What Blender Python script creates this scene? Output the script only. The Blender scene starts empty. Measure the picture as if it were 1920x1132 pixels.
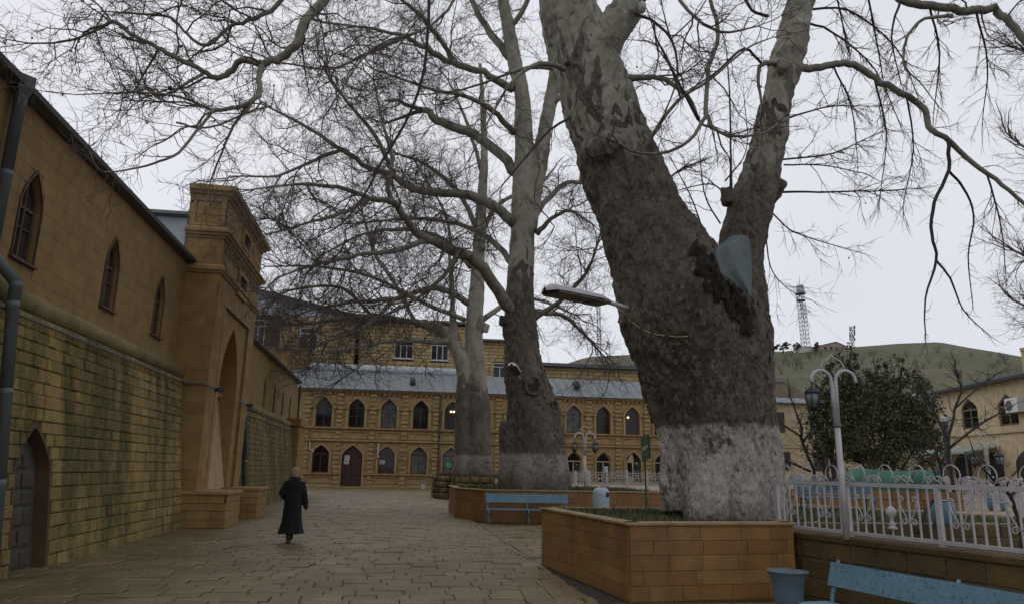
import bpy, math, random
import numpy as np
from mathutils import Vector, Matrix, noise
from mathutils.geometry import tessellate_polygon

R = math.radians
rnd = random.Random(7)
SC = bpy.context.scene
COL = SC.collection

# ---------------------------------------------------------------- camera
FPX, PITCH, ROLL, YAW, EYE = 1350.0, math.atan(314 / 1350.0), R(1.0), R(9.0), 1.65
_fw = Vector((math.sin(YAW) * math.cos(PITCH), math.cos(YAW) * math.cos(PITCH), math.sin(PITCH)))
_r0 = Vector((math.cos(YAW), -math.sin(YAW), 0))
_u0 = _r0.cross(_fw)
_rt = _r0 * math.cos(ROLL) + _u0 * math.sin(ROLL)
_up = _u0 * math.cos(ROLL) - _r0 * math.sin(ROLL)
EYEP = Vector((0, 0, EYE))
cam = bpy.data.objects.new('camera', bpy.data.cameras.new('camera'))
COL.objects.link(cam)
cam.data.sensor_fit = 'HORIZONTAL'
cam.data.sensor_width = 36.0
cam.data.lens = FPX / 1920 * 36
cam.data.clip_start = 0.05
cam.data.clip_end = 6000
cam.matrix_world = Matrix(((_rt.x, _up.x, -_fw.x, 0), (_rt.y, _up.y, -_fw.y, 0), (_rt.z, _up.z, -_fw.z, EYE), (0, 0, 0, 1)))
SC.camera = cam

# ---------------------------------------------------------------- sky, sun, exposure
W = bpy.data.worlds.new('World'); SC.world = W; W.use_nodes = True
nt = W.node_tree; nt.nodes.clear()
SUN_EL, SUN_ROT = R(38), R(-25)
sky = nt.nodes.new('ShaderNodeTexSky'); sky.sky_type = 'NISHITA'; sky.sun_disc = False
sky.sun_elevation = SUN_EL; sky.sun_rotation = SUN_ROT
bg1 = nt.nodes.new('ShaderNodeBackground'); bg1.inputs[1].default_value = 0.10
nt.links.new(sky.outputs[0], bg1.inputs[0])
bg2 = nt.nodes.new('ShaderNodeBackground')                       # the closed cloud layer
bg2.inputs[1].default_value = 0.93
tc = nt.nodes.new('ShaderNodeTexCoord')
nz = nt.nodes.new('ShaderNodeTexNoise'); nz.inputs['Scale'].default_value = 1.6; nz.inputs['Detail'].default_value = 3
nt.links.new(tc.outputs['Generated'], nz.inputs['Vector'])
cr = nt.nodes.new('ShaderNodeValToRGB')
cr.color_ramp.elements[0].position = 0.3; cr.color_ramp.elements[0].color = (0.74, 0.765, 0.85, 1)
cr.color_ramp.elements[1].position = 0.7; cr.color_ramp.elements[1].color = (0.90, 0.905, 0.955, 1)
nt.links.new(nz.outputs[0], cr.inputs[0]); nt.links.new(cr.outputs[0], bg2.inputs[0])
mx = nt.nodes.new('ShaderNodeMixShader'); mx.inputs[0].default_value = 0.94
nt.links.new(bg1.outputs[0], mx.inputs[1]); nt.links.new(bg2.outputs[0], mx.inputs[2])
wo = nt.nodes.new('ShaderNodeOutputWorld'); nt.links.new(mx.outputs[0], wo.inputs[0])
sl = bpy.data.lights.new('sun', 'SUN'); sl.energy = 0.55; sl.angle = R(35); sl.color = (1, 0.97, 0.92)
so = bpy.data.objects.new('sun', sl); COL.objects.link(so)
_sd = Vector((math.sin(-SUN_ROT) * math.cos(SUN_EL) * -1, math.cos(SUN_ROT) * math.cos(SUN_EL), math.sin(SUN_EL)))
so.rotation_euler = (-_sd).to_track_quat('-Z', 'Y').to_euler()
so.location = (0, 0, 60)
SC.view_settings.view_transform = 'Standard'; SC.view_settings.look = 'None'
SC.view_settings.exposure = 0.0; SC.view_settings.gamma = 1.0; SC.view_settings.use_curve_mapping = False

# ---------------------------------------------------------------- measuring: photo pixel -> point of the place
def ray(px, py): return _fw + _rt * ((px - 960) / FPX) + _up * ((566 - py) / FPX)
def at_d(px, py, d): return EYEP + ray(px, py) * d
def at_z(px, py, z):
    r = ray(px, py); return EYEP + r * ((z - EYE) / r.z)
def at_Y(px, py, Y):
    r = ray(px, py); return EYEP + r * (Y / r.y)
def proj(p):
    v = p - EYEP; d = v.dot(_fw)
    if d < 0.1: return -9999, -9999, 0.1
    return 960 + FPX * v.dot(_rt) / d, 566 - FPX * v.dot(_up) / d, d

# ---------------------------------------------------------------- object helpers
WM = {}
def link(o, M=None, parent=None):
    COL.objects.link(o)
    M = M.copy() if M is not None else Matrix.Identity(4)
    if parent is not None:
        o.parent = parent
        o.matrix_parent_inverse = WM[parent].inverted()
    o.matrix_basis = M
    WM[o] = M
    return o
def tag(o, label, cat=None, group=None, kind=None):
    if label: o['label'] = label
    if cat: o['category'] = cat
    if group: o['group'] = group
    if kind: o['kind'] = kind
    return o
def thing(name, label, cat, loc=(0, 0, 0), group=None, rz=0):
    o = bpy.data.objects.new(name, None); o.empty_display_size = 0.2
    link(o, Matrix.Translation(Vector(loc)) @ Matrix.Rotation(rz, 4, 'Z'))
    return tag(o, label, cat, group)
def obj(name, me, parent=None, M=None): return link(bpy.data.objects.new(name, me), M, parent)
def copy_tree(root, M, label=None):
    def rec(o, p, m):
        c = o.copy(); COL.objects.link(c)
        if p is not None: mi = o.matrix_parent_inverse.copy(); c.parent = p; c.matrix_parent_inverse = mi
        for ch in o.children: rec(ch, c, None)
        return c
    n = rec(root, None, None); n.matrix_basis = M; WM[n] = M
    if label: n['label'] = label
    return n
def mat4(o, u, v, n):
    return Matrix(((u[0], v[0], n[0], o[0]), (u[1], v[1], n[1], o[1]), (u[2], v[2], n[2], o[2]), (0, 0, 0, 1)))
class Fr:                                                        # a plane in the place: u along, v up, n out
    def __init__(s, o, u, v=(0, 0, 1)):
        s.o = Vector(o); s.u = Vector(u).normalized(); v = Vector(v).normalized()
        s.n = s.u.cross(v).normalized(); s.v = s.n.cross(s.u).normalized()
    def p(s, u, v, w=0): return s.o + s.u * u + s.v * v + s.n * w
    def M(s, u=0, v=0, w=0): return mat4(s.p(u, v, w), s.u, s.n * -1, s.v)   # local x,-y,z = u,w,v
    def uv(s, p): d = p - s.o; return d.dot(s.u), d.dot(s.v)

class MB:
    def __init__(s): s.v = []; s.f = []
    def add(s, vs, fs):
        b = len(s.v); s.v += [tuple(p) for p in vs]; s.f += [tuple(i + b for i in f) for f in fs]; return s
    def box(s, x0, x1, y0, y1, z0, z1):
        return s.add([(x0, y0, z0), (x1, y0, z0), (x1, y1, z0), (x0, y1, z0), (x0, y0, z1), (x1, y0, z1), (x1, y1, z1), (x0, y1, z1)],
              [(0, 3, 2, 1), (4, 5, 6, 7), (0, 1, 5, 4), (1, 2, 6, 5), (2, 3, 7, 6), (3, 0, 4, 7)])
    def bbox(s, x0, x1, y0, y1, z0, z1, b=0.01):                    # chamfered box
        q = []
        for (zz, i) in ((z0, b), (z0 + b, 0), (z1 - b, 0), (z1, b)):
            q += [(x0 + i, y0 + i, zz), (x1 - i, y0 + i, zz), (x1 - i, y1 - i, zz), (x0 + i, y1 - i, zz)]
        f = [(3, 2, 1, 0), (12, 13, 14, 15)]
        for k in range(3):
            for j in range(4):
                f.append((k * 4 + j, k * 4 + (j + 1) % 4, k * 4 + 4 + (j + 1) % 4, k * 4 + 4 + j))
        return s.add(q, f)
    def beam(s, a, b, w, h, up=(0, 0, 1)):                         # rectangular bar from a to b
        a = Vector(a); b = Vector(b); t = (b - a).normalized(); up = Vector(up)
        if abs(t.dot(up)) > 0.98: up = Vector((1, 0, 0))
        x = t.cross(up).normalized() * (w / 2); y = x.cross(t).normalized() * (h / 2)
        vs = [a - x - y, a + x - y, a + x + y, a - x + y, b - x - y, b + x - y, b + x + y, b - x + y]
        return s.add(vs, [(0, 3, 2, 1), (4, 5, 6, 7), (0, 1, 5, 4), (1, 2, 6, 5), (2, 3, 7, 6), (3, 0, 4, 7)])
    def tube(s, pts, rad, n=8, cap=True, ell=1.0):
        pts = [Vector(p) for p in pts]; m = len(pts)
        if not hasattr(rad, '__len__'): rad = [rad] * m
        b = len(s.v); x = None
        for i, p in enumerate(pts):
            t = (pts[min(i + 1, m - 1)] - pts[max(i - 1, 0)]).normalized()
            if x is None:
                x = t.cross(Vector((0.13, 0.21, 1)) if abs(t.z) < 0.9 else Vector((1, 0.1, 0))).normalized()
            else:
                x = (x - t * x.dot(t)).normalized()
            y = t.cross(x)
            for k in range(n):
                a = 2 * math.pi * k / n
                s.v.append(tuple(p + x * (rad[i] * math.cos(a)) + y * (rad[i] * ell * math.sin(a))))
        for i in range(m - 1):
            for k in range(n):
                s.f.append((b + i * n + k, b + i * n + (k + 1) % n, b + (i + 1) * n + (k + 1) % n, b + (i + 1) * n + k))
        if cap:
            s.f.append(tuple(b + k for k in range(n))[::-1]); s.f.append(tuple(b + (m - 1) * n + k for k in range(n)))
        return s
    def lathe(s, prof, n=16, o=(0, 0, 0), sx=1, sy=1):
        b = len(s.v)
        for (r, z) in prof:
            for k in range(n):
                a = 2 * math.pi * k / n
                s.v.append((o[0] + r * sx * math.cos(a), o[1] + r * sy * math.sin(a), o[2] + z))
        for i in range(len(prof) - 1):
            for k in range(n):
                s.f.append((b + i * n + k, b + i * n + (k + 1) % n, b + (i + 1) * n + (k + 1) % n, b + (i + 1) * n + k))
        s.f.append(tuple(b + k for k in range(n))[::-1]); s.f.append(tuple(b + (len(prof) - 1) * n + k for k in range(n)))
        return s
    def panel(s, fr, outer, holes, w, depth):                     # flat wall with openings, reveals behind them
        polys = [[Vector((a, b, 0)) for a, b in q] for q in [outer] + list(holes)]
        flat = [p for q in polys for p in q]
        b = len(s.v); s.v += [tuple(fr.p(p.x, p.y, w)) for p in flat]
        for t in tessellate_polygon(polys): s.f.append(tuple(b + i for i in t))
        if depth:
            for q in polys:
                m = len(q); c = len(s.v)
                s.v += [tuple(fr.p(p.x, p.y, w)) for p in q] + [tuple(fr.p(p.x, p.y, w - depth)) for p in q]
                for i in range(m):
                    j = (i + 1) % m; s.f.append((c + i, c + j, c + m + j, c + m + i))
        return s
    def profile(s, fr, prof, u0, u1):                             # moulding: (v,w) profile swept along u
        m = len(prof); b = len(s.v)
        s.v += [tuple(fr.p(u0, v, w)) for v, w in prof] + [tuple(fr.p(u1, v, w)) for v, w in prof]
        for i in range(m):
            j = (i + 1) % m; s.f.append((b + i, b + j, b + m + j, b + m + i))
        s.f.append(tuple(range(b, b + m))); s.f.append(tuple(range(b + m, b + 2 * m))[::-1])
        return s
    def mesh(s, name, mat, smooth=False):
        me = bpy.data.meshes.new(name); me.from_pydata(s.v, [], s.f)
        if mat: me.materials.append(mat)
        if smooth: me.polygons.foreach_set('use_smooth', [True] * len(me.polygons))
        me.update(); return me
    def build(s, name, mat, parent=None, M=None, smooth=False):
        return obj(name, s.mesh(name, mat, smooth), parent, M)

LOCAL = Fr((0, 0, 0), (1, 0, 0))                                 # n = (0,-1,0)
def arch(cu, v0, w, vs, va, n=7, p=1.75):
    h = w / 2; q = [(cu - h, v0), (cu + h, v0)]
    for i in range(n + 1):
        t = i / n; q.append((cu + h * (1 - t ** p), vs + (va - vs) * t))
    for i in range(n - 1, -1, -1):
        t = i / n; q.append((cu - h * (1 - t ** p), vs + (va - vs) * t))
    return q
def rect(u0, u1, v0, v1): return [(u0, v0), (u1, v0), (u1, v1), (u0, v1)]
def arch_cut(cu, v0, w, vs, va, p=1.75, pad=0.0):                # how wide the opening is over a course of stones
    def f(a, b):
        if b <= v0 or a >= va: return None
        a = max(a, v0); h = w / 2
        if a > vs: h *= 1 - ((a - vs) / (va - vs)) ** p
        return (cu - h - pad, cu + h + pad)
    return f
def rect_cut(u0, u1, v0, v1):
    return lambda a, b: (u0, u1) if (b > v0 + 0.01 and a < v1 - 0.01) else None

# ---------------------------------------------------------------- materials
def newmat(name):
    m = bpy.data.materials.new(name); m.use_nodes = True; t = m.node_tree; t.nodes.clear()
    o = t.nodes.new('ShaderNodeOutputMaterial'); b = t.nodes.new('ShaderNodeBsdfPrincipled')
    t.links.new(b.outputs[0], o.inputs[0]); return m, t, b
class G:
    def __init__(s, t): s.t = t
    def n(s, typ, **k):
        x = s.t.nodes.new('ShaderNode' + typ)
        for a, v in k.items(): setattr(x, a, v)
        return x
    def put(s, sock, v):
        if hasattr(v, 'links') or hasattr(v, 'is_linked'): s.t.links.new(v, sock)
        elif v is not None:
            if isinstance(v, (tuple, list)) and len(v) == 3 and sock.type == 'RGBA': v = (*v, 1)
            sock.default_value = v
    def pos(s): return s.n('NewGeometry').outputs['Position']
    def obj(s): return s.n('TexCoord').outputs['Object']
    def scale(s, vec, sc):
        m = s.n('Mapping'); s.put(m.inputs['Vector'], vec); m.inputs['Scale'].default_value = sc if hasattr(sc, '__len__') else (sc,) * 3
        return m.outputs[0]
    def noise(s, vec, sc, det=4, rough=0.55, dist=0.0):
        x = s.n('TexNoise'); s.put(x.inputs['Vector'], s.scale(vec, sc)); x.inputs['Scale'].default_value = 1
        x.inputs['Detail'].default_value = det; x.inputs['Roughness'].default_value = rough; x.inputs['Distortion'].default_value = dist
        return x.outputs[0]
    def vor(s, vec, sc, feat='F1'):
        x = s.n('TexVoronoi'); x.feature = feat; s.put(x.inputs['Vector'], s.scale(vec, sc)); x.inputs['Scale'].default_value = 1
        return x.outputs[0]
    def ramp(s, fac, stops):
        x = s.n('ValToRGB'); e = x.color_ramp.elements
        while len(e) < len(stops): e.new(0.5)
        for i, (p, c) in enumerate(stops):
            e[i].position = p; e[i].color = (*c, 1) if hasattr(c, '__len__') else (c, c, c, 1)
        s.put(x.inputs[0], fac); return x.outputs[0]
    def mix(s, f, a, b, mode='MIX'):
        x = s.n('Mix', data_type='RGBA', blend_type=mode)
        s.put(x.inputs[0], f); s.put(x.inputs[6], a); s.put(x.inputs[7], b); return x.outputs[2]
    def math(s, op, a, b=None, clamp=False):
        x = s.n('Math', operation=op, use_clamp=clamp); s.put(x.inputs[0], a)
        if b is not None: s.put(x.inputs[1], b)
        return x.outputs[0]
    def rand(s):                                                 # one tone for each stone, whether its own object or an island
        a = s.n('ObjectInfo').outputs['Random']; b = s.n('NewGeometry').outputs['Random Per Island']
        return s.math('FRACT', s.math('ADD', a, b))
    def z(s, vec):
        x = s.n('SeparateXYZ'); s.put(x.inputs[0], vec); return x.outputs[2]
    def bump(s, h, st, dist=0.02):
        x = s.n('Bump'); x.inputs['Strength'].default_value = st; x.inputs['Distance'].default_value = dist
        s.put(x.inputs['Height'], h); return x.outputs[0]

def stone_mat(name, cols, moss=0.0, mosscol=(0.07, 0.065, 0.02), dark=0.35, tone=0.5, bump=0.5, rough=0.85, sc=1.0, streak=True, rot=0.0):
    wq = 1.0 if name in ('facade_sandstone', 'yellow_block', 'cream_wall', 'pale_block') else (0.75 if name in ('ashlar_sandstone', 'portal_sandstone', 'moulded_sandstone', 'niche_plaster') else (0.5 if name in ('planter_tile', 'planter_coping', 'paving_slab') else 0.1)); cols = [(min(0.8, c_[0] * (1.10 - 0.08 * wq)), c_[1] * (1.02 - 0.02 * wq), c_[2] * (0.76 + 0.26 * wq)) for c_ in cols]; mosscol = (mosscol[0] * 1.1, mosscol[1], mosscol[2] * 0.7)
    m, t, b = newmat(name); g = G(t); P = g.pos()
    k = len(cols)
    c = g.ramp(g.rand(), [(i / max(1, k - 1), cols[i]) for i in range(k)])
    mean = tuple(sum(q[i] for q in cols) / k for i in range(3))
    c = g.mix(1 - tone, c, mean)
    c = g.mix(g.ramp(g.noise(P, 2.3 * sc, 5), [(0.32, 0.0), (0.72, 0.8)]), c, tuple(x * 0.55 for x in mean))
    c = g.mix(g.math('MULTIPLY', g.ramp(g.noise(P, 22 * sc, 4, 0.65), [(0.45, 0.0), (0.8, 1.0)]), dark), c, tuple(x * 0.35 for x in mean))
    c = g.mix(g.math('MULTIPLY', g.ramp(g.noise(P, 60 * sc, 3, 0.7), [(0.5, 0.0), (0.75, 1.0)]), 0.25), c, tuple(min(1, x * 1.5) for x in mean))
    if moss:
        st = g.noise(P, (1.5, 1.5, 0.22) if streak else (0.6, 0.6, 0.6), 5, 0.6)
        fine = g.noise(P, 9, 5, 0.7)
        mk = g.ramp(g.math('ADD', g.math('MULTIPLY', st, 0.7), g.math('MULTIPLY', fine, 0.3)), [(0.60 - 0.16 * moss, 0.0), (0.72 - 0.12 * moss, 1.0)])
        c = g.mix(g.math('MULTIPLY', mk, 0.85), c, mosscol)
    t.links.new(c, b.inputs['Base Color']); b.inputs['Roughness'].default_value = rough
    h = g.math('ADD', g.noise(P, 14 * sc, 6, 0.65), g.math('MULTIPLY', g.noise(P, 70 * sc, 3, 0.6), 0.4))
    t.links.new(g.bump(h, bump, 0.018), b.inputs['Normal'])
    return m
def paint_mat(name, col, worn=(0.12, 0.1, 0.08), wear=0.3, rough=0.5, metal=0.0, sc=1.0, bump=0.15):
    m, t, b = newmat(name); g = G(t); P = g.pos()
    c = g.mix(g.ramp(g.noise(P, 3 * sc, 4), [(0.3, 0.0), (0.7, 1.0)]), col, tuple(x * 0.78 for x in col))
    w = g.ramp(g.noise(P, 16 * sc, 6, 0.7), [(0.70 - 0.25 * wear, 0.0), (0.76 - 0.2 * wear, 1.0)])
    c = g.mix(g.math('MULTIPLY', w, 0.8), c, worn)
    t.links.new(c, b.inputs['Base Color']); b.inputs['Metallic'].default_value = metal
    t.links.new(g.ramp(g.noise(P, 8, 3), [(0.2, rough - 0.12), (0.8, min(1, rough + 0.2))]), b.inputs['Roughness'])
    t.links.new(g.bump(g.noise(P, 30 * sc, 4), bump, 0.01), b.inputs['Normal'])
    return m
def glass_mat(name, col=(0.014, 0.015, 0.017), rough=0.06, spec=0.35, coat=0.0):
    m, t, b = newmat(name); g = G(t)
    c = g.mix(g.ramp(g.noise(g.pos(), 1.7, 3), [(0.35, 0.0), (0.65, 1.0)]), col, tuple(x * 0.5 for x in col))
    t.links.new(c, b.inputs['Base Color']); b.inputs['Roughness'].default_value = rough
    b.inputs['Specular IOR Level'].default_value = spec; b.inputs['Coat Weight'].default_value = coat; b.inputs['Coat Roughness'].default_value = 0.04
    t.links.new(g.bump(g.noise(g.pos(), 2.5, 2), 0.06, 0.05), b.inputs['Normal'])
    return m
def plain_mat(name, col, rough=0.8, var=0.3, sc=6.0, bump=0.2, sheen=0.0):
    m, t, b = newmat(name); g = G(t); P = g.pos()
    c = g.mix(g.ramp(g.noise(P, sc, 5, 0.6), [(0.3, 0.0), (0.7, 1.0)]), col, tuple(x * (1 - var) for x in col))
    t.links.new(c, b.inputs['Base Color']); b.inputs['Roughness'].default_value = rough
    t.links.new(g.bump(g.noise(P, sc * 6, 4), bump, 0.01), b.inputs['Normal']); return m
def wood_mat(name, col, rough=0.55):
    m, t, b = newmat(name); g = G(t); P = g.pos()
    c = g.mix(g.ramp(g.noise(P, (14, 14, 1.5), 5, 0.6), [(0.3, 0.0), (0.7, 1.0)]), col, tuple(x * 0.55 for x in col))
    t.links.new(c, b.inputs['Base Color']); b.inputs['Roughness'].default_value = rough
    t.links.new(g.bump(g.noise(P, (30, 30, 3), 3), 0.2, 0.01), b.inputs['Normal']); return m
def bark_mat(name, wash_z=None, pale_lo=4.0, pale_hi=7.0, sc=1.0, dim=1.0, wash_amt=0.9, low_z=1.15):
    m, t, b = newmat(name); g = G(t); P = g.pos(); Z = g.z(P)
    warp = g.n('MixRGB') if False else None
    n1 = g.noise(P, (1.1 * sc, 1.1 * sc, 0.7 * sc), 6, 0.62, 0.6)
    n2 = g.noise(P, (5 * sc, 5 * sc, 2.6 * sc), 5, 0.65, 0.8)
    rough_c = g.ramp(n2, [(0.25, (0.040, 0.032, 0.023)), (0.5, (0.095, 0.078, 0.058)), (0.72, (0.155, 0.132, 0.10))])
    rough_c = g.mix(g.ramp(n1, [(0.5, 0.0), (0.72, 0.7)]), rough_c, (0.10, 0.072, 0.042))
    rough_c = g.mix(g.ramp(g.noise(P, (15 * sc, 15 * sc, 9 * sc), 5, 0.7, 1.0), [(0.5, 0.0), (0.62, 0.55)]), rough_c, (0.17, 0.145, 0.11))
    rough_c = g.mix(g.ramp(g.noise(P, (10 * sc, 10 * sc, 5 * sc), 5, 0.7, 1.5), [(0.56, 0.0), (0.64, 0.8)]), rough_c, (0.018, 0.014, 0.010))
    rough_c = g.mix(g.ramp(g.noise(P, (0.75 * sc, 0.75 * sc, 0.45 * sc), 5, 0.6, 0.8), [(0.50, 0.0), (0.62, 0.6)]), rough_c, (0.165, 0.142, 0.112))
    rough_c = g.mix(g.ramp(g.noise(P, (0.9 * sc, 0.9 * sc, 0.3 * sc), 4, 0.6, 0.5), [(0.55, 0.0), (0.68, 0.65)]), rough_c, (0.036, 0.029, 0.021))
    flake = g.ramp(g.noise(P, (2.6 * sc, 2.6 * sc, 1.3 * sc), 3, 0.5, 1.2), [(0.44, 0.0), (0.47, 1.0)])
    pale = g.ramp(n1, [(0.3, (0.20, 0.185, 0.135)), (0.5, (0.275, 0.26, 0.205)), (0.7, (0.17, 0.155, 0.11))])
    pale = g.mix(g.ramp(g.noise(P, (1.5 * sc, 1.5 * sc, 0.8 * sc), 5, 0.6, 1.0), [(0.57, 0.0), (0.58, 0.9)]), pale, (0.13, 0.115, 0.09))
    pale = g.mix(g.ramp(g.noise(P, 11 * sc, 3), [(0.64, 0.0), (0.75, 0.5)]), pale, (0.10, 0.09, 0.07))
    if dim < 1: pale = g.mix(1.0, pale, (dim, dim, dim * 0.98), 'MULTIPLY')
    zf = g.n('MapRange'); g.put(zf.inputs[0], g.math('ADD', Z, g.math('MULTIPLY', g.math('SUBTRACT', n1, 0.5), 5.0)))
    zf.inputs[1].default_value = pale_lo; zf.inputs[2].default_value = pale_hi
    pf = g.ramp(g.math('ADD', zf.outputs[0], g.math('MULTIPLY', g.math('SUBTRACT', flake, 0.5), 0.35)), [(0.40, 0.0), (0.62, 1.0)])
    c = g.mix(pf, rough_c, pale)
    c = g.mix(g.ramp(g.noise(P, (1.2, 1.2, 0.5), 4), [(0.58, 0.0), (0.75, 0.35)]), c, (0.055, 0.06, 0.025))
    if wash_z:
        e = g.math('ADD', Z, g.math('MULTIPLY', g.math('SUBTRACT', g.noise(P, 3.0, 5, 0.7), 0.5), 0.35))
        wm = g.ramp(e, [(0, 1.0), (1, 0.0)])
        mr = g.n('MapRange'); g.put(mr.inputs[0], e); mr.inputs[1].default_value = wash_z - 0.03; mr.inputs[2].default_value = wash_z + 0.05
        mr.inputs[3].default_value = 1.0; mr.inputs[4].default_value = 0.0
        low = g.n('MapRange'); g.put(low.inputs[0], g.math('ADD', Z, g.math('MULTIPLY', n1, 0.5))); low.inputs[1].default_value = low_z; low.inputs[2].default_value = low_z + 0.4 + (low_z - 1.15) * 0.8
        worn = g.ramp(g.math('ADD', g.math('MULTIPLY', g.noise(P, (13, 13, 8), 6, 0.75), 0.6), g.math('MULTIPLY', n1, 0.4)), [(0.41, 0.0), (0.50, 1.0)])
        wash = g.math('MULTIPLY', g.math('MULTIPLY', mr.outputs[0], worn), low.outputs[0])
        c = g.mix(g.math('MULTIPLY', wash, wash_amt), c, (0.40, 0.365, 0.32))
    t.links.new(c, b.inputs['Base Color']); b.inputs['Roughness'].default_value = 0.88
    wv = g.n('VectorMath', operation='ADD'); nw = g.n('TexNoise'); g.put(nw.inputs['Vector'], g.scale(P, 4.0 * sc)); nw.inputs['Scale'].default_value = 1; nw.inputs['Detail'].default_value = 5; g.put(wv.inputs[0], P); vs2 = g.n('VectorMath', operation='SCALE'); g.put(vs2.inputs[0], nw.outputs[1]); vs2.inputs['Scale'].default_value = 0.14 / sc; g.put(wv.inputs[1], vs2.outputs[0])
    crack = g.vor(wv.outputs[0], (15 * sc, 15 * sc, 8 * sc), 'F1')
    h = g.math('ADD', g.math('MULTIPLY', n2, 1.0), g.math('MULTIPLY', g.ramp(crack, [(0.15, 1.0), (0.75, 0.0)]), 0.4))
    h = g.math('ADD', h, g.math('MULTIPLY', g.noise(P, (26 * sc, 26 * sc, 12 * sc), 4, 0.7), 0.5))
    h = g.math('ADD', h, g.math('MULTIPLY', flake, 0.2))
    h = g.math('MULTIPLY', h, g.math('SUBTRACT', 1.0, g.math('MULTIPLY', pf, 0.85)))
    t.links.new(g.bump(h, 1.0, 0.06), b.inputs['Normal']); return m

M = {}
M['batter'] = stone_mat('battered_stone', [(0.19, 0.142, 0.055), (0.32, 0.245, 0.105), (0.25, 0.20, 0.092), (0.38, 0.27, 0.10), (0.16, 0.122, 0.05), (0.34, 0.27, 0.125), (0.26, 0.165, 0.06)], moss=0.95, mosscol=(0.042, 0.046, 0.010), tone=1.0, dark=0.6, bump=1.0)
M['moss_wall'] = stone_mat('mossy_stone', [(0.20, 0.15, 0.06), (0.27, 0.19, 0.08), (0.14, 0.11, 0.05)], moss=1.15, mosscol=(0.045, 0.052, 0.012), tone=0.8, bump=0.8)
M['ashlar'] = stone_mat('ashlar_sandstone', [(0.245, 0.160, 0.060), (0.27, 0.178, 0.070), (0.255, 0.165, 0.065), (0.235, 0.140, 0.050), (0.28, 0.185, 0.075)], moss=0.18, mosscol=(0.10, 0.075, 0.03), tone=0.7, dark=0.2, bump=0.3)
M['portal'] = stone_mat('portal_sandstone', [(0.30, 0.190, 0.070), (0.27, 0.160, 0.055), (0.33, 0.22, 0.090), (0.23, 0.115, 0.035), (0.36, 0.25, 0.115), (0.29, 0.18, 0.065)], moss=0.12, mosscol=(0.13, 0.09, 0.04), tone=0.6, dark=0.2, bump=0.3)
M['trim'] = stone_mat('moulded_sandstone', [(0.32, 0.21, 0.095), (0.34, 0.23, 0.11)], moss=0.3, mosscol=(0.09, 0.075, 0.03), tone=0.4, dark=0.25, bump=0.3)
M['roll'] = stone_mat('mossy_moulding', [(0.22, 0.18, 0.10), (0.24, 0.19, 0.11)], moss=1.0, mosscol=(0.07, 0.075, 0.02), streak=False, tone=0.4, bump=0.4)
M['niche'] = stone_mat('niche_plaster', [(0.42, 0.31, 0.18), (0.44, 0.33, 0.2)], moss=0.05, mosscol=(0.2, 0.14, 0.07), tone=0.3, dark=0.1, bump=0.12)
M['facade'] = stone_mat('facade_sandstone', [(0.36, 0.250, 0.110), (0.39, 0.275, 0.125), (0.31, 0.21, 0.088)], moss=0.2, mosscol=(0.16, 0.115, 0.05), tone=0.7, dark=0.3, bump=0.4)
M['yellow'] = stone_mat('yellow_block', [(0.46, 0.335, 0.15), (0.58, 0.44, 0.22), (0.36, 0.25, 0.105), (0.52, 0.38, 0.165)], moss=0.1, mosscol=(0.2, 0.15, 0.07), tone=0.8, bump=0.5)
M['mortar'] = stone_mat('dark_mortar', [(0.055, 0.040, 0.022), (0.065, 0.048, 0.026)], tone=0.3, bump=0.6)
M['greymortar'] = stone_mat('grey_mortar', [(0.065, 0.068, 0.078), (0.085, 0.088, 0.098)], tone=0.3, bump=0.7)
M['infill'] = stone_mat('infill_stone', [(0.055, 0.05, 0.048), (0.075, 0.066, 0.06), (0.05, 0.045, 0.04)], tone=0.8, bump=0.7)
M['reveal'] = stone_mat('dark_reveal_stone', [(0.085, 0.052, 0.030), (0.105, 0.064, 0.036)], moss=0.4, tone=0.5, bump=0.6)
M['plaster'] = stone_mat('cream_wall', [(0.52, 0.41, 0.255), (0.54, 0.43, 0.27)], moss=0.2, mosscol=(0.28, 0.21, 0.12), tone=0.6, dark=0.25, bump=0.25)
M['palestone'] = stone_mat('pale_block', [(0.44, 0.36, 0.22), (0.49, 0.40, 0.25), (0.40, 0.32, 0.19)], moss=0.1, mosscol=(0.2, 0.16, 0.09), tone=0.8, bump=0.4)
M['tile'] = stone_mat('planter_tile', [(0.225, 0.112, 0.032), (0.265, 0.140, 0.042), (0.195, 0.090, 0.025), (0.29, 0.175, 0.065), (0.24, 0.122, 0.036)], moss=0.6, mosscol=(0.11, 0.065, 0.03), tone=0.85, dark=0.35, bump=0.3, rough=0.6)
M['coping'] = stone_mat('planter_coping', [(0.34, 0.26, 0.15), (0.30, 0.22, 0.12)], moss=0.3, mosscol=(0.12, 0.1, 0.05), tone=0.6, bump=0.3)
M['retain'] = stone_mat('mossy_retaining_block', [(0.13, 0.085, 0.035), (0.10, 0.07, 0.03), (0.15, 0.09, 0.035)], moss=0.9, mosscol=(0.045, 0.04, 0.018), streak=False, tone=0.8, dark=0.5, bump=1.0)
M['retjoint'] = stone_mat('retaining_mortar', [(0.13, 0.12, 0.10), (0.12, 0.11, 0.09)], moss=0.5, mosscol=(0.07, 0.06, 0.035), tone=0.4, bump=0.8)
M['slab'] = stone_mat('paving_slab', [(0.170, 0.130, 0.063), (0.218, 0.168, 0.083), (0.145, 0.110, 0.053), (0.255, 0.20, 0.104), (0.188, 0.145, 0.071)], moss=1.0, mosscol=(0.085, 0.065, 0.033), streak=False, tone=0.95, dark=0.65, bump=0.7, rough=0.48)
M['soil'] = plain_mat('soil', (0.045, 0.034, 0.02), 0.95, 0.5, 8, 0.8)
M['ground'] = plain_mat('earth', (0.07, 0.055, 0.03), 0.95, 0.4, 2, 0.5)
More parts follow.
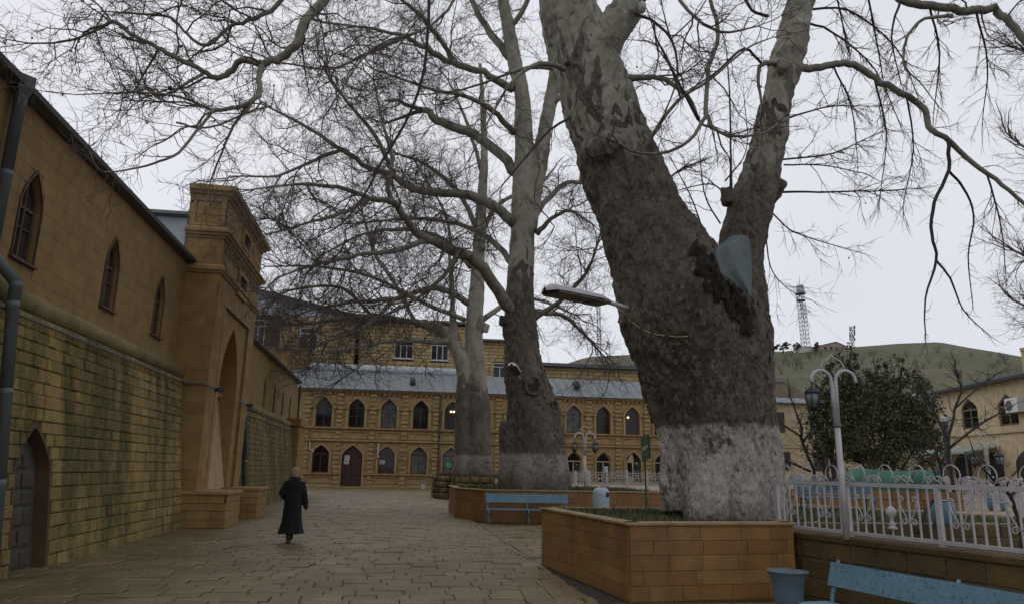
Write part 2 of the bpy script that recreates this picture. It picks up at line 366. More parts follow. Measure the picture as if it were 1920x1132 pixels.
M['terrace'] = plain_mat('terrace_paving', (0.30, 0.25, 0.17), 0.85, 0.3, 3, 0.3)
M['grass'] = plain_mat('grass_blade', (0.055, 0.085, 0.02), 0.8, 0.5, 3, 0.0)
M['roof'] = paint_mat('roof_sheet', (0.17, 0.19, 0.20), (0.12, 0.105, 0.09), 0.45, 0.55, 0.1, 0.5)
M['roof_dark'] = paint_mat('roof_edge', (0.10, 0.105, 0.11), (0.06, 0.05, 0.045), 0.2, 0.5, 0.2)
M['clad'] = paint_mat('grey_cladding', (0.42, 0.47, 0.50), (0.28, 0.30, 0.31), 0.35, 0.6, 0.0, 1.5)
M['zinc'] = paint_mat('downpipe_zinc', (0.115, 0.128, 0.132), (0.09, 0.085, 0.08), 0.3, 0.5, 0.3)
M['glass'] = glass_mat('window_glass'); M['glass2'] = glass_mat('bright_window_glass', (0.03, 0.032, 0.035), 0.03, 1.0, 1.0)
M['curtain'] = glass_mat('curtained_glass', (0.11, 0.12, 0.115), 0.12)
M['wood'] = wood_mat('brown_frame', (0.085, 0.048, 0.028))
M['woodred'] = wood_mat('red_brown_frame', (0.075, 0.032, 0.022))
M['cream'] = paint_mat('cream_frame', (0.42, 0.34, 0.19), (0.2, 0.15, 0.08), 0.2)
M['door'] = wood_mat('maroon_door', (0.045, 0.014, 0.014))
M['pvc'] = paint_mat('white_plastic', (0.5, 0.5, 0.5), (0.5, 0.5, 0.5), 0.05, 0.4)
M['white'] = paint_mat('white_paint', (0.48, 0.45, 0.455), (0.16, 0.11, 0.08), 0.30, 0.5, 0, 1.6)
M['blue'] = paint_mat('blue_paint', (0.105, 0.215, 0.28), (0.05, 0.05, 0.045), 0.62, 0.5, 0, 1.5, 0.5)
M['bluepale'] = paint_mat('pale_blue_paint', (0.35, 0.43, 0.50), (0.14, 0.17, 0.2), 0.5, 0.5, 0, 2.0)
M['bluedark'] = paint_mat('dusty_blue_paint', (0.10, 0.155, 0.20), (0.05, 0.05, 0.05), 0.35, 0.55, 0, 2.0)
M['galv'] = paint_mat('galvanised_sheet', (0.135, 0.165, 0.165), (0.07, 0.075, 0.07), 0.4, 0.7, 0.1, 1.6, 0.15)
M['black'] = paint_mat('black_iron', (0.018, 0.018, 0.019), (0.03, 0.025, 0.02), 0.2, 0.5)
M['lampglass'] = glass_mat('lantern_glass', (0.25, 0.27, 0.27), 0.2)
M['dull'] = paint_mat('dull_lamp_glass', (0.105, 0.075, 0.045), (0.06, 0.045, 0.03), 0.3, 0.4)
M['coat'] = plain_mat('black_wool', (0.0055, 0.0055, 0.0065), 0.95, 0.4, 20, 0.3)
M['scarf'] = plain_mat('beige_scarf', (0.25, 0.20, 0.12), 0.9, 0.35, 30, 0.4)
M['skin'] = plain_mat('skin', (0.35, 0.2, 0.13), 0.6, 0.15, 20, 0.1)
M['boot'] = plain_mat('black_boot', (0.012, 0.011, 0.011), 0.5, 0.3, 20, 0.1)
M['jacket'] = plain_mat('dark_jacket', (0.022, 0.018, 0.02), 0.9, 0.4, 15, 0.3)
M['green'] = paint_mat('green_sign', (0.012, 0.10, 0.045), (0.03, 0.06, 0.04), 0.15, 0.45)
M['orange'] = plain_mat('orange_letter', (0.38, 0.17, 0.03), 0.6, 0.2, 20, 0)
M['letter'] = plain_mat('white_letter', (0.7, 0.72, 0.7), 0.6, 0.1, 20, 0)
M['paper'] = plain_mat('paper', (0.55, 0.56, 0.60), 0.8, 0.12, 30, 0.1)
M['ink'] = plain_mat('ink', (0.16, 0.16, 0.2), 0.8, 0.1, 30, 0)
M['tarp'] = plain_mat('green_tarpaulin', (0.015, 0.115, 0.062), 0.6, 0.35, 1.5, 0.6)
M['cloth'] = plain_mat('blue_cloth', (0.06, 0.14, 0.42), 0.8, 0.3, 6, 0.3)
M['twig'] = plain_mat('twig_bark', (0.125, 0.098, 0.08), 0.9, 0.4, 5, 0.0)
M['limb'] = bark_mat('limb_bark', None, -20, -10, 1.6, 0.78)
M['limbdark'] = plain_mat('dark_branch', (0.042, 0.034, 0.029), 0.9, 0.4, 8, 0.3)
M['bark'] = bark_mat('plane_bark', 2.36, 4.8, 11.0)
M['bark2'] = bark_mat('second_plane_bark', 2.2, 6.5, 12.0, 0.8, 1.0, 0.5, 1.45)
M['bark3'] = bark_mat('third_plane_bark', 2.4, 6.0, 7.0, 0.8, 1.0, 0.5, 1.5)
M['torn'] = plain_mat('hollow_shade_wood', (0.035, 0.026, 0.018), 0.95, 0.5, 12, 0.6)  # dark tone paints the shade of the cavity at the fork
M['mast'] = paint_mat('mast_steel', (0.30, 0.31, 0.34), (0.3, 0.12, 0.1), 0.2)
M['ac'] = paint_mat('white_casing', (0.66, 0.67, 0.68), (0.4, 0.4, 0.4), 0.1, 0.4)
M['lit'] = None
def emis(name, col, st):
    m, t, b = newmat(name); b.inputs['Base Color'].default_value = (*col, 1)
    b.inputs['Emission Color'].default_value = (*col, 1); b.inputs['Emission Strength'].default_value = st; return m
M['lit'] = emis('lit_bulb', (1.0, 0.55, 0.3), 3.0)
M['litgreen'] = emis('green_lit_sign', (0.02, 0.5, 0.12), 0.10)
def leaf_mat(name, cols, rough=0.55):
    m, t, b = newmat(name); g = G(t)
    c = g.ramp(g.n('NewGeometry').outputs['Random Per Island'], [(i / (len(cols) - 1), cols[i]) for i in range(len(cols))])
    t.links.new(c, b.inputs['Base Color']); b.inputs['Roughness'].default_value = rough; return m
M['leaf'] = leaf_mat('evergreen_leaf', [(0.022, 0.030, 0.010), (0.05, 0.062, 0.02), (0.095, 0.10, 0.035), (0.04, 0.05, 0.016), (0.10, 0.075, 0.035)])
M['leaf2'] = leaf_mat('olive_leaf', [(0.03, 0.04, 0.014), (0.07, 0.075, 0.028), (0.045, 0.055, 0.02)])
M['plate'] = leaf_mat('bark_plate', [(0.045, 0.036, 0.026), (0.085, 0.07, 0.052), (0.125, 0.105, 0.08), (0.06, 0.049, 0.037), (0.15, 0.13, 0.10)], 0.9)
M['pine'] = leaf_mat('hill_leaf', [(0.03, 0.045, 0.03), (0.05, 0.065, 0.045)])
M['deadleaf'] = leaf_mat('dead_leaf', [(0.10, 0.06, 0.03), (0.16, 0.11, 0.06), (0.07, 0.05, 0.03)])
M['blade'] = leaf_mat('grass_tuft', [(0.05, 0.075, 0.018), (0.08, 0.10, 0.03), (0.035, 0.055, 0.014), (0.10, 0.09, 0.035)])

# ---------------------------------------------------------------- masonry: every stone its own piece
def unit_block(seed, name, mat, cham=0.05, jit=0.03):
    r = random.Random(seed); j = lambda: r.uniform(-jit, jit)
    q = [(0, 0), (1, 0), (1, 1), (0, 1)]
    vs = [(a, b, -1.0) for a, b in q]
    o = [(a + (j() if 0 else 0), b) for a, b in q]
    vs += [(a, b, 0.55 + j()) for a, b in o]
    i = [(cham + abs(j()), cham * 1.5 + abs(j())), (1 - cham - abs(j()), cham * 1.5 + abs(j())), (1 - cham - abs(j()), 1 - cham * 1.5 - abs(j())), (cham + abs(j()), 1 - cham * 1.5 - abs(j()))]
    vs += [(a, b, 1.0 + j() * 2) for a, b in i]
    f = []
    for k in range(4):
        n = (k + 1) % 4; f += [(k, n, 4 + n, 4 + k), (4 + k, 4 + n, 8 + n, 8 + k)]
    f.append((8, 9, 10, 11))
    return vs, f
def masonry(parent, name, fr, U0, U1, V0, V1, course, wr, mat, joint=0.012, proud=0.012, cuts=(), maxn=300, seed=1, cham=0.05, jit=0.03, w0=0.0, clipv=None, wjit=0.3, bond=False, stack=0.0, tilt=0.0):
    r = random.Random(seed); blocks = []
    nrow = max(1, round((V1 - V0) / course)); hs = [course * r.uniform(0.9, 1.1) for _ in range(nrow)]
    k = (V1 - V0) / sum(hs); v = V0
    for i, h in enumerate(hs):
        h *= k; u = U0 - (r.uniform(0, stack) if stack else (r.uniform(0, wr[1]) if not bond else (wr[0] / 2 if i % 2 else 0)))
        iv = [(U0, U1)]
        for c in cuts:
            x = c(v + 0.3 * h, v + h)
            if x is None: continue
            nv = []
            for a, b in iv:
                if x[1] <= a or x[0] >= b: nv.append((a, b)); continue
                if x[0] > a: nv.append((a, x[0]))
                if x[1] < b: nv.append((x[1], b))
            iv = nv
        while u < U1:
            w = r.uniform(*wr)
            for a, b in iv:
                p, q = max(u, a), min(u + w, b)
                top = v + h
                if clipv: top = min(top, clipv((p + q) / 2))
                if q - p > 0.05 and top - v > 0.04: blocks.append((p, q, v, top, r.uniform(1 - wjit, 1 + wjit)))
            u += w
        v += h
    def score(b):
        x, y, d = proj(fr.p((b[0] + b[1]) / 2, (b[2] + b[3]) / 2))
        s = (b[1] - b[0]) * (b[3] - b[2]) / (d * d)
        if not (-40 < x < 1960 and -40 < y < 1172): s *= 1e-3
        return -s
    blocks.sort(key=score)
    metas = []
    for q in range(4):
        vs, f = unit_block(seed * 10 + q, name, mat, cham, jit)
        me = bpy.data.meshes.new(name); me.from_pydata(vs, [], f); me.materials.append(mat); metas.append((me, vs, f))
    rest = MB()
    for n, b in enumerate(blocks):
        j = joint / 2; me, vs, f = metas[n % 4]
        o = fr.p(b[0] + j, b[2] + j, w0); du = b[1] - b[0] - joint; dv = b[3] - b[2] - joint; pw = proud * b[4]
        if du < 0.02 or dv < 0.02: continue
        mt = mat4(o, fr.u * du, fr.v * dv, fr.n * pw)
        if tilt:
            cc = o + fr.u * du / 2 + fr.v * dv / 2; mt = Matrix.Translation(cc) @ Matrix.Rotation(r.gauss(0, tilt), 4, fr.u) @ Matrix.Rotation(r.gauss(0, tilt), 4, fr.v) @ Matrix.Rotation(r.gauss(0, tilt * 1.2), 4, fr.n) @ Matrix.Translation(-cc) @ mt
        if n < maxn: obj(name, me, parent, mt)
        else:
            rest.add([mt @ Vector((p[0], p[1], max(p[2], -0.2))) for p in vs], f)
    if rest.v: tag(rest.build(name + '_field', mat, parent), None, kind='stuff')
# ================================================================ THE SETTING
g = MB(); g.add([(-900, -300, -0.06), (1500, -300, -0.06), (1500, 1500, -0.06), (-900, 1500, -0.06)], [(0, 1, 2, 3)])
tag(g.build('ground', M['ground']), 'brown earth under and around the whole courtyard', None, None, 'structure')
pav = MB(); pav.box(-6.2, 16.5, -3, 64.3, -0.30, -0.022)
pav = tag(pav.build('pavement', M['soil']), 'worn stone paved courtyard with dark uneven joints', None, None, 'structure')
gf = Fr((0, 0, 0), (1, 0, 0), (0, 1, 0))                          # u = x, v = y, n = up
WALLX = -5.42
P1 = [(3.15, 9.62), (5.62, 9.86), (6.35, 13.6), (2.76, 13.4)]     # first planter outline
P2 = [(2.25, 25.9), (3.0, 23.95), (9.2, 23.55), (9.4, 29.5), (2.3, 29.5)]
masonry(pav, 'paving_slab', gf, WALLX - 0.3, 2.74, 7.6, 27.6, 0.36, (0.36, 0.66), M['slab'], 0.018, 0.024, (), 300, 3, 0.05, 0.035, -0.022, wjit=0.5, stack=0.30, tilt=0.008)
masonry(pav, 'paving_stone', gf, 2.75, 9.5, 13.65, 23.4, 0.42, (0.45, 0.9), M['slab'], 0.028, 0.022, (), 150, 5, 0.05, 0.03, -0.022, wjit=0.5, stack=0.3, tilt=0.010)
masonry(pav, 'path_slab', gf, 2.75, 7.4, 3.0, 9.6, 0.45, (0.5, 0.9), M['slab'], 0.02, 0.022, (), 40, 6, 0.035, 0.02, -0.022, wjit=0.4)
masonry(pav, 'paving_cobble', gf, WALLX - 3.2, 15.5, 27.62, 63.6, 0.30, (0.22, 0.5), M['slab'], 0.03, 0.02, (), 0, 4, 0.06, 0.03, -0.022, wjit=0.5)

# terrace beyond the fence
ter = MB()
tp = [(8.6, 15.7), (22, 15.6), (60, 12), (90, 80), (10.6, 80), (10.6, 42.2), (15.0, 41.4), (11.0, 30), (8.9, 24)]
n = len(tp); ter.v = [(x, y, 0.6) for x, y in tp] + [(x, y, -0.2) for x, y in tp]
for t in tessellate_polygon([[Vector((x, y, 0)) for x, y in tp]]): ter.f.append(tuple(t))
for i in range(n): ter.f.append((i, (i + 1) % n, n + (i + 1) % n, n + i))
tag(ter.build('terrace', M['terrace']), 'raised pale terrace behind the white railings', None, None, 'structure')

# hill: crest measured from the photograph, slope falling towards the town
def hill_mat():
    m, t, b = newmat('hill_grass'); q = G(t); P = q.pos()
    c = q.ramp(q.noise(P, 0.02, 6, 0.6), [(0.3, (0.070, 0.078, 0.032)), (0.5, (0.105, 0.112, 0.048)), (0.7, (0.125, 0.112, 0.060))])
    c = q.mix(q.ramp(q.noise(P, (0.012, 0.012, 0.16), 4, 0.6), [(0.48, 0.0), (0.62, 0.75)]), c, (0.10, 0.078, 0.05))
    c = q.mix(q.ramp(q.noise(P, 0.16, 5, 0.7), [(0.55, 0.0), (0.75, 0.6)]), c, (0.06, 0.065, 0.035))
    t.links.new(c, b.inputs['Base Color']); b.inputs['Roughness'].default_value = 0.95
    t.links.new(q.bump(q.noise(P, 0.25, 6, 0.7), 0.9, 1.5), b.inputs['Normal']); return m
CREST = [(-400, 905, 500), (300, 840, 480), (700, 760, 470), (1000, 700, 450), (1100, 668, 440), (1240, 660, 420), (1440, 657, 400), (1500, 655, 390), (1600, 648, 382), (1680, 642, 380), (1760, 639, 380), (1840, 653, 372), (1920, 667, 365), (2300, 720, 350), (2900, 800, 330)]
hm = MB(); rows = 40; cols = 220
for j in range(cols):
    px = -400 + (3300) * j / (cols - 1)
    for (a, b) in zip(CREST, CREST[1:]):
        if a[0] <= px <= b[0] + 0.1:
            t = (px - a[0]) / (b[0] - a[0]); t = t * t * (3 - 2 * t) if False else t
            cy, cd = a[1] + (b[1] - a[1]) * t, a[2] + (b[2] - a[2]) * t
    cpt = at_d(px, cy, cd); hx, hy, hz = cpt.x, cpt.y, cpt.z
    for i in range(rows):
        s = i / (rows - 1); k = 0.33 + 0.92 * s
        if k <= 1: f = (k - 0.33) / 0.67; z = hz * (f ** 1.15)
        else: z = hz * (1 - ((k - 1) / 0.25) ** 2 * 0.35)
        x, y = hx * k, hy * k
        z += (noise.fractal(Vector((x * 0.02, y * 0.02, 0)), 1.0, 2.0, 4) * 1.6 + 0.5 * math.sin(z * 1.1)) * min(1, i / 3) * (0.25 if abs(k - 1) < 0.06 else 1) - (0.3 if i == 0 else 0)
        hm.v.append((x, y, z))
for j in range(cols - 1):
    for i in range(rows - 1):
        a = j * rows + i; hm.f.append((a, a + 1, a + rows + 1, a + rows))
hill = hm.build('hill', hill_mat(), smooth=True)
tag(hill, 'green grassy hill rising behind the town', None, None, 'structure')

# ================================================================ LEFT STONE BUILDING
UX, EAVE, FEAVE, MZ = -6.12, 7.28, 6.72, 4.12
bld = thing('stone_building', 'long ochre stone building with battered mossy base and narrow pointed upper windows', 'building', (-6.1, 16, 0))
bu = Fr((UX, 0, 0), (0, 1, 0))
NW = [(12.4, 0.70), (16.0, 0.70), (19.25, 0.66)]
FWN = [35.5, 38.4, 41.3, 44.2]
def nar(cu, w=0.68): return arch(cu, 4.82, w, 5.72, 6.34, 7, 1.7)
up1 = MB(); up1.panel(bu, rect(5.0, 21.3, 3.8, EAVE), [nar(c, w) for c, w in NW], -0.012, 0.16)
up1.build('upper_wall', M['ashlar'], bld)
masonry(bld, 'ashlar_block', bu, 9.5, 21.25, 4.3, EAVE - 0.02, 0.30, (0.45, 0.75), M['ashlar'], 0.003, 0.005, [arch_cut(c, 4.80, w + 0.1, 5.72, 6.42, 1.7) for c, w in NW], 260, 11, 0.003, 0.002, -0.006, wjit=0.15)
up2 = MB(); up2.panel(bu, rect(26.5, 47.0, 3.4, FEAVE), [arch(c, 4.3, 0.62, 5.1, 5.75, 6, 1.7) for c in FWN], 0, 0.16)
up2.box(-14, UX - 0.02, 46.7, 46.99, 0, FEAVE - 0.01)
up2.build('upper_wall', M['ashlar'], bld)
back = MB(); back.box(-14, UX - 0.165, 5.0, 46.6, 3.5, 6.6); back.build('inner_wall', M['mortar'], bld)
# narrow arched windows
def narrow_win(w, v0, vs, va, wood, glass):
    a = MB(); o = arch(0, v0, w, vs, va, 7, 1.7); f = 0.055
    lp = rect(-w / 2 + f, -f * 0.45, v0 + f, vs - f * 0.6); rp = rect(f * 0.45, w / 2 - f, v0 + f, vs - f * 0.6)
    tp_ = arch(0, vs + f * 0.3, w - 2 * f, vs + f * 0.35, va - f * 1.6, 7, 1.7)
    a.panel(LOCAL, o, [lp, rp, tp_], 0, 0.06)
    mid = v0 + (vs - v0) * 0.62
    for s in (-1, 1): a.box(min(s * f * 0.45, s * (w / 2 - f)), max(s * f * 0.45, s * (w / 2 - f)), 0.01, 0.045, mid - 0.015, mid + 0.015)
    a.box(-0.014, 0.014, 0.01, 0.045, vs, va - f * 1.5)
    p = MB(); p.panel(LOCAL, arch(0, v0 + 0.01, w - 0.02, vs, va - 0.02, 7, 1.7), [], -0.035, 0)
    return a.mesh('window', wood), p.mesh('pane', glass)
nwm, npm = narrow_win(0.68, 4.82, 5.72, 6.34, M['wood'], M['glass2'])
for c, w in NW:
    mt = bu.M(c, 0, -0.09); wn = obj('window', nwm, bld, mt); obj('pane', npm, wn, mt)
    s = MB(); s.box(UX - 0.1, UX + 0.06, c - 0.42, c + 0.42, 4.77, 4.815); s.build('sill', M['wood'], wn)
    fr_ = MB(); o_ = arch(c, 4.82, w + 0.07, 5.72, 6.40, 7, 1.7); i_ = arch(c, 4.821, w, 5.72, 6.34, 7, 1.7)
    fr_.panel(bu, o_, [i_], 0.018, 0.03); fr_.build('architrave', M['wood'], wn)
fwm, fpm = narrow_win(0.62, 4.3, 5.1, 5.75, M['wood'], M['glass'])
for c in FWN:
    mt = bu.M(c, 0, -0.09); wn = obj('window', fwm, bld, mt); obj('pane', fpm, wn, mt)
# roll moulding on top of the battered base
def roll(u0, u1, z, seed):
    m = MB(); pr = []
    for i in range(11):
        a = -math.pi / 2 + math.pi * i / 10; pr.append((z + 0.19 * math.sin(a), 0.10 + 0.20 * math.cos(a)))
    pr += [(z + 0.26, 0.0), (z + 0.26, -0.1), (z - 0.19, -0.1)]
    n_ = max(1, int((u1 - u0) / 0.9))
    for k in range(n_):
        a, b = u0 + (u1 - u0) * k / n_, u0 + (u1 - u0) * (k + 1) / n_
        q = MB(); q.profile(bu, pr, a + 0.002, b - 0.002); q.build('moulding_stone', M['roll'], bld, smooth=False)
roll(8.0, 21.2, MZ, 1); roll(27.0, 43.6, MZ - 0.15, 2)
# battered base: leans back as it rises
def batter(u0, u1, top, cuts, holes, mat, seed, maxn):
    fr = Fr((WALLX, 0, 0), (0, 1, 0), (-(0.40), 0, top)); L = math.hypot(0.40, top)
    w = MB(); w.panel(fr, rect(u0, u1, -0.2, L), holes, -0.012, 0.35); w.build('base_wall', M['mortar'], bld)
    masonry(bld, 'base_stone', fr, u0 + 0.005, u1 - 0.005, -0.02, L - 0.01, 0.215, (0.24, 0.52), mat, 0.014, 0.026, cuts, maxn, seed, 0.045, 0.04, -0.012, wjit=0.55, tilt=0.006)
    return fr
DC = 12.72
bf = batter(5.5, 21.0, 3.95, [arch_cut(DC, -0.3, 1.24, 1.45, 2.28, 2.0)], [arch(DC, -0.199, 1.16, 1.45, 2.22, 8, 2.0)], M['batter'], 21, 300)
batter(27.0, 43.4, 3.8, [], [], M['moss_wall'], 22, 260)
# bricked-up doorway: dark reveal stones and infill set in grey mortar
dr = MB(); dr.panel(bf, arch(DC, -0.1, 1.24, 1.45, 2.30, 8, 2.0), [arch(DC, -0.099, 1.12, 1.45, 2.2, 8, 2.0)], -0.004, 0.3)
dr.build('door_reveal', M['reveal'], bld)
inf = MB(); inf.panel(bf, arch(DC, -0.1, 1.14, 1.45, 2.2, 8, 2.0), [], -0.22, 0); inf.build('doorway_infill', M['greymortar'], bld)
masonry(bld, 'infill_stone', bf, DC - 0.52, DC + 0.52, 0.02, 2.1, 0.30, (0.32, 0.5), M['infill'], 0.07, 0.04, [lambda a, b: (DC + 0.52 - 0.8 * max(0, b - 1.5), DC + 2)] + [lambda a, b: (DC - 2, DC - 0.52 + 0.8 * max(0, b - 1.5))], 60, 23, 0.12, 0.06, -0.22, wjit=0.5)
# eaves and roof
for (u0, u1, e) in ((5.0, 21.25, EAVE), (26.9, 47.2, FEAVE)):
    m = MB(); m.profile(bu, [(e, -0.2), (e, 0.05), (e + 0.03, 0.22), (e + 0.11, 0.24), (e + 0.13, 0.2), (e + 0.10, -0.2)], u0, u1); m.build('gutter', M['roof_dark'], bld)
    m = MB(); m.add([bu.p(u0, e + 0.12, 0.12), bu.p(u1, e + 0.12, 0.12), bu.p(u1, e + 1.1, -4.5), bu.p(u0, e + 1.1, -4.5), bu.p(u1, e - 0.2, -4.5), bu.p(u0, e - 0.2, -4.5)], [(0, 1, 2, 3), (3, 2, 4, 5)])
    m.build('roof', M['roof'], bld)
# grey clad box of roof storey beside the portal
m = MB(); cb = at_Y(355, 405, 21.35); m.box(-11.0, -6.28, 21.22, 26.2, 7.0, 8.62); m.build('roof_storey', M['clad'], bld)
m = MB(); m.beam((-11.2, 21.1, 8.70), (-6.27, 21.1, 8.70), 0.30, 0.08); m.beam((-11.2, 21.5, 8.80), (-6.27, 21.5, 8.80), 0.5, 0.10); m.build('roof_storey_eave', M['roof'], bld)
# end pier of the far wing
m = MB(); m.box(-6.10, -5.42, 43.5, 46.95, -0.1, 3.9); m.build('end_pier', M['mortar'], bld)
pfr = Fr((-5.42, 0, 0), (0, 1, 0)); masonry(bld, 'pier_block', pfr, 43.5, 46.95, 0, 3.9, 0.28, (0.5, 0.9), M['portal'], 0.012, 0.02, (), 80, 25, 0.03, 0.02)
pfs = Fr((0, 43.5, 0), (1, 0, 0)); masonry(bld, 'pier_block', pfs, -6.0, -5.42, 0, 3.9, 0.28, (0.3, 0.6), M['portal'], 0.012, 0.02, (), 60, 26, 0.03, 0.02)
m = MB(); m.bbox(-6.1, -5.30, 43.3, 47.0, 3.9, 4.35, 0.03); m.build('pier_cap', M['portal'], bld)
# conduit along the moulding with two floodlights
m = MB(); m.tube([(-5.72, 9, 3.82), (-5.72, 20.9, 3.82), (-6.0, 21.14, 3.82), (-5.3, 21.14, 3.84), (-5.12, 21.14, 3.78), (-4.98, 21.3, 3.74)], 0.022, 6); m.build('conduit', M['zinc'], bld)
m = MB(); m.tube([(-5.1, 25.0, 3.7), (-4.95, 25.6, 3.66), (-5.1, 27.3, 3.6), (-5.75, 28, 3.58), (-5.75, 43, 3.58)], 0.022, 6); m.build('conduit', M['zinc'], bld)
def floodlight(loc, rz):
    t = thing('floodlight', 'small dark floodlight on a pale conduit at the portal ' + ('corner facing the door niche' if loc[1] < 23 else 'side beside the downpipe'), 'floodlight', loc, None, rz)
    Mt = WM[t]
    a = MB(); a.bbox(-0.05, 0.13, -0.09, 0.09, -0.07, 0.05, 0.015); a.build('housing', M['black'], t, Mt)
    a = MB(); a.tube([(-0.16, 0, -0.02), (-0.02, 0, 0)], 0.018, 6); a.build('bracket', M['zinc'], t, Mt)
    a = MB(); a.box(0.131, 0.14, -0.07, 0.07, -0.055, 0.035); a.build('lens', M['lampglass'], t, Mt)
floodlight((-4.95, 21.36, 3.72), R(40)); floodlight((-4.92, 25.7, 3.64), R(20))
# downpipes
def downpipe(pts, label, r=0.085, hopper=None):
    t = thing('downpipe', label, 'pipe', pts[-1])
    k = 0
    for a, b in zip(pts, pts[1:]):
        a = Vector(a); b = Vector(b); nseg = max(1, int((b - a).length / 1.25))
        for i in range(nseg):
            p, q = a.lerp(b, i / nseg), a.lerp(b, (i + 1) / nseg); d = (q - p).normalized()
            m = MB(); m.tube([p - d * 0.03, p + d * 0.05, p + d * 0.06, q + d * 0.03], [r * 1.09, r * 1.09, r, r], 12); m.build('pipe_section', M['zinc'], t, smooth=True)
    if hopper:
        m = MB(); h = Vector(hopper); m.lathe([(r, -0.25), (r * 1.1, -0.1), (r * 1.9, 0.05), (r * 1.9, 0.25), (r * 1.6, 0.26)], 4, h); m.build('hopper', M['zinc'], t)
    for a, b in zip(pts, pts[1:]):
        a = Vector(a); b = Vector(b)
        if (b - a).length > 1.0:
            c_ = a.lerp(b, 0.5); m = MB(); m.tube([c_ - Vector((0.25, 0, 0)), c_ + Vector((r, 0, 0))], 0.012, 6); m.build('bracket', M['roof_dark'], t)
    return t
downpipe([(-5.98, 11.25, 7.15), (-5.98, 11.25, 4.62), (-5.62, 11.35, 4.2), (-5.62, 11.35, 3.9), (-5.28, 11.35, 0.1)], 'grey zinc downpipe with hopper above the bricked-up doorway wall', 0.085, (-5.96, 11.25, 7.22))
downpipe([(-5.98, 28.3, 6.7), (-5.98, 28.3, 3.95), (-5.55, 28.6, 3.5), (-5.28, 28.6, 0.1)], 'grey zinc downpipe bending over the mossy wall past the portal', 0.09)
downpipe([(-5.98, 47.05, 6.6), (-5.98, 47.05, 0.05)], 'thin grey downpipe at the far end of the long stone building', 0.07)

# ================================================================ PORTAL
PX, PY0, PY1, PT = -5.2, 21.2, 26.9, 9.62
por = thing('gate_portal', 'tall ochre sandstone gate portal with pointed niche and carved cornices', 'portal', (-5.2, 24, 0))
pf = Fr((PX, 0, 0), (0, 1, 0)); ps = Fr((0, PY0, 0), (1, 0, 0))
NC, NWD = 24.02, 2.45
nich = arch(NC, 0.9, NWD, 3.9, 5.95, 10, 2.2)
frm = rect(22.25, 25.85, 0.9, 6.28)
m = MB(); m.panel(pf, rect(PY0, PY1, 0, PT), [frm], 0, 0.07)
m.panel(pf, rect(22.25, 25.85, 0.899, 6.279), [nich], -0.07, 0.9)
m.box(-9.0, PX - 1.06, PY0 + 0.01, PY1, 0, 6.6); m.add([ps.p(-6.26, 0, 0), ps.p(PX, 0, 0), ps.p(PX, PT, 0), ps.p(-6.26, PT, 0)], [(0, 1, 2, 3)])
m.add([(-6.26, PY0, 6), (-6.26, PY1, 6), (-6.26, PY1, PT), (-6.26, PY0, PT)], [(0, 1, 2, 3)])
m.add([(-6.26, PY1, 0), (PX, PY1, 0), (PX, PY1, PT), (-6.26, PY1, PT)], [(0, 1, 2, 3)])
m.add([(-6.26, PY0, PT), (PX, PY0, PT), (PX, PY1, PT), (-6.26, PY1, PT)], [(0, 1, 2, 3)])
m.build('wall', M['portal'], por)
m = MB()   # niche back: sloping plaster apron below, dark plain wall above
m.add([pf.p(22.6, 0.9, -0.12), pf.p(25.45, 0.9, -0.12), pf.p(25.45, 3.85, -0.62), pf.p(22.6, 3.85, -0.62), pf.p(22.6, 3.85, -0.9), pf.p(25.45, 3.85, -0.9), pf.p(25.45, 6.2, -0.9), pf.p(22.6, 6.2, -0.9)], [(0, 1, 2, 3), (3, 2, 5, 4), (4, 5, 6, 7)])
m.build('niche_back', M['niche'], por)
m = MB(); m.profile(pf, [(3.80, -0.66), (3.80, -0.50), (3.88, -0.46), (3.92, -0.46), (3.92, -0.66)], 22.82, 25.22); m.build('niche_ledge', M['trim'], por)
# ashlar facing on the side and front
masonry(por, 'ashlar_block', ps, -6.2, PX, 0.95, 7.02, 0.30, (0.45, 0.8), M['portal'], 0.004, 0.006, (), 120, 31, 0.004, 0.003, 0, wjit=0.25)
masonry(por, 'ashlar_block', ps, -6.2, PX, 7.3, 8.05, 0.25, (0.4, 0.7), M['portal'], 0.004, 0.006, (), 60, 32, 0.004, 0.003, 0, wjit=0.25)
masonry(por, 'ashlar_block', ps, -6.06, PX - 0.16, 8.42, 9.26, 0.28, (0.4, 0.7), M['portal'], 0.004, 0.006, (), 60, 33, 0.004, 0.003, 0, wjit=0.25)
masonry(por, 'ashlar_block', pf, PY0, PY1, 0.95, 7.0, 0.30, (0.45, 0.8), M['portal'], 0.004, 0.006, [rect_cut(22.18, 25.92, 0.9, 6.34)], 200, 34, 0.004, 0.003, 0, wjit=0.25)
masonry(por, 'ashlar_block', pf, PY0, PY1, 7.3, 9.3, 0.29, (0.45, 0.8), M['portal'], 0.004, 0.006, [rect_cut(23.3, 24.75, 6.9, 7.95), rect_cut(23.3, 24.7, 8.45, 9.2), rect_cut(20, 30, 7.68, 8.1)], 140, 35, 0.004, 0.003, 0, wjit=0.25)
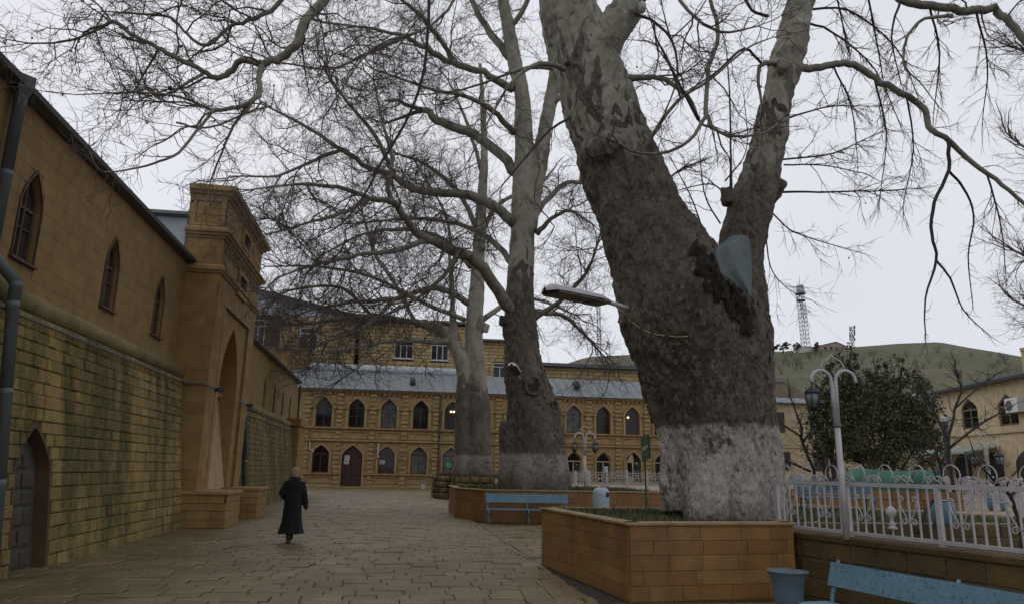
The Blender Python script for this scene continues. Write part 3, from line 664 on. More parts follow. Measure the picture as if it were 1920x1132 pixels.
# cornices wrap side and front
def cornice(v, prof, name='cornice'):
    mx_ = max(w for _, w in prof)
    a = MB(); b = len(a.v)
    path = [(-6.26 - mx_, 'back')]
    def ring(off): return [(-6.26, PY0 - off), (PX + off, PY0 - off), (PX + off, PY1 + off), (-6.26, PY1 + off)]
    for dv, w in prof:
        a.v += [(x, y, v + dv) for x, y in ring(w)]
    mlen = len(prof)
    for i in range(mlen - 1):
        for j in range(3): a.f.append((i * 4 + j, i * 4 + j + 1, i * 4 + 5 + j, i * 4 + 4 + j))
    for i in (0, mlen - 1): a.f.append(tuple(i * 4 + j for j in range(4)))
    a.f.append(tuple(i * 4 for i in range(mlen)))
    return a.build(name, M['trim'], por)
cornice(7.02, [(0, 0.0), (0, 0.05), (0.06, 0.07), (0.08, 0.12), (0.18, 0.13), (0.20, 0.08), (0.26, 0.05), (0.26, 0)])
cornice(8.06, [(0, 0), (0, 0.04), (0.06, 0.06), (0.08, 0.12), (0.14, 0.13), (0.16, 0.19), (0.24, 0.20), (0.28, 0.12), (0.36, 0.04), (0.36, 0)])
cornice(9.28, [(0, 0.0), (0, 0.04), (0.07, 0.06), (0.10, 0.13), (0.16, 0.15), (0.20, 0.24), (0.34, 0.26), (0.36, 0.22), (0.36, 0)])
# recessed panel frame on the side of the attic
m = MB(); m.panel(ps, rect(-6.2, PX - 0.02, 8.43, 9.27), [rect(-6.06, PX - 0.14, 8.5, 9.2)], 0.05, 0.06); m.build('attic_frame', M['trim'], por)
# carved frieze band and framed panels on the front
fz = MB(); fz.panel(pf, rect(PY0 + 0.15, PY1 - 0.1, 7.72, 8.05), [], 0.02, 0.03)
rr = random.Random(3)
for i in range(64):
    for j in range(4):
        u = PY0 + 0.2 + i * 0.085; v = 7.745 + j * 0.073
        if rr.random() < 0.72:
            c_ = pf.p(u + 0.03, v + 0.03, 0.02); fz.box(c_.x - 0.005, c_.x + rr.uniform(0.012, 0.03), c_.y - 0.03, c_.y + rr.uniform(0.0, 0.045), c_.z - rr.uniform(0.005, 0.03), c_.z + rr.uniform(0.005, 0.035))
fz.build('carved_frieze', stone_mat('carved_stone', [(0.24, 0.19, 0.12), (0.20, 0.155, 0.095)], tone=0.7, bump=1.0, sc=1.5, dark=0.6), por)
for (u0, u1, v0, v1) in ((23.35, 24.7, 6.92, 7.72), (23.35, 24.65, 8.5, 9.15)):
    m = MB(); m.panel(pf, rect(u0, u1, v0, v1), [rect(u0 + 0.12, u1 - 0.12, v0 + 0.12, v1 - 0.12)], 0.09, 0.12); m.build('panel_frame', M['trim'], por)
    m = MB(); m.panel(pf, rect(u0 + 0.1, u1 - 0.1, v0 + 0.1, v1 - 0.1), [], -0.0, 0.02)
    for i in range(60):
        c_ = pf.p(rr.uniform(u0 + 0.16, u1 - 0.16), rr.uniform(v0 + 0.16, v1 - 0.16), 0.0); m.box(c_.x - 0.01, c_.x + 0.03, c_.y - 0.03, c_.y + 0.03, c_.z - 0.02, c_.z + 0.02)
    m.build('carved_panel', M['mortar'], por)
m = MB(); m.panel(pf, rect(22.10, 26.0, 0.95, 6.42), [rect(22.25, 25.85, 0.9499, 6.28)], 0.03, 0.04); m.build('niche_frame', M['trim'], por)
# two plinths
def plinth(y0, y1, x1):
    m = MB(); m.box(-6.2, x1 - 0.02, y0 + 0.02, y1 - 0.02, -0.1, 0.86); m.build('plinth', M['mortar'], por)
    fa = Fr((x1 - 0.02, 0, 0), (0, 1, 0)); fb = Fr((0, y0 + 0.02, 0), (1, 0, 0))
    masonry(por, 'plinth_block', fa, y0 + 0.02, y1 - 0.02, 0, 0.86, 0.215, (0.4, 0.7), M['portal'], 0.010, 0.02, (), 40, int(y0 * 7), 0.02, 0.01)
    masonry(por, 'plinth_block', fb, -5.9, x1 - 0.02, 0, 0.86, 0.215, (0.4, 0.7), M['portal'], 0.010, 0.02, (), 40, int(y0 * 9), 0.02, 0.01)
    m = MB(); m.bbox(-6.2, x1 + 0.05, y0 - 0.05, y1 + 0.05, 0.86, 0.95, 0.015); m.build('plinth_cap', M['trim'], por)
plinth(20.95, 22.75, -4.32); plinth(24.85, 26.6, -4.2)
m = MB(); m.bbox(-5.6, -4.75, 22.7, 24.9, -0.05, 0.14, 0.02); m.build('step', M['trim'], por)
# ================================================================ BACK BUILDING (two storeys of pointed windows)
BY, BX0, SP = 64.0, -6.0, 2.745
bb = thing('arcaded_building', 'long two-storey sandstone building with rows of pointed windows and grey metal roof', 'building', (10, BY, 0))
ff = Fr((0, BY, 0), (1, 0, 0))
XL, XR, ZE = -9.2, 28.3, 8.15
cent = [BX0 + SP * k for k in range(13)]
UW, LW = 1.32, 1.36
def uarch(c, g=0.0): return arch(c, 4.98 - g, UW + 2 * g, 6.62, 7.42 + 1.2 * g, 8, 1.9)
def larch(c, g=0.0): return arch(c, 1.16 - g, LW + 2 * g, 2.72, 3.46 + 1.2 * g, 8, 1.8)
DOORK, ODOORK = 1, 10
def low(k, g=0.0):
    if k == DOORK: return arch(cent[k] - 0.14, 0.02, 1.72 + 2 * g, 2.55, 3.46 + 1.2 * g, 8, 1.7)
    if k >= 8: return arch(cent[k], 0.62 - g * 0, LW + 0.05 + 2 * g, 2.60, 3.40 + 1.2 * g, 8, 1.8)
    return larch(cent[k], g)
m = MB()
m.panel(ff, rect(XL, XR, -0.1, 3.80), [low(k) for k in range(13)], 0, 0.32)
m.panel(ff, rect(XL, XR, 3.80, ZE), [uarch(c) for c in cent], 0, 0.32)
m.build('facade_wall', M['facade'], bb)
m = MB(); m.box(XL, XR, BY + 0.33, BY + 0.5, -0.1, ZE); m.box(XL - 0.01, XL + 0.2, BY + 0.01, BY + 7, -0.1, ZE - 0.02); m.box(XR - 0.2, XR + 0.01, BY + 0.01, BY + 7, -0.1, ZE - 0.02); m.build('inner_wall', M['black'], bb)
# mouldings
def strip(prof, name, u0=XL, u1=XR):
    a = MB(); a.profile(ff, prof, u0, u1); return a.build(name, M['facade'], bb)
strip([(4.78, 0), (4.78, 0.16), (4.83, 0.26), (4.91, 0.28), (4.96, 0.14), (4.96, 0)], 'sill_course')
strip([(3.74, 0), (3.74, 0.14), (3.80, 0.24), (3.90, 0.25), (3.94, 0.10), (3.94, 0)], 'string_course')
for u0, u1 in ((XL, cent[1] - 1.15), (cent[1] + 0.87, XR)):
    strip([(0.96, 0), (0.96, 0.14), (1.05, 0.22), (1.11, 0.09), (1.11, 0)], 'dado_course', u0, u1)
    strip([(-0.1, 0), (-0.1, 0.16), (0.16, 0.16), (0.22, 0.08), (0.22, 0)], 'base_course', u0, u1)
strip([(7.94, 0), (7.94, 0.20), (8.02, 0.36), (8.12, 0.40), (8.15, 0.40), (8.15, 0)], 'cornice')
# arch mouldings, dado and spandrel panels, dentils
am = MB(); am.panel(LOCAL, arch(0, 0, UW + 0.42, 1.64, 2.72, 8, 1.9), [arch(0, -0.0001, UW + 0.06, 1.64, 2.48, 8, 1.9)], 0.17, 0.17); am = am.mesh('arch_moulding', M['facade'])
al = MB(); al.panel(LOCAL, arch(0, 0, LW + 0.36, 1.56, 2.52, 8, 1.8), [arch(0, -0.0001, LW + 0.06, 1.56, 2.33, 8, 1.8)], 0.14, 0.14); al = al.mesh('arch_moulding', M['facade'])
pn = MB(); pn.panel(LOCAL, rect(-0.98, 0.98, 0, 0.62), [rect(-0.9, 0.9, 0.08, 0.54)], 0.11, 0.11); pn = pn.mesh('panel_frame', M['facade'])
pl = MB(); pl.panel(LOCAL, rect(-0.98, 0.98, 0, 0.6), [rect(-0.9, 0.9, 0.08, 0.52)], 0.11, 0.11); pl = pl.mesh('panel_frame', M['facade'])
dn = MB(); dn.bbox(-0.12, 0.12, -0.20, 0, 0, 0.2, 0.02); dn = dn.mesh('dentil', M['facade'])
ip = MB(); ip.profile(LOCAL, [(0, 0), (0, 0.18), (0.06, 0.24), (0.11, 0.24), (0.13, 0.18), (0.13, 0)], -0.21, 0.21); ip = ip.mesh('impost', M['facade'])
for k, c in enumerate(cent):
    obj('arch_moulding', am, bb, ff.M(c, 4.97, 0)); obj('panel_frame', pn, bb, ff.M(c, 4.03, 0))
    if k != DOORK: obj('arch_moulding', al, bb, ff.M(c, 1.12 if k < 8 else 1.06, 0))
    if k != DOORK and k < 8: obj('panel_frame', pl, bb, ff.M(c, 0.30, 0))
    for s in (-1, 1): obj('impost', ip, bb, ff.M(c + s * (UW / 2 + 0.29), 6.50, 0))
    for j in range(5): obj('dentil', dn, bb, ff.M(c - 0.84 + j * 0.42, 7.74 + (0.0 if j % 2 else 0.04), 0))
# rusticated pilasters, block by block
pb = [MB().bbox(-0.28, 0.28, -0.19, 0.0, 0, 0.295, 0.03).mesh('pilaster_block', M['facade']), MB().bbox(-0.235, 0.235, -0.13, 0.0, 0, 0.31, 0.02).mesh('pilaster_block', M['facade'])]
for k in range(14):
    c = BX0 - SP / 2 + SP * k
    if k == 1: c -= 0.05
    for z0, nb in ((0.22, 2), (1.14, 7), (3.98, 2), (4.98, 8)):
        for j in range(nb):
            hgt = 0.372 if nb > 2 else 0.385
            obj('pilaster_block', pb[(j + (nb > 2)) % 2], bb, ff.M(c, z0 + j * hgt, 0))
for j in range(20): obj('pilaster_block', pb[j % 2], bb, ff.M(-8.6, 0.25 + j * 0.385, 0.01))
# windows
def double_win(name, w, v0, vs, va, wood, glass, p, f=0.07, hbar=True, fan=True):
    a = MB(); o = arch(0, v0, w, vs, va, 8, p)
    holes = [rect(-w / 2 + f, -f * 0.5, v0 + f, vs - f * 0.5), rect(f * 0.5, w / 2 - f, v0 + f, vs - f * 0.5), arch(0, vs + f * 0.5, w - 2 * f, vs + f * 0.6, va - f * 1.5, 8, p)]
    a.panel(LOCAL, o, holes, 0, 0.06)
    if hbar:
        z = v0 + (vs - v0) * 0.58
        for s in (-1, 1): a.box(min(s * f * 0.5, s * (w / 2 - f)), max(s * f * 0.5, s * (w / 2 - f)), 0.01, 0.04, z - 0.018, z + 0.018)
    if fan:
        for s in (-0.55, 0, 0.55): a.beam((s * 0.12, 0.025, vs + 0.02), (s * w * 0.40, 0.025, va - 0.08 - abs(s) * 0.62), 0.03, 0.03, (0, 1, 0))
    q = MB(); q.panel(LOCAL, arch(0, v0 + 0.01, w - 0.02, vs, va - 0.02, 8, p), [], -0.035, 0)
    return a.mesh(name, wood), q.mesh('pane', glass)
uw, ug = double_win('window', UW, 4.98, 6.62, 7.42, M['woodred'], M['glass'], 1.9)
_, ugc = double_win('window', UW, 4.98, 6.62, 7.42, M['woodred'], M['curtain'], 1.9)
lw, lg = double_win('window', LW, 1.16, 2.72, 3.46, M['woodred'], M['glass'], 1.8, hbar=False, fan=False)
_, lgc = double_win('window', LW, 1.16, 2.72, 3.46, M['woodred'], M['curtain'], 1.8, hbar=False, fan=False)
rw, rg = double_win('window', LW + 0.05, 0.62, 2.50, 3.40, M['cream'], M['glass'], 1.8, 0.10, False, False)
for k, c in enumerate(cent):
    mt = ff.M(c, 0, -0.16); o = obj('window', uw, bb, mt); obj('pane', ug if k not in (2, 8) else ugc, o, mt)
    if k == DOORK: continue
    if k == ODOORK:                                              # open door leaf swung out, dark inside
        d = MB(); d.panel(LOCAL, [(0, 0.05), (0.72, 0.05), (0.72, 2.7), (0.6, 3.25), (0, 2.5)], [rect(0.14, 0.58, 1.2, 2.45)], 0, 0.06)
        hm_ = ff.M(c - 0.70, 0, 0.05) @ Matrix.Rotation(R(-35), 4, 'Z')
        dl = d.build('door_leaf', M['cream'], bb, hm_); q = MB(); q.panel(LOCAL, rect(0.12, 0.6, 1.18, 2.47), [], -0.03, 0); q.build('pane', M['glass'], dl, hm_)
        continue
    a_, g_ = (lw, lg) if k < 8 else (rw, rg)
    o = obj('window', a_, bb, mt); obj('pane', lgc if k in (3, 4) else g_, o, mt)
# door
dc = cent[DOORK] - 0.14
d = MB(); d.panel(ff, arch(dc, 0.03, 1.70, 2.55, 3.44, 8, 1.7), [], -0.14, 0.06); dd = d.build('door', M['door'], bb)
for s in (-1, 1):
    for z0, z1 in ((0.15, 0.85), (0.95, 1.75), (1.85, 2.5)):
        d = MB(); x0 = dc + (0.06 if s > 0 else -0.78); d.bbox(x0, x0 + 0.72, BY + 0.10, BY + 0.139, z0, z1, 0.02); d.build('door_panel', M['door'], dd)
d = MB(); d.panel(ff, low(1, 0.16), [low(1)], 0.07, 0.08); d.build('door_surround', M['facade'], bb)
d = MB(); d.bbox(dc - 1.1, dc + 1.1, BY - 0.45, BY + 0.0, -0.06, 0.08, 0.02); d.build('door_step', M['trim'], bb)
d = MB(); d.tube([(dc + 0.1, BY + 0.1, 1.15), (dc + 0.1, BY + 0.02, 1.15), (dc + 0.1, BY + 0.02, 1.3)], 0.015, 6); d.build('handle', M['zinc'], dd)
# notices: flat print, its lines too small to read
def notice(u, v, w, h, label):
    t = thing('paper_notice', label, 'notice', ff.p(u, v, 0.0))
    a = MB(); a.box(u - w / 2, u + w / 2, BY + 0.085, BY + 0.092, v, v + h); a.build('sheet', M['paper'], t)
    a = MB()
    for i in range(5): a.box(u - w * 0.36, u + w * (0.36 - 0.1 * (i % 3)), BY + 0.082, BY + 0.0845, v + h * (0.15 + 0.15 * i), v + h * (0.15 + 0.15 * i) + 0.03)
    a.build('printed_lines', M['ink'], t)
notice(dc - 0.42, 2.26, 0.40, 0.36, 'upper white paper notice on the dark maroon door')
notice(dc - 0.46, 1.90, 0.40, 0.32, 'lower white paper notice on the dark maroon door')
notice(cent[2] - 0.36, 1.95, 0.42, 0.32, 'white paper notice in the window next to the maroon door')
notice(cent[9] + 0.25, 1.6, 0.36, 0.5, 'white paper notice in the cream-framed window beside the open door')
gs = thing('window_sign', 'small green lit sign hung in a curtained ground-floor window', 'sign', (cent[4] - 0.15, BY + 0.05, 1.7))
a = MB(); a.tube([(0.15 * math.cos(q_), 0.15 * math.sin(q_), 0) for q_ in np.linspace(0, 2 * math.pi, 15)], 0.05, 6); a.build('ring', M['litgreen'], gs, Matrix.Translation((cent[4] - 0.15, BY + 0.06, 1.95)) @ Matrix.Rotation(R(90), 4, 'X'))
# lit bulbs seen through two upper windows
for c, v, n_ in ((cent[4], 6.55, 2), (cent[10] - 0.35, 6.50, 1)):
    t = thing('ceiling_lamp', 'pair of glowing orange bulbs behind an upper window' if n_ == 2 else 'single glowing orange bulb behind an upper window', 'lamp', (c, BY + 0.1, v))
    for i in range(n_):
        a = MB(); a.lathe([(0.02, -0.09), (0.08, -0.05), (0.10, 0), (0.08, 0.06), (0.02, 0.09)], 10, (c - 0.1 * (n_ - 1) + 0.24 * i, BY + 0.10, v)); a.build('bulb', M['lit'], t)
    a = MB(); a.tube([(c - 0.15, BY + 0.1, v + 0.1), (c + 0.15, BY + 0.1, v + 0.1)], 0.015, 5); a.build('holder', M['black'], t)
# roof: sheets with standing seams
def sheet_roof(parent, fr, u0, u1, v0, w0, v1, w1, step, mat, name='roof_sheet', seam=0.05):
    a = fr.p(0, v0, w0) - fr.p(0, 0, 0); b = fr.p(0, v1, w1) - fr.p(0, 0, 0); nn = (b - a).cross(fr.u).normalized() * -1
    if nn.z < 0: nn = -nn
    n_ = int((u1 - u0) / step)
    for i in range(n_):
        x0, x1 = u0 + (u1 - u0) * i / n_, u0 + (u1 - u0) * (i + 1) / n_
        q = MB(); o = fr.p(0, 0, 0)
        A = [o + fr.u * x0 + a, o + fr.u * x1 + a, o + fr.u * x1 + b, o + fr.u * x0 + b]
        l = rnd.uniform(0, 0.015)
        q.add([p + nn * l for p in A] + [p + nn * (l - 0.02) for p in A], [(0, 1, 2, 3), (4, 5, 1, 0), (5, 6, 2, 1), (7, 4, 0, 3)])
        q.beam(o + fr.u * x0 + a + nn * seam * 0.5, o + fr.u * x0 + b + nn * seam * 0.5, 0.035, seam, nn)
        q.build(name, mat, parent)
sheet_roof(bb, ff, XL - 0.2, XR + 0.2, 8.20, 0.42, 10.3, -4.2, 0.95, M['roof'])
m = MB(); m.profile(ff, [(8.14, -0.1), (8.14, 0.40), (8.10, 0.50), (8.20, 0.52), (8.22, 0.40), (8.2, -0.1)], XL - 0.2, XR + 0.2); m.build('gutter', M['roof_dark'], bb)
m = MB(); m.add([(XL, BY + 4.2, 10.3), (XR, BY + 4.2, 10.3), (XR, BY + 7, 9.5), (XL, BY + 7, 9.5)], [(0, 1, 2, 3)]); m.build('back_roof', M['roof'], bb)
m = MB(); m.tube([(-8.0, BY + 4.6, 10.6), (6.4, BY + 4.6, 10.55)], 0.42, 10); m.build('ridge_duct', M['clad'], bb, smooth=True)
for px, py in ((774, 718), (1081, 724)):
    p = at_Y(px, py, BY + 1.4); q = MB(); q.tube([p + Vector((0, -0.28, -0.25)), p + Vector((0, -0.28, 0.10)), p + Vector((0, -0.1, 0.32)), p + Vector((0, 0.9, 0.35))], [0.24, 0.25, 0.24, 0.2], 12); q.build('roof_vent', M['black'], bb, smooth=True)
downpipe([(cent[4] - 1.37 + 0.28, BY - 0.22, 8.1), (cent[4] - 1.37 + 0.28, BY - 0.22, 0.1)], 'brown-grey downpipe on the arcaded facade behind the rough stone planter', 0.07)
m = MB(); m.tube([(cent[2] - 0.72, BY - 0.2, 3.7), (cent[2] - 0.74, BY - 0.2, 2.6), (cent[2] - 0.60, BY - 0.2, 2.52)], 0.06, 8)
t = thing('stove_pipe', 'short pale stove pipe elbow beside the window next to the maroon door', 'pipe', (cent[2] - 0.72, BY - 0.2, 2.5)); m.build('pipe', M['white'], t)
m = MB(); m.tube([(cent[0] - 0.95, BY - 0.15, 3.75), (cent[0] - 0.95, BY - 0.15, 3.1), (cent[0] - 0.6, BY - 0.15, 2.85)], 0.05, 8)
t = thing('stove_pipe', 'thin white stove pipe bent over the corner ground-floor window', 'pipe', (cent[0] - 0.9, BY - 0.15, 2.8)); m.build('pipe', M['white'], t)

# ================================================================ HOUSES BEHIND
def pvc_window(parent, fr, u, v, w, h, trans=0.3, ncol=2, dark=True):
    a = MB(); f = 0.09; zt = h * (1 - trans); hs = []
    for i in range(ncol):
        x0 = -w / 2 + f * 0.8 + (w - f * 0.6) / ncol * i; x1 = x0 + (w - f * 0.6) / ncol - f
        hs.append(rect(x0, x1, f, zt - f * 0.4))
    hs.append(rect(-w / 2 + f, w / 2 - f, zt + f * 0.4, h - f))
    a.panel(LOCAL, rect(-w / 2, w / 2, 0, h), hs, 0.02, 0.12); mt = fr.M(u, v, 0)
    o = a.build('window', M['pvc'], parent, mt)
    q = MB(); q.panel(LOCAL, rect(-w / 2 + 0.02, w / 2 - 0.02, 0.02, h - 0.02), [], -0.06, 0); q.build('pane', M['glass'], o, mt)
    s = MB(); s.box(-w / 2 - 0.08, w / 2 + 0.08, -0.12, 0.02, -0.07, -0.005); s.build('sill', M['pvc'], o, mt)
ha = thing('block_house', 'yellow stone-block house with grey clad gable and white windows behind the long building', 'house', (-11, 72, 0))
fa = Fr((0, 72, 0), (1, 0, 0)); A0, A1 = -17.5, -4.3
wa = [(-13.85, 12.95, 1.85, 2.55), (-8.75, 12.7, 1.7, 2.2)]
hol = [rect(u - w / 2, u + w / 2, v, v + h) for u, v, w, h in wa]
m = MB(); m.panel(fa, rect(A0, A1, -0.1, 16.0), hol, -0.02, 0.2); m.box(A1 - 0.02, A1, 72.03, 82, 0, 15.8); m.build('wall', M['mortar'], ha)
masonry(ha, 'wall_block', fa, A0 + 6, A1, 9.0, 16.0, 0.36, (0.55, 0.85), M['yellow'], 0.045, 0.035, [rect_cut(u - w / 2, u + w / 2, v, v + h) for u, v, w, h in wa], 300, 41, 0.05, 0.04, -0.02, wjit=0.5)
for u, v, w, h in wa: pvc_window(ha, fa, u, v, w, h, 0.25, 3 if w > 1.8 else 2)
m = MB(); m.panel(fa, [(A0, 16.0), (A1 + 0.2, 16.0), (A1 + 0.2, 16.1), (-14.2, 18.3), (A0, 19.2)], [], 0.03, 0.1); m.build('gable_cladding', M['clad'], ha)
m = MB(); m.beam((A1 + 0.5, 71.7, 16.05), (-14.2, 71.7, 18.35), 0.5, 0.12, (0, 1, 0)); m.beam((-14.2, 71.7, 18.35), (A0, 71.7, 19.25), 0.5, 0.12, (0, 1, 0)); m.build('roof_edge', M['roof_dark'], ha)
m = MB(); m.add([(A1 + 0.5, 71.6, 16.12), (-14.2, 71.6, 18.42), (-14.2, 84, 18.42), (A1 + 0.5, 84, 16.12)], [(0, 1, 2, 3)]); m.build('roof', M['roof'], ha)
m = MB(); m.box(-14.5, -8.2, 69.3, 71.94, 8.0, 12.3); m.build('lower_annexe', stone_mat('rough_brown_wall', [(0.22, 0.14, 0.06), (0.26, 0.17, 0.08)], moss=0.5, tone=0.7, bump=1.0), ha)
m = MB(); m.box(-14.6, -8.1, 69.2, 71.95, 12.3, 12.42); m.build('annexe_roof', M['roof_dark'], ha)

hb = thing('block_house', 'wide yellow stone-block house with white barred windows and laundry above the arcaded roof', 'house', (4, 74, 0))
fb = Fr((0, 74, 0), (1, 0, 0)); B0, B1 = -4.0, 12.6
wb = [(0.55, 12.55, 1.9, 1.75), (4.25, 12.5, 1.8, 2.0), (10.55, 10.6, 1.5, 1.9), (0.6, 9.2, 1.9, 1.2), (4.4, 9.2, 1.9, 1.3)]
hol = [rect(u - w / 2, u + w / 2, v, v + h) for u, v, w, h in wb]
topb = lambda u: 15.9 if u < -1.2 else (16.3 if u < 7.2 else 14.7)
m = MB(); m.panel(fb, [(B0, -0.1), (B1, -0.1), (B1, 14.7), (7.2, 14.7), (7.2, 16.3), (B0, 16.3)], hol, -0.02, 0.2); m.box(B0 - 0.01, B0 + 0.02, 74.03, 84, 0, 16); m.box(B1 - 0.02, B1, 74.03, 84, 0, 14.5); m.build('wall', M['mortar'], hb)
masonry(hb, 'wall_block', fb, B0, B1, 9.0, 16.2, 0.36, (0.55, 0.85), M['yellow'], 0.045, 0.035, [rect_cut(u - w / 2, u + w / 2, v, v + h) for u, v, w, h in wb], 300, 42, 0.05, 0.04, -0.02, clipv=topb, wjit=0.5)
for u, v, w, h in wb: pvc_window(hb, fb, u, v, w, h, 0.22, 3 if w > 1.7 else 2)
m = MB(); m.box(B0 - 0.4, 7.6, 73.3, 85, 16.3, 16.55); m.build('roof', M['roof_dark'], hb)
m = MB(); m.box(7.22, B1 + 0.4, 73.4, 85, 14.7, 14.9); m.build('lower_roof', M['roof_dark'], hb)
t = thing('hanging_cloth', 'bright blue cloth hung out below a barred window', 'cloth', (0.6, 73.8, 10.3))
m = MB()
for i in range(7):
    for j in range(5): m.v.append((0.25 + i * 0.12 + 0.06 * math.sin(j * 1.7 + i), 73.75 + 0.05 * math.sin(i * 2.2), 11.45 - j * 0.32 - 0.07 * abs(math.sin(i))))
for i in range(6):
    for j in range(4): a = i * 5 + j; m.f.append((a, a + 1, a + 6, a + 5))
m.build('cloth', M['cloth'], t)
m = MB(); m.tube([(-1.0, 73.75, 11.5), (2.4, 73.75, 11.5)], 0.02, 5); m.build('line', M['zinc'], t)

hc = thing('block_house', 'low yellow stone-block wall house with dark flat roof edge right of the second plane tree', 'house', (22, 76, 0))
fc = Fr((0, 76, 0), (1, 0, 0))
m = MB(); m.panel(fc, rect(12.7, 30, 0, 12.6), [], -0.02, 0.1); m.box(12.7, 30, 76.05, 84, 0, 12.55); m.build('wall', M['mortar'], hc)
masonry(hc, 'wall_block', fc, 12.8, 29.8, 10.0, 12.6, 0.36, (0.55, 0.85), M['yellow'], 0.04, 0.035, (), 260, 43, 0.05, 0.04, -0.02, wjit=0.5)
m = MB(); m.box(12.4, 27.5, 75.3, 84, 12.6, 12.95); m.build('roof', M['roof_dark'], hc)
m = MB(); m.add([(11, 84, 13.2), (27.0, 84, 13.0), (24, 92, 15.3), (14, 92, 15.5)], [(0, 1, 2, 3)]); m.box(12, 27, 84.2, 96, 0, 13.0); m.build('rear_roof', M['roof'], hc)

# pale building right of the big trunk
hp = thing('pale_building', 'pale stone-block building with light metal roof behind the evergreen trees', 'building', (39, 66, 0))
fp = Fr((0, 66, 0), (1, 0, 0)); wp = [(36.9, 5.6, 1.5, 2.0), (41.0, 5.6, 1.5, 2.0), (37.2, 2.0, 1.6, 1.8), (41.2, 2.0, 1.6, 1.8)]
hol = [rect(u - w / 2, u + w / 2, v, v + h) for u, v, w, h in wp]
m = MB(); m.panel(fp, rect(31, 46, 0, 8.5), hol, -0.02, 0.2); m.box(31, 46, 66.3, 74, 0, 8.4); m.build('wall', M['palestone'], hp)
masonry(hp, 'wall_block', fp, 31, 46, 4.4, 8.45, 0.4, (0.7, 1.1), M['palestone'], 0.04, 0.03, [rect_cut(u - w / 2, u + w / 2, v, v + h) for u, v, w, h in wp], 200, 44, 0.04, 0.03, -0.02)
for u, v, w, h in wp:
    mt = fp.M(u, v, -0.1); a = MB(); a.panel(LOCAL, rect(-w / 2, w / 2, 0, h), [rect(-w / 2 + 0.09, -0.04, 0.09, h - 0.09), rect(0.04, w / 2 - 0.09, 0.09, h - 0.09)], 0, 0.06); o = a.build('window', M['wood'], hp, mt)
    q = MB(); q.panel(LOCAL, rect(-w / 2, w / 2, 0, h), [], -0.03, 0); q.build('pane', M['glass'], o, mt)
m = MB(); m.profile(fp, [(4.2, 0), (4.2, 0.1), (4.35, 0.1), (4.35, 0)], 31, 46); m.build('string_course', M['palestone'], hp)
sheet_roof(hp, fp, 30.7, 46.3, 8.5, 0.4, 9.5, -4.5, 1.1, M['roof'])
m = MB(); m.beam((30.7, 65.6, 8.47), (46.3, 65.6, 8.47), 0.12, 0.12); m.build('gutter', M['roof_dark'], hp)
hg = thing('gabled_house', 'dull brown house with shallow pale-edged gable below the hill', 'house', (42, 84, 0))
m = MB(); m.box(36.5, 52, 84, 92, 0, 10.9); m.add([(36.0, 83.9, 10.9), (52.5, 83.9, 10.9), (48, 83.9, 13.1), (44, 83.9, 13.0)], [(0, 1, 2, 3)]); m.build('wall', plain_mat('dull_wall', (0.22, 0.18, 0.13), 0.9, 0.3, 1, 0.3), hg)
m = MB(); m.beam((36.0, 83.6, 11.0), (44, 83.6, 13.1), 0.5, 0.12, (0, 1, 0)); m.beam((44, 83.6, 13.1), (48.2, 83.6, 13.2), 0.5, 0.12, (0, 1, 0)); m.build('roof_edge', M['roof'], hg)

# cream building on the right
L_ = at_z(1757, 737, 7.5); R_ = at_z(1920, 705, 7.5); du = (R_ - L_); du.z = 0; du.normalize()
fr_ = Fr((L_.x, L_.y, 0), du)
hr = thing('cream_building', 'cream plastered building with pointed windows, chimney and air conditioner', 'building', (L_.x, L_.y, 0))
def on(px, py):                                                  # pixel -> (u,v) on that wall
    r = ray(px, py); t = (fr_.o - EYEP).dot(fr_.n) / r.dot(fr_.n); return fr_.uv(EYEP + r * t)
w1u, w1v = on(1821, 803); w2u, w2v = on(1893, 797); _, w1t = on(1816, 746); _, w2t = on(1886, 738); x0, _ = on(1805, 780); x1, _ = on(1836, 780)
ww = min(1.9, max(1.1, (x1 - x0) * 1.0)); wins = [(w1u, w1v, w1t), (w2u, w2v, w2t), (w2u + (w2u - w1u), w2v, w2t)]
vs_ = [v + (t_ - v) * 0.62 for _, v, t_ in wins]
WL = wins[2][0] + 3
m = MB(); m.panel(fr_, rect(0, WL, 0, 7.5), [arch(u, v, ww, s_, t_, 8, 1.6) for (u, v, t_), s_ in zip(wins, vs_)], 0, 0.22); e = fr_.n * -6
a = fr_.p(0, 0, -0.01); m.add([a, a + e, a + e + Vector((0, 0, 7.5)), a + Vector((0, 0, 7.5))], [(0, 1, 2, 3)]); m.build('wall', M['plaster'], hr)
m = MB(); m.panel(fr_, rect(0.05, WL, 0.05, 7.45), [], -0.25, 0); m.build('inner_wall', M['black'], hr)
for (u, v, t_), s_ in zip(wins, vs_):
    wm_, pm_ = double_win('window', ww, v, s_, t_, M['cream'] if False else wood_mat('weathered_frame', (0.16, 0.12, 0.06)), M['glass'], 1.6, 0.11)
    mt = fr_.M(u, 0, -0.1); o = obj('window', wm_, hr, mt); obj('pane', pm_, o, mt)
su, sv = on(1790, 816)
m = MB(); m.profile(fr_, [(sv - 0.1, 0), (sv - 0.1, 0.12), (sv + 0.05, 0.12), (sv + 0.05, 0)], 0, WL); m.build('string_course', M['plaster'], hr)
sheet_roof(hr, fr_, -0.4, WL, 7.5, 0.5, 8.9, -5, 0.9, M['roof'])
m = MB(); m.profile(fr_, [(7.42, 0.0), (7.42, 0.5), (7.56, 0.56), (7.56, 0)], -0.4, WL); m.build('gutter', M['zinc'], hr)
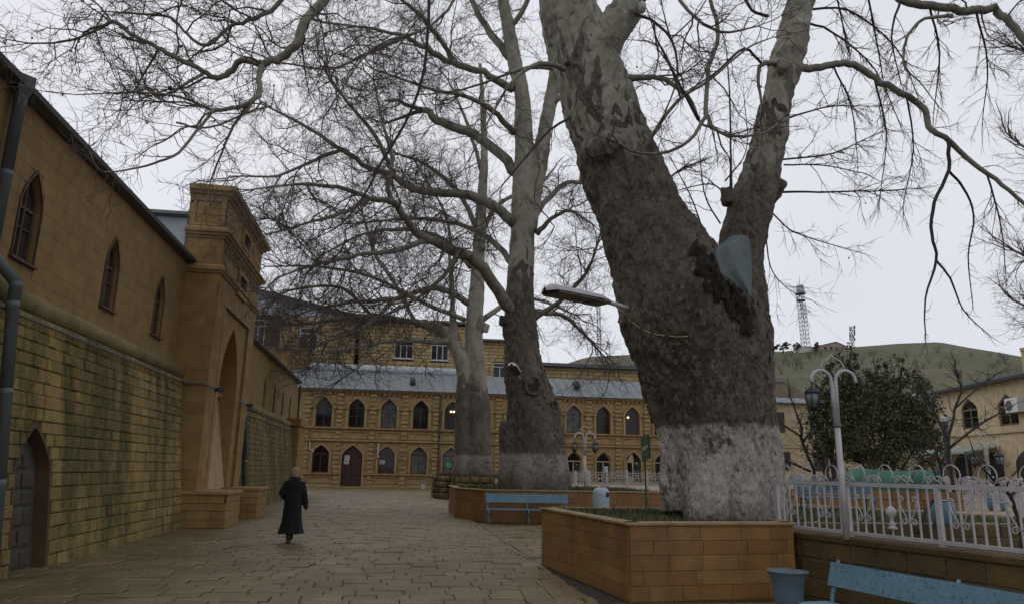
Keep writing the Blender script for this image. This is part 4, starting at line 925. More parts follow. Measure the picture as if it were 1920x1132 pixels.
cu, cv = on(1888, 700); p = fr_.p(cu, 8.0, -1.2); m = MB(); m.tube([p, p + Vector((0, 0, 1.25))], 0.17, 10); m.tube([p + Vector((0, 0, 1.25)), p + Vector((0, 0, 1.45))], 0.21, 10); m.build('chimney', M['plaster'], hr)
for u in (2.2, 5.6, 8.8):                                         # flat black sheets paint the shade inside openings under the canopy
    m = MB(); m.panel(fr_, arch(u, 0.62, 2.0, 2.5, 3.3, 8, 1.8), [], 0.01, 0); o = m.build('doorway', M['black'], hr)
au, av = on(1748, 838); bu_, _ = on(1876, 838)
can = thing('canopy', 'pale green flat canopy on posts along the cream building', 'canopy', fr_.p(2, 0, 1.5))
m = MB(); A = fr_.p(au, 3.6, 0.02); B = fr_.p(bu_, 3.6, 0.02); m.add([A, B, B + fr_.n * 2.2 + Vector((0, 0, -0.35)), A + fr_.n * 2.2 + Vector((0, 0, -0.35)), A + Vector((0, 0, -0.05)), B + Vector((0, 0, -0.05)), B + fr_.n * 2.2 + Vector((0, 0, -0.5)), A + fr_.n * 2.2 + Vector((0, 0, -0.5))], [(0, 1, 2, 3), (4, 5, 6, 7), (3, 2, 6, 7), (1, 2, 6, 5), (0, 3, 7, 4)])
m.build('roof', paint_mat('pale_green_sheet', (0.25, 0.34, 0.30), (0.2, 0.22, 0.2), 0.2), can)
for k in range(4):
    q = fr_.p(au + (bu_ - au) * k / 3, 0, 2.15); m = MB(); m.beam(q + Vector((0, 0, 0.55)), q + Vector((0, 0, 3.2)), 0.08, 0.08); m.build('post', M['zinc'], can)
acu, acv = on(1912, 760)
ac = thing('air_conditioner', 'white air conditioner unit high on the cream wall between pointed windows', 'air conditioner', fr_.p(acu, acv, 0.2))
mt = fr_.M(acu, acv - 0.4, 0.3)
m = MB(); m.bbox(-0.6, 0.6, -0.2, 0.2, 0, 0.85, 0.04); m.build('casing', M['ac'], ac, mt)
m = MB(); m.lathe([(0.31, 0), (0.31, 0.015), (0.27, 0.016)], 18); m.build('grille', M['roof_dark'], ac, mt @ Matrix.Translation((-0.2, -0.2, 0.42)) @ Matrix.Rotation(R(90), 4, 'X'))
for s in (-0.4, 0.4): m = MB(); m.beam((s, -0.2, -0.03), (s, 0.31, -0.03), 0.05, 0.05); m.build('bracket', M['zinc'], ac, mt)
# ================================================================ PLANTERS
def planter(outline, h, label, seed, tw=(0.45, 0.8), soil_z=0.93, maxn=150, faces=None):
    n_ = len(outline); c = sum((Vector((x, y, 0)) for x, y in outline), Vector()) / n_
    t = thing('planter', label, 'planter', (c.x, c.y, 0))
    core = MB(); core.v = [(x, y, -0.05) for x, y in outline] + [(x, y, h - 0.03) for x, y in outline]
    for i in range(n_): core.f.append((i, (i + 1) % n_, n_ + (i + 1) % n_, n_ + i))
    core.build('core', M['tile'], t)
    s = MB(); s.v = [(x, y, soil_z) for x, y in outline]
    for tr in tessellate_polygon([[Vector((x, y, 0)) for x, y in outline]]): s.f.append(tuple(tr))
    s.build('soil_bed', M['soil'], t)
    for i in range(n_):
        a, b = Vector((*outline[i], 0)), Vector((*outline[(i + 1) % n_], 0)); u = (b - a); L = u.length; fr = Fr(a, u)
        masonry(t, 'facing_tile', fr, 0, L, 0, h - 0.045, 0.19, tw, M['tile'], 0.003, 0.020, (), maxn, seed + i, 0.005, 0.003, 0, wjit=0.10)
        m = MB(); m.profile(fr, [(h - 0.045, -0.16), (h - 0.045, 0.045), (h - 0.03, 0.055), (h - 0.008, 0.055), (h, 0.045), (h, -0.16)], -0.04, L + 0.04); m.build('coping', M['coping'], t)
    return t
planter(P1, 1.0, 'square orange stone-clad planter round the base of the whitewashed leaning plane tree', 50)
planter(P2, 1.02, 'low orange stone-clad planter behind the pale blue bench', 60, maxn=80)
rp = thing('rough_planter', 'rough mossy stone planter wall under the twin-stemmed plane tree', 'planter', (4.8, 42.5, 0))
RP = [(2.45, 43.0), (3.4, 40.5), (8.5, 40.2), (9.0, 46), (2.6, 46)]
s = MB(); s.v = [(x, y, -0.05) for x, y in RP] + [(x, y, 1.15) for x, y in RP]; s.f = [(i, (i + 1) % 5, 5 + (i + 1) % 5, 5 + i) for i in range(5)] + [(5, 6, 7, 8, 9)]
s.build('earth_core', M['soil'], rp)
for i in range(5):
    a, b = Vector((*RP[i], 0)), Vector((*RP[(i + 1) % 5], 0)); fr = Fr(a, b - a)
    masonry(rp, 'rough_stone', fr, 0, (b - a).length, 0, 1.25, 0.28, (0.35, 0.7), M['moss_wall'], 0.04, 0.09, (), 40, 70 + i, 0.12, 0.06, 0, wjit=0.6)
m = MB(); m.bbox(0.6, 2.4, 52.0, 52.6, -0.05, 0.9, 0.05)
# grass tufts and leaf litter
def tufts(name, label, region, n_, h, mat, seed, z, zfun=None, w=0.012):
    r = random.Random(seed); v = []; f = []
    xs = [p[0] for p in region]; ys = [p[1] for p in region]
    def inside(x, y):
        k = False; j = len(region) - 1
        for i in range(len(region)):
            if (region[i][1] > y) != (region[j][1] > y) and x < (region[j][0] - region[i][0]) * (y - region[i][1]) / (region[j][1] - region[i][1]) + region[i][0]: k = not k
            j = i
        return k
    c = 0
    while c < n_:
        x, y = r.uniform(min(xs), max(xs)), r.uniform(min(ys), max(ys))
        if not inside(x, y): continue
        if noise.noise(Vector((x * 1.3, y * 1.3, seed))) < r.uniform(-0.5, 0.35): c += 1; continue
        a = r.uniform(0, 6.28); hh = h * r.uniform(0.4, 1.3); l = hh * r.uniform(0.2, 0.9); b = len(v)
        ca, sa = math.cos(a), math.sin(a); la, lb = r.uniform(-1, 1) * l, r.uniform(-1, 1) * l
        v += [(x - ca * w, y - sa * w, z), (x + ca * w, y + sa * w, z), (x + la, y + lb, z + hh)]; f.append((b, b + 1, b + 2)); c += 1
    me = bpy.data.meshes.new(name); me.from_pydata(v, [], f); me.materials.append(mat)
    return tag(obj(name, me), label, 'grass', None, 'stuff')
tufts('grass', 'short green grass growing in the planter of the whitewashed leaning plane tree', [(3.2, 9.75), (5.55, 9.95), (6.2, 13.3), (2.9, 13.2)], 9000, 0.10, M['blade'], 5, 0.93)
tufts('grass', 'sparse green grass in the planter behind the pale blue bench', [(2.6, 25.8), (3.2, 24.2), (9.0, 23.9), (9.2, 29.2), (2.6, 29.2)], 7000, 0.16, M['blade'], 6, 0.93, w=0.02)
tufts('grass', 'grass strip on the terrace bed beside the slatted blue bench', [(8.8, 15.9), (20, 15.8), (15.2, 18.6), (12.6, 22), (9.4, 22.0)], 26000, 0.10, M['blade'], 7, 0.6, w=0.03)
tufts('leaf_litter', 'dead leaves and stems heaped under the twin-stemmed plane tree', [(2.7, 43), (3.6, 40.8), (8.3, 40.5), (8.6, 45.5), (2.8, 45.5)], 6000, 0.25, M['deadleaf'], 8, 1.15, w=0.05)
for o in bpy.data.objects:
    if o.name.startswith('leaf_litter'): o['category'] = 'leaves'
# scrap on the rough planter
t = thing('litter_scrap', 'torn white and red scrap lying on the rough planter edge', 'litter', at_d(936, 902, 38))
p = at_d(936, 902, 38)
for k, (dx, dz, w, h, mm, rot) in enumerate(((-0.1, 0.0, 0.26, 0.22, 'letter', 0.3), (0.12, -0.12, 0.34, 0.30, 'woodred', -0.4), (0.34, -0.14, 0.34, 0.10, 'letter', -0.5))):
    m = MB(); m.bbox(-w / 2, w / 2, -0.02, 0.02, -h / 2, h / 2, 0.008); m.build('scrap', M[mm], t, Matrix.Translation(p + Vector((dx, -0.1 * k, dz - 0.02))) @ Matrix.Rotation(rot, 4, 'Y') @ Matrix.Rotation(0.5, 4, 'X'))
bk = thing('bucket', 'small white bucket by the arcaded wall beside the rough planter', 'bucket', (2.6, 61.5, 0))
m = MB(); m.lathe([(0.15, 0), (0.2, 0.40), (0.22, 0.42), (0.2, 0.42), (0.14, 0.05)], 14, (2.6, 61.5, 0)); m.build('pail', M['white'], bk)
m = MB(); m.tube([(2.6 + 0.2 * math.cos(a), 61.5, 0.42 + 0.13 * math.sin(a)) for a in np.linspace(0, math.pi, 8)], 0.01, 5); m.build('handle', M['zinc'], bk)

# ================================================================ RETAINING WALL + NEAR FENCE
FA, FB_ = Vector((5.66, 10.55, 0)), Vector((7.25, 3.4, 0)); fdir = (FB_ - FA).normalized(); FL = (FB_ - FA).length
rw_ = Fr(FA, fdir); WH = 0.86                                      # normal faces the path
rt_ = thing('retaining_wall', 'low mossy brown stone-block wall carrying the white scrolled fence', 'wall', FA)
m = MB(); m.profile(rw_, [(-0.1, -0.28), (-0.1, -0.02), (WH - 0.07, -0.02), (WH - 0.07, -0.28)], -0.1, FL); m.build('wall_core', M['retjoint'], rt_)
masonry(rt_, 'wall_block', rw_, -0.08, FL, 0.0, WH - 0.08, 0.26, (0.36, 0.52), M['retain'], 0.035, 0.02, (), 90, 81, 0.02, 0.02, -0.02, wjit=0.4)
m = MB(); n_ = 14
for k in range(n_): a, b = -0.1 + (FL + 0.1) * k / n_, -0.1 + (FL + 0.1) * (k + 1) / n_; q = MB(); q.profile(rw_, [(WH - 0.08, -0.30), (WH - 0.08, 0.03), (WH - 0.02, 0.04), (WH + rnd.uniform(-0.006, 0.006), 0.02), (WH, -0.30)], a, b - 0.004); q.build('cap_stone', M['retain'], rt_)
fe = thing('scroll_fence', 'white wrought-iron fence with scrolls and looped cresting on the mossy wall', 'fence', FA + Vector((0, 0, WH)))
FW = -0.12; Z0, Z1 = WH + 0.05, WH + 0.68
def fbar(u0, v0, u1, v1, w=0.035, d=0.02, name='rail', wo=0.0):
    m = MB(); m.beam(rw_.p(u0, v0, FW + wo), rw_.p(u1, v1, FW + wo), d, w, rw_.n if abs(v1 - v0) > abs(u1 - u0) else (0, 0, 1)); return m.build(name, M['white'], fe)
fbar(0, Z0, FL, Z0, 0.045, 0.035); fbar(0, Z1, FL, Z1, 0.05, 0.035)
def spiral(cx, cy, r0, r1, a0, turns, n_=16):
    return [(cx + (r0 + (r1 - r0) * i / n_) * math.cos(a0 + turns * 2 * math.pi * i / n_), cy + (r0 + (r1 - r0) * i / n_) * math.sin(a0 + turns * 2 * math.pi * i / n_)) for i in range(n_ + 1)]
def curve2d(pts, r, name, wo=0.0): 
    m = MB(); m.tube([rw_.p(a, b, FW + wo) for a, b in pts], r, 6); return m.mesh(name, M['white'], True)
PSP = 1.35; nb = 10
us = [0.06 + PSP * i for i in range(6)]
for i, u in enumerate(us):
    fbar(u, WH - 0.02, u, Z1 + 0.03, 0.055, 0.055, 'post')
    if i == len(us) - 1: break
    for k in range(1, nb):
        fbar(u + PSP * k / nb, Z0 + 0.02, u + PSP * k / nb, Z1 - 0.02, 0.02, 0.018, 'bar')
# scroll meshes are made once in fence-local coordinates and shared
def scroll_mesh(kind):
    m = MB(); s = []
    if kind == 'vee':
        for sg in (-1, 1):
            lo = spiral(sg * 0.062, -0.10, 0.045, 0.014, math.pi if sg > 0 else 0, -sg * -1.25 * -1, 18)
            s.append([(sg * 0.128, 0.16), (sg * 0.10, 0.06), (sg * 0.05, -0.03), (sg * 0.017, -0.10)] + lo[1:])
            up = spiral(sg * 0.092, 0.17, 0.037, 0.012, 0 if sg > 0 else math.pi, sg * 1.2, 16); s.append(up)
    elif kind == 'loop':
        s.append([(0.105 * math.cos(a), 0.115 + 0.115 * math.sin(a)) for a in np.linspace(-0.95, math.pi + 0.95, 24)])
        for sg in (-1, 1):
            s.append(spiral(sg * 0.145, 0.045, 0.042, 0.012, math.pi if sg > 0 else 0, -sg * 1.2, 14))
            s.append([(sg * 0.10, 0.03), (sg * 0.13, 0.085), (sg * 0.19, 0.10), (sg * 0.26, 0.05), (sg * 0.34, 0.0)])
    for q in s: m.tube([LOCAL.p(a, b, 0) for a, b in q], 0.0075, 5)
    return m.mesh('scroll' if kind == 'vee' else 'crest_loop', M['white'], True)
vee, loop = scroll_mesh('vee'), scroll_mesh('loop')
for i, u in enumerate(us[:-1]):
    for f in (0.15, 0.65):
        obj('scroll', vee, fe, rw_.M(u + PSP * (f + 0.05) * 1.0, Z0 + 0.30, FW + 0.01))
    for f in (0.12, 0.44, 0.78):
        obj('crest_loop', loop, fe, rw_.M(u + PSP * f + 0.05, Z1 + 0.022, FW))
    if i in (1,):
        m = MB(); m.lathe([(0.055, 0), (0.06, 0.02), (0.03, 0.04), (0.045, 0.065), (0.02, 0.09), (0.018, 0.12), (0.035, 0.15), (0.062, 0.19), (0.058, 0.23), (0.03, 0.27), (0.0, 0.28)], 10); m.build('cast_ornament', M['white'], fe, Matrix.Translation(rw_.p(u + PSP * 0.52, Z0 + 0.10, FW + 0.03)), True)

# ================================================================ RING FENCES ON THE TERRACE
def ring_fence(p0, p1, z, h, sp, label, seed):
    fr = Fr((*p0, z), Vector((p1[0] - p0[0], p1[1] - p0[1], 0))); L = (Vector(p1) - Vector(p0)).length
    t = thing('ring_fence', label, 'fence', (*p0, z)); n_ = max(1, round(L / sp)); s = L / n_
    post = MB(); post.bbox(-0.07, 0.07, -0.07, 0.07, 0, h, 0.02); post.lathe([(0.05, 0), (0.07, 0.05), (0.04, 0.1), (0.01, 0.14)], 8, (0, 0, h)); post = post.mesh('post', M['white'])
    pn_ = MB()
    for v in (0.30, 0.42, h - 0.16, h - 0.04): pn_.beam((0, 0, v), (s, 0, v), 0.03, 0.035)
    k = max(1, round(s / 0.16))
    for i in range(1, k): pn_.beam((s * i / k, 0, 0.30), (s * i / k, 0, h + 0.06), 0.02, 0.02)
    rail = pn_.mesh('rail_panel', M['white'])
    rg_ = MB(); rg_.tube([(0.13 * math.cos(a), 0, 0.13 * math.sin(a)) for a in np.linspace(0, 2 * math.pi, 15)], 0.018, 5); rg_ = rg_.mesh('ring', M['white'])
    nr = max(1, round(s / 0.38)); vm = (0.42 + h - 0.16) / 2
    for i in range(n_ + 1):
        obj('post', post, t, fr.M(i * s, 0, 0))
        if i < n_:
            o = obj('rail_panel', rail, t, fr.M(i * s, 0, 0))
            for j in range(nr): obj('ring', rg_, o, fr.M(i * s + s * (j + 0.5) / nr, vm, 0))
    return t
a = at_d(1101, 917, 42.5); b = at_d(1290, 918, 42.2)
ring_fence((a.x, a.y), (b.x, b.y), 0.6, 1.02, 1.15, 'white ring-patterned fence in front of the open cream-framed doorway', 1)
a = at_d(1030, 905, 52); b = at_d(1105, 908, 50)
ring_fence((a.x, a.y), (b.x, b.y), 0.6, 0.95, 1.3, 'white ring-patterned fence farther back beside the second plane tree', 2)
ring_fence((24.5, 43.0), (19.3, 20.2), 0.6, 0.98, 1.5, 'long white ring-patterned fence across the terrace beyond the evergreens', 3)
# terrace edge wall, kerb, walls behind
ew = thing('edge_wall', 'dark mossy stone wall along the terrace edge behind the scrolled fence', 'wall', (8.7, 15.6, 0))
ef = Fr((8.6, 15.62, 0), Vector((13.4, -0.1, 0)))
m = MB(); m.profile(ef, [(-0.1, -0.2), (-0.1, 0), (0.60, 0), (0.60, -0.2)], 0, 13.4); m.build('wall_core', M['retjoint'], ew)
masonry(ew, 'wall_block', ef, 0, 13.4, 0, 0.6, 0.3, (0.4, 0.7), M['retain'], 0.03, 0.025, (), 80, 91, 0.03, 0.02)
kb = thing('kerb', 'pale stone kerb line edging the terrace grass bed', 'kerb', (12.9, 22.3, 0.6))
ks = [Vector((9.2, 22.9, 0.6)), Vector((12.94, 22.28, 0.6)), Vector((14.45, 19.15, 0.6)), Vector((20, 15.9, 0.6))]
ks = [at_z(1400, 946, 0.62), at_z(1495, 951, 0.62), at_z(1700, 963, 0.62), at_z(1950, 978, 0.62)]
for a, b in zip(ks, ks[1:]):
    n_ = max(1, int((b - a).length / 0.9))
    for i in range(n_):
        p, q = a.lerp(b, i / n_), a.lerp(b, (i + 0.985) / n_); m = MB(); m.beam((p.x, p.y, 0.66), (q.x, q.y, 0.66), 0.14, 0.16); m.build('kerb_stone', M['niche'], kb)
bw = thing('garden_wall', 'low brown stone wall behind the slatted blue bench', 'wall', (18, 24, 0.6))
a = Vector((11.5, 25.2, 0)); b = Vector((18.4, 21.6, 0)); gfr = Fr(a, b - a)
m = MB(); m.profile(gfr, [(0.5, -0.3), (0.5, 0), (1.18, 0), (1.18, -0.3)], 0, (b - a).length); m.build('wall_core', M['mortar'], bw)
masonry(bw, 'wall_block', gfr, 0, (b - a).length, 0.6, 1.18, 0.29, (0.5, 0.9), M['tile'], 0.02, 0.02, (), 80, 92, 0.03, 0.02)

# ================================================================ BENCHES
def plank_bench(label, L, mat=None, slats=False):
    mat = mat or M['blue']; t = thing('bench', label, 'bench', (0, 0, 0))
    if slats:
        for i in range(5): m = MB(); z = 0.50 + i * 0.085; m.bbox(-L / 2, L / 2, 0.22 + i * 0.028, 0.25 + i * 0.028, z, z + 0.06, 0.006); m.build('back_slat', mat, t)
        for i in range(5): m = MB(); m.bbox(-L / 2, L / 2, -0.22 + i * 0.09, -0.15 + i * 0.09, 0.42, 0.45, 0.006); m.build('seat_slat', mat, t)
    else:
        m = MB(); n_ = 12                                         # heavy back board, slightly bowed
        b0 = len(m.v)
        for i in range(n_ + 1):
            x = -L / 2 + L * i / n_; s = 0.008 * math.sin(i * 1.3)
            m.v += [(x, 0.215 + s, 0.64), (x, 0.250 + s, 0.63), (x, 0.33 + s, 0.895), (x, 0.293 + s, 0.905)]
        for i in range(n_):
            for j in range(4): k = i * 4; m.f.append((k + j, k + (j + 1) % 4, k + 4 + (j + 1) % 4, k + 4 + j))
        m.f += [(0, 1, 2, 3), tuple(n_ * 4 + j for j in (3, 2, 1, 0))]; m.build('back_board', mat, t)
        for i in range(2): m = MB(); m.bbox(-L / 2, L / 2, -0.24 + i * 0.215, -0.035 + i * 0.215, 0.425, 0.462, 0.008); m.build('seat_board', mat, t)
    for x in (-L / 2 + 0.06, 0, L / 2 - 0.06) if not slats else (-L / 2 + 0.15, L / 2 - 0.15):
        m = MB()
        m.tube([(x, 0.36, 0.93), (x, 0.30, 0.74), (x, 0.235, 0.56), (x, 0.20, 0.42), (x, 0.25, 0.22), (x, 0.33, 0.0)], [0.018, 0.022, 0.024, 0.026, 0.022, 0.026], 7)
        m.tube([(x, 0.20, 0.41), (x, -0.05, 0.405), (x, -0.23, 0.42), (x, -0.27, 0.40), (x, -0.28, 0.33), (x, -0.245, 0.31), (x, -0.23, 0.34)], 0.023, 7)
        m.tube([(x, -0.20, 0.40), (x, -0.215, 0.25), (x, -0.20, 0.12), (x, -0.24, 0.0)], [0.022, 0.02, 0.02, 0.026], 7)
        m.build('leg', mat, t, None, True)
    return t
b1 = plank_bench('pale blue plank bench in front of the low planter wall', 2.62)
a = at_z(905, 978, 0.0); b1.matrix_basis = Matrix.Translation((a.x + 1.31, 23.1, 0)) @ Matrix.Rotation(R(-4), 4, 'Z')
# backrest stands towards the wall
c1 = at_d(1226, 948, 26.0)
b2 = copy_tree(b1, Matrix.Translation((10.4, 26.2, 0.0)) @ Matrix.Rotation(R(-3), 4, 'Z'), 'blue plank bench beyond the planters below the ring-patterned fence')
nb_ = plank_bench('worn blue plank bench against the mossy wall below the scrolled fence', 3.4)
bl = at_z(1560, 1052, 0.77); br = at_z(1920, 1112, 0.77); bd = (br - bl); bd.z = 0; ang = math.atan2(bd.y, bd.x); bd.normalize()
nrm = Vector((-bd.y, bd.x, 0)); cpos = bl + bd * 1.45 - nrm * 0.27
nb_.matrix_basis = Matrix.Translation((cpos.x, cpos.y, 0)) @ Matrix.Rotation(ang, 4, 'Z') @ Matrix.Scale(0.85, 4)
b4 = plank_bench('slatted blue bench on the terrace seen through the scrolled fence', 2.2, paint_mat('bright_blue_paint', (0.075, 0.15, 0.235), (0.04, 0.05, 0.06), 0.35), True)
a = at_z(1572, 962, 0.6); b4.matrix_basis = Matrix.Translation((a.x, a.y, 0.6)) @ Matrix.Rotation(R(-8), 4, 'Z')

# ================================================================ BINS
bn = thing('litter_bin', 'round dusty blue litter bin with flared rim beside the worn bench', 'bin', at_z(1480, 1160, 0))
p = at_z(1482, 1165, 0)
m = MB(); m.lathe([(0.13, 0), (0.15, 0.02), (0.165, 0.30), (0.185, 0.46), (0.225, 0.53), (0.232, 0.55), (0.215, 0.55), (0.175, 0.46), (0.14, 0.05)], 24, p); m.build('body', M['bluedark'], bn, None, True)
m = MB(); m.tube([p + Vector((0.228 * math.cos(a), 0.228 * math.sin(a), 0.55)) for a in np.linspace(0, 2 * math.pi, 25)], 0.012, 6); m.build('rim', M['zinc'], bn, None, True)
bz = thing('urn_bin', 'tall rounded pale blue bin with side opening between the planters', 'bin', (6.05, 21.0, 0)); o_ = Vector((6.05, 21.0, 0))
m = MB(); m.lathe([(0.22, 0), (0.24, 0.06), (0.235, 0.5), (0.24, 0.85), (0.245, 1.02), (0.225, 1.12), (0.16, 1.18), (0.05, 1.20)], 20, o_); m.build('body', M['bluepale'], bz, None, True)
m = MB(); m.lathe([(0.075, -0.01), (0.085, 0.0), (0.06, 0.03)], 14); m.build('opening', M['black'], bz, Matrix.Translation(o_ + Vector((0.14, -0.19, 1.0))) @ Matrix.Rotation(R(35), 4, 'Z') @ Matrix.Rotation(R(90), 4, 'X'))
m = MB(); m.lathe([(0.25, 0), (0.26, 0.03), (0.25, 0.06)], 20, o_ + Vector((0, 0, 0.03))); m.build('base_ring', M['blue'], bz)
bt = thing('barrel', 'squat blue barrel behind the scrolled fence on the terrace', 'barrel', at_z(1770, 985, 0.6)); p = at_z(1772, 984, 0.6)
m = MB(); m.lathe([(0.20, 0), (0.235, 0.05), (0.25, 0.3), (0.235, 0.5), (0.22, 0.52)], 16, p); m.build('body', M['blue'], bt, None, True)
m = MB(); m.lathe([(0.225, 0.52), (0.235, 0.54), (0.05, 0.56)], 16, p); m.build('lid', M['bluedark'], bt)
bt2 = thing('barrel', 'small blue water barrel hanging behind the ring-patterned fence', 'barrel', at_z(1870, 950, 0.6)); p = at_d(1868, 940, 24)
m = MB(); m.lathe([(0.22, 0), (0.27, 0.08), (0.28, 0.4), (0.2, 0.58), (0.07, 0.62)], 14, (p.x, p.y, 0.6)); m.build('body', M['blue'], bt2, None, True)
m = MB(); m.lathe([(0.07, 0.62), (0.08, 0.7), (0.02, 0.71)], 10, (p.x, p.y, 0.6)); m.build('cap', M['bluedark'], bt2)

# ================================================================ TWIN-ARM STREET LAMPS
def lantern(M0, parent):
    prof = [(0.02, 0), (0.06, -0.03), (0.14, -0.08), (0.16, -0.12)]
    a = MB(); a.lathe([(0.012, 0.10), (0.018, 0.02), (0.05, 0.0), (0.115, -0.05), (0.135, -0.09), (0.12, -0.10)][::-1], 10); a.lathe([(0.03, -0.40), (0.07, -0.37), (0.09, -0.34), (0.085, -0.33)], 10)
    a.lathe([(0.008, -0.48), (0.022, -0.44), (0.03, -0.40)], 8)
    for k in range(6):
        t = 2 * math.pi * k / 6; c, s = math.cos(t), math.sin(t); a.tube([(0.118 * c, 0.118 * s, -0.10), (0.125 * c, 0.125 * s, -0.2), (0.085 * c, 0.085 * s, -0.34)], 0.009, 5)
    o = a.build('lantern', M['black'], parent, M0)
    b = MB(); b.lathe([(0.075, -0.335), (0.112, -0.2), (0.105, -0.105)], 10); b.build('lantern_glass', M['lampglass'], o, M0, True)
def twin_lamp(label, hpost, sc=1.0, arms=(1, 1), split=0.62, mat=None):
    t = thing('street_lamp', label, 'street lamp', (0, 0, 0), 'white twin-armed street lamps'); mat = mat or M['white']
    m = MB(); m.tube([(0, 0, 0), (0, 0, hpost * split)], 0.050 * sc, 10); m.build('post', mat, t, None, True)
    m = MB(); m.lathe([(0.06 * sc, 0), (0.075 * sc, 0.02), (0.06 * sc, 0.05)], 10, (0, 0, hpost * split - 0.02)); m.build('collar', M['zinc'], t)
    rA = 0.17 * sc
    for s, has in ((-1, arms[0]), (1, arms[1])):
        pts = [(s * 0.02 * sc, 0, hpost * split), (s * 0.035 * sc, 0, hpost - rA * 1.2)]
        for a in np.linspace(0, math.pi * 0.98, 12): pts.append((s * (0.04 * sc + rA - rA * math.cos(a)), 0, hpost - rA + rA * math.sin(a)))
        e = pts[-1]; pts.append((e[0], 0, e[2] - 0.05 * sc))
        m = MB(); m.tube(pts, [0.038 * sc, 0.034 * sc] + [0.029 * sc] * 13, 8); m.build('arm', mat, t, None, True)
        if has: lantern(Matrix.Translation((e[0], 0, e[2] - 0.14 * sc)) @ Matrix.Scale(sc, 4), t)
    q = [(-0.23, 0.0), (-0.26, 0.10), (-0.20, 0.20), (-0.08, 0.26), (0, 0.34), (0.08, 0.26), (0.20, 0.20), (0.26, 0.10), (0.23, 0.0)]
    m = MB(); m.tube([(x * sc * 0.75, 0, hpost + z * sc * 0.8) for x, z in q], 0.014 * sc, 6); m.build('crest', mat, t, None, True)
    return t
def cd_rot(): return Matrix.Rotation(-YAW, 4, 'Z')
ln = twin_lamp('white twin-armed street lamp missing one lantern, rising from the scrolled fence', 2.22, 0.80, (1, 0), 0.66)
lb = rw_.p(1.60, WH - 0.02, FW); ln.matrix_basis = Matrix.Translation((5.93, 9.06, WH - 0.02)) @ Matrix.Rotation(R(-9), 4, 'Z')
l2 = twin_lamp('white twin-armed street lamp with two lanterns beside the second plane tree', 3.3, 1.6)
a = at_d(1097, 915, 42); l2.matrix_basis = Matrix.Translation((a.x, a.y, 0.55)) @ cd_rot()
a = at_d(1617, 905, 44); copy_tree(l2, Matrix.Translation((a.x, a.y, 0.6)) @ cd_rot(), 'white twin-armed street lamp with two lanterns in front of the dark evergreen trees')
a = at_d(1856, 905, 34); copy_tree(l2, Matrix.Translation((a.x, a.y, 0.0)) @ cd_rot(), 'white twin-armed street lamp below the canopy of the cream building')
a = at_d(962, 905, 50); copy_tree(l2, Matrix.Translation((a.x, a.y, 0.0)) @ cd_rot(), 'white twin-armed street lamp mostly hidden behind the second plane tree')
# loose lamp heads fixed to two tree trunks
def lamp_head(name, label, tip, root, wdt, hgt):
    tip, root = Vector(tip), Vector(root); x = (root - tip); L = x.length; x.normalize(); z = Vector((0, 0, 1)); y = z.cross(x).normalized(); z = x.cross(y)
    mt = mat4(tip, x, y, z); t = thing(name, label, 'street lamp', tip)
    m = MB(); n_ = 14; N = 10
    for i in range(n_ + 1):
        s = i / n_; u = L * 0.80 * s; w = wdt * min(1, (1 - (1 - min(1, s / 0.12)) ** 2) ** 0.5 if s < 0.12 else 1) * (1 if s < 0.8 else 1 - (s - 0.8) * 2.4); w = max(w, 0.03)
        for k in range(N + 1): a = math.pi * k / N; m.v.append((u, w * math.cos(a), hgt * (0.35 + 0.65 * min(1, w / wdt)) * math.sin(a) ** 0.7 * (1 - 0.25 * s)))
    for i in range(n_):
        for k in range(N): a = i * (N + 1) + k; m.f.append((a, a + 1, a + N + 2, a + N + 1))
    m.build('housing', M['white'], t, mt, True)
    m = MB(); m.box(0.08 * L, 0.56 * L, -wdt * 0.9, wdt * 0.9, -0.03, 0.005); m.build('diffuser', M['dull'], t, mt)
    m = MB(); m.bbox(0.565 * L, 0.77 * L, -wdt * 0.8, wdt * 0.8, -0.045, 0.01, 0.015); m.build('gear_cover', M['dull'], t, mt)
    for k in (0.40, 0.45): m = MB(); m.lathe([(0.01, -0.06), (0.03, -0.045), (0.03, -0.03)], 8, (k * L, 0, 0)); m.build('clip', M['lampglass'], t, mt)
    m = MB(); m.tube([(0.76 * L, 0, 0.03), (1.0 * L, 0, 0.0), (1.10 * L, 0, -0.01)], 0.035, 8); m.build('arm', M['white'], t, mt, True)
lamp_head('lamp_head', 'long white cobra street-lamp head fixed to the leaning plane tree', at_d(1021, 545, 10.3), at_d(1163, 573, 11.25), 0.20, 0.115)
lamp_head('lamp_head', 'small white lamp head turned sideways on the second plane tree trunk', at_d(959, 684, 23.6), at_d(974, 706, 24.6), 0.16, 0.14)
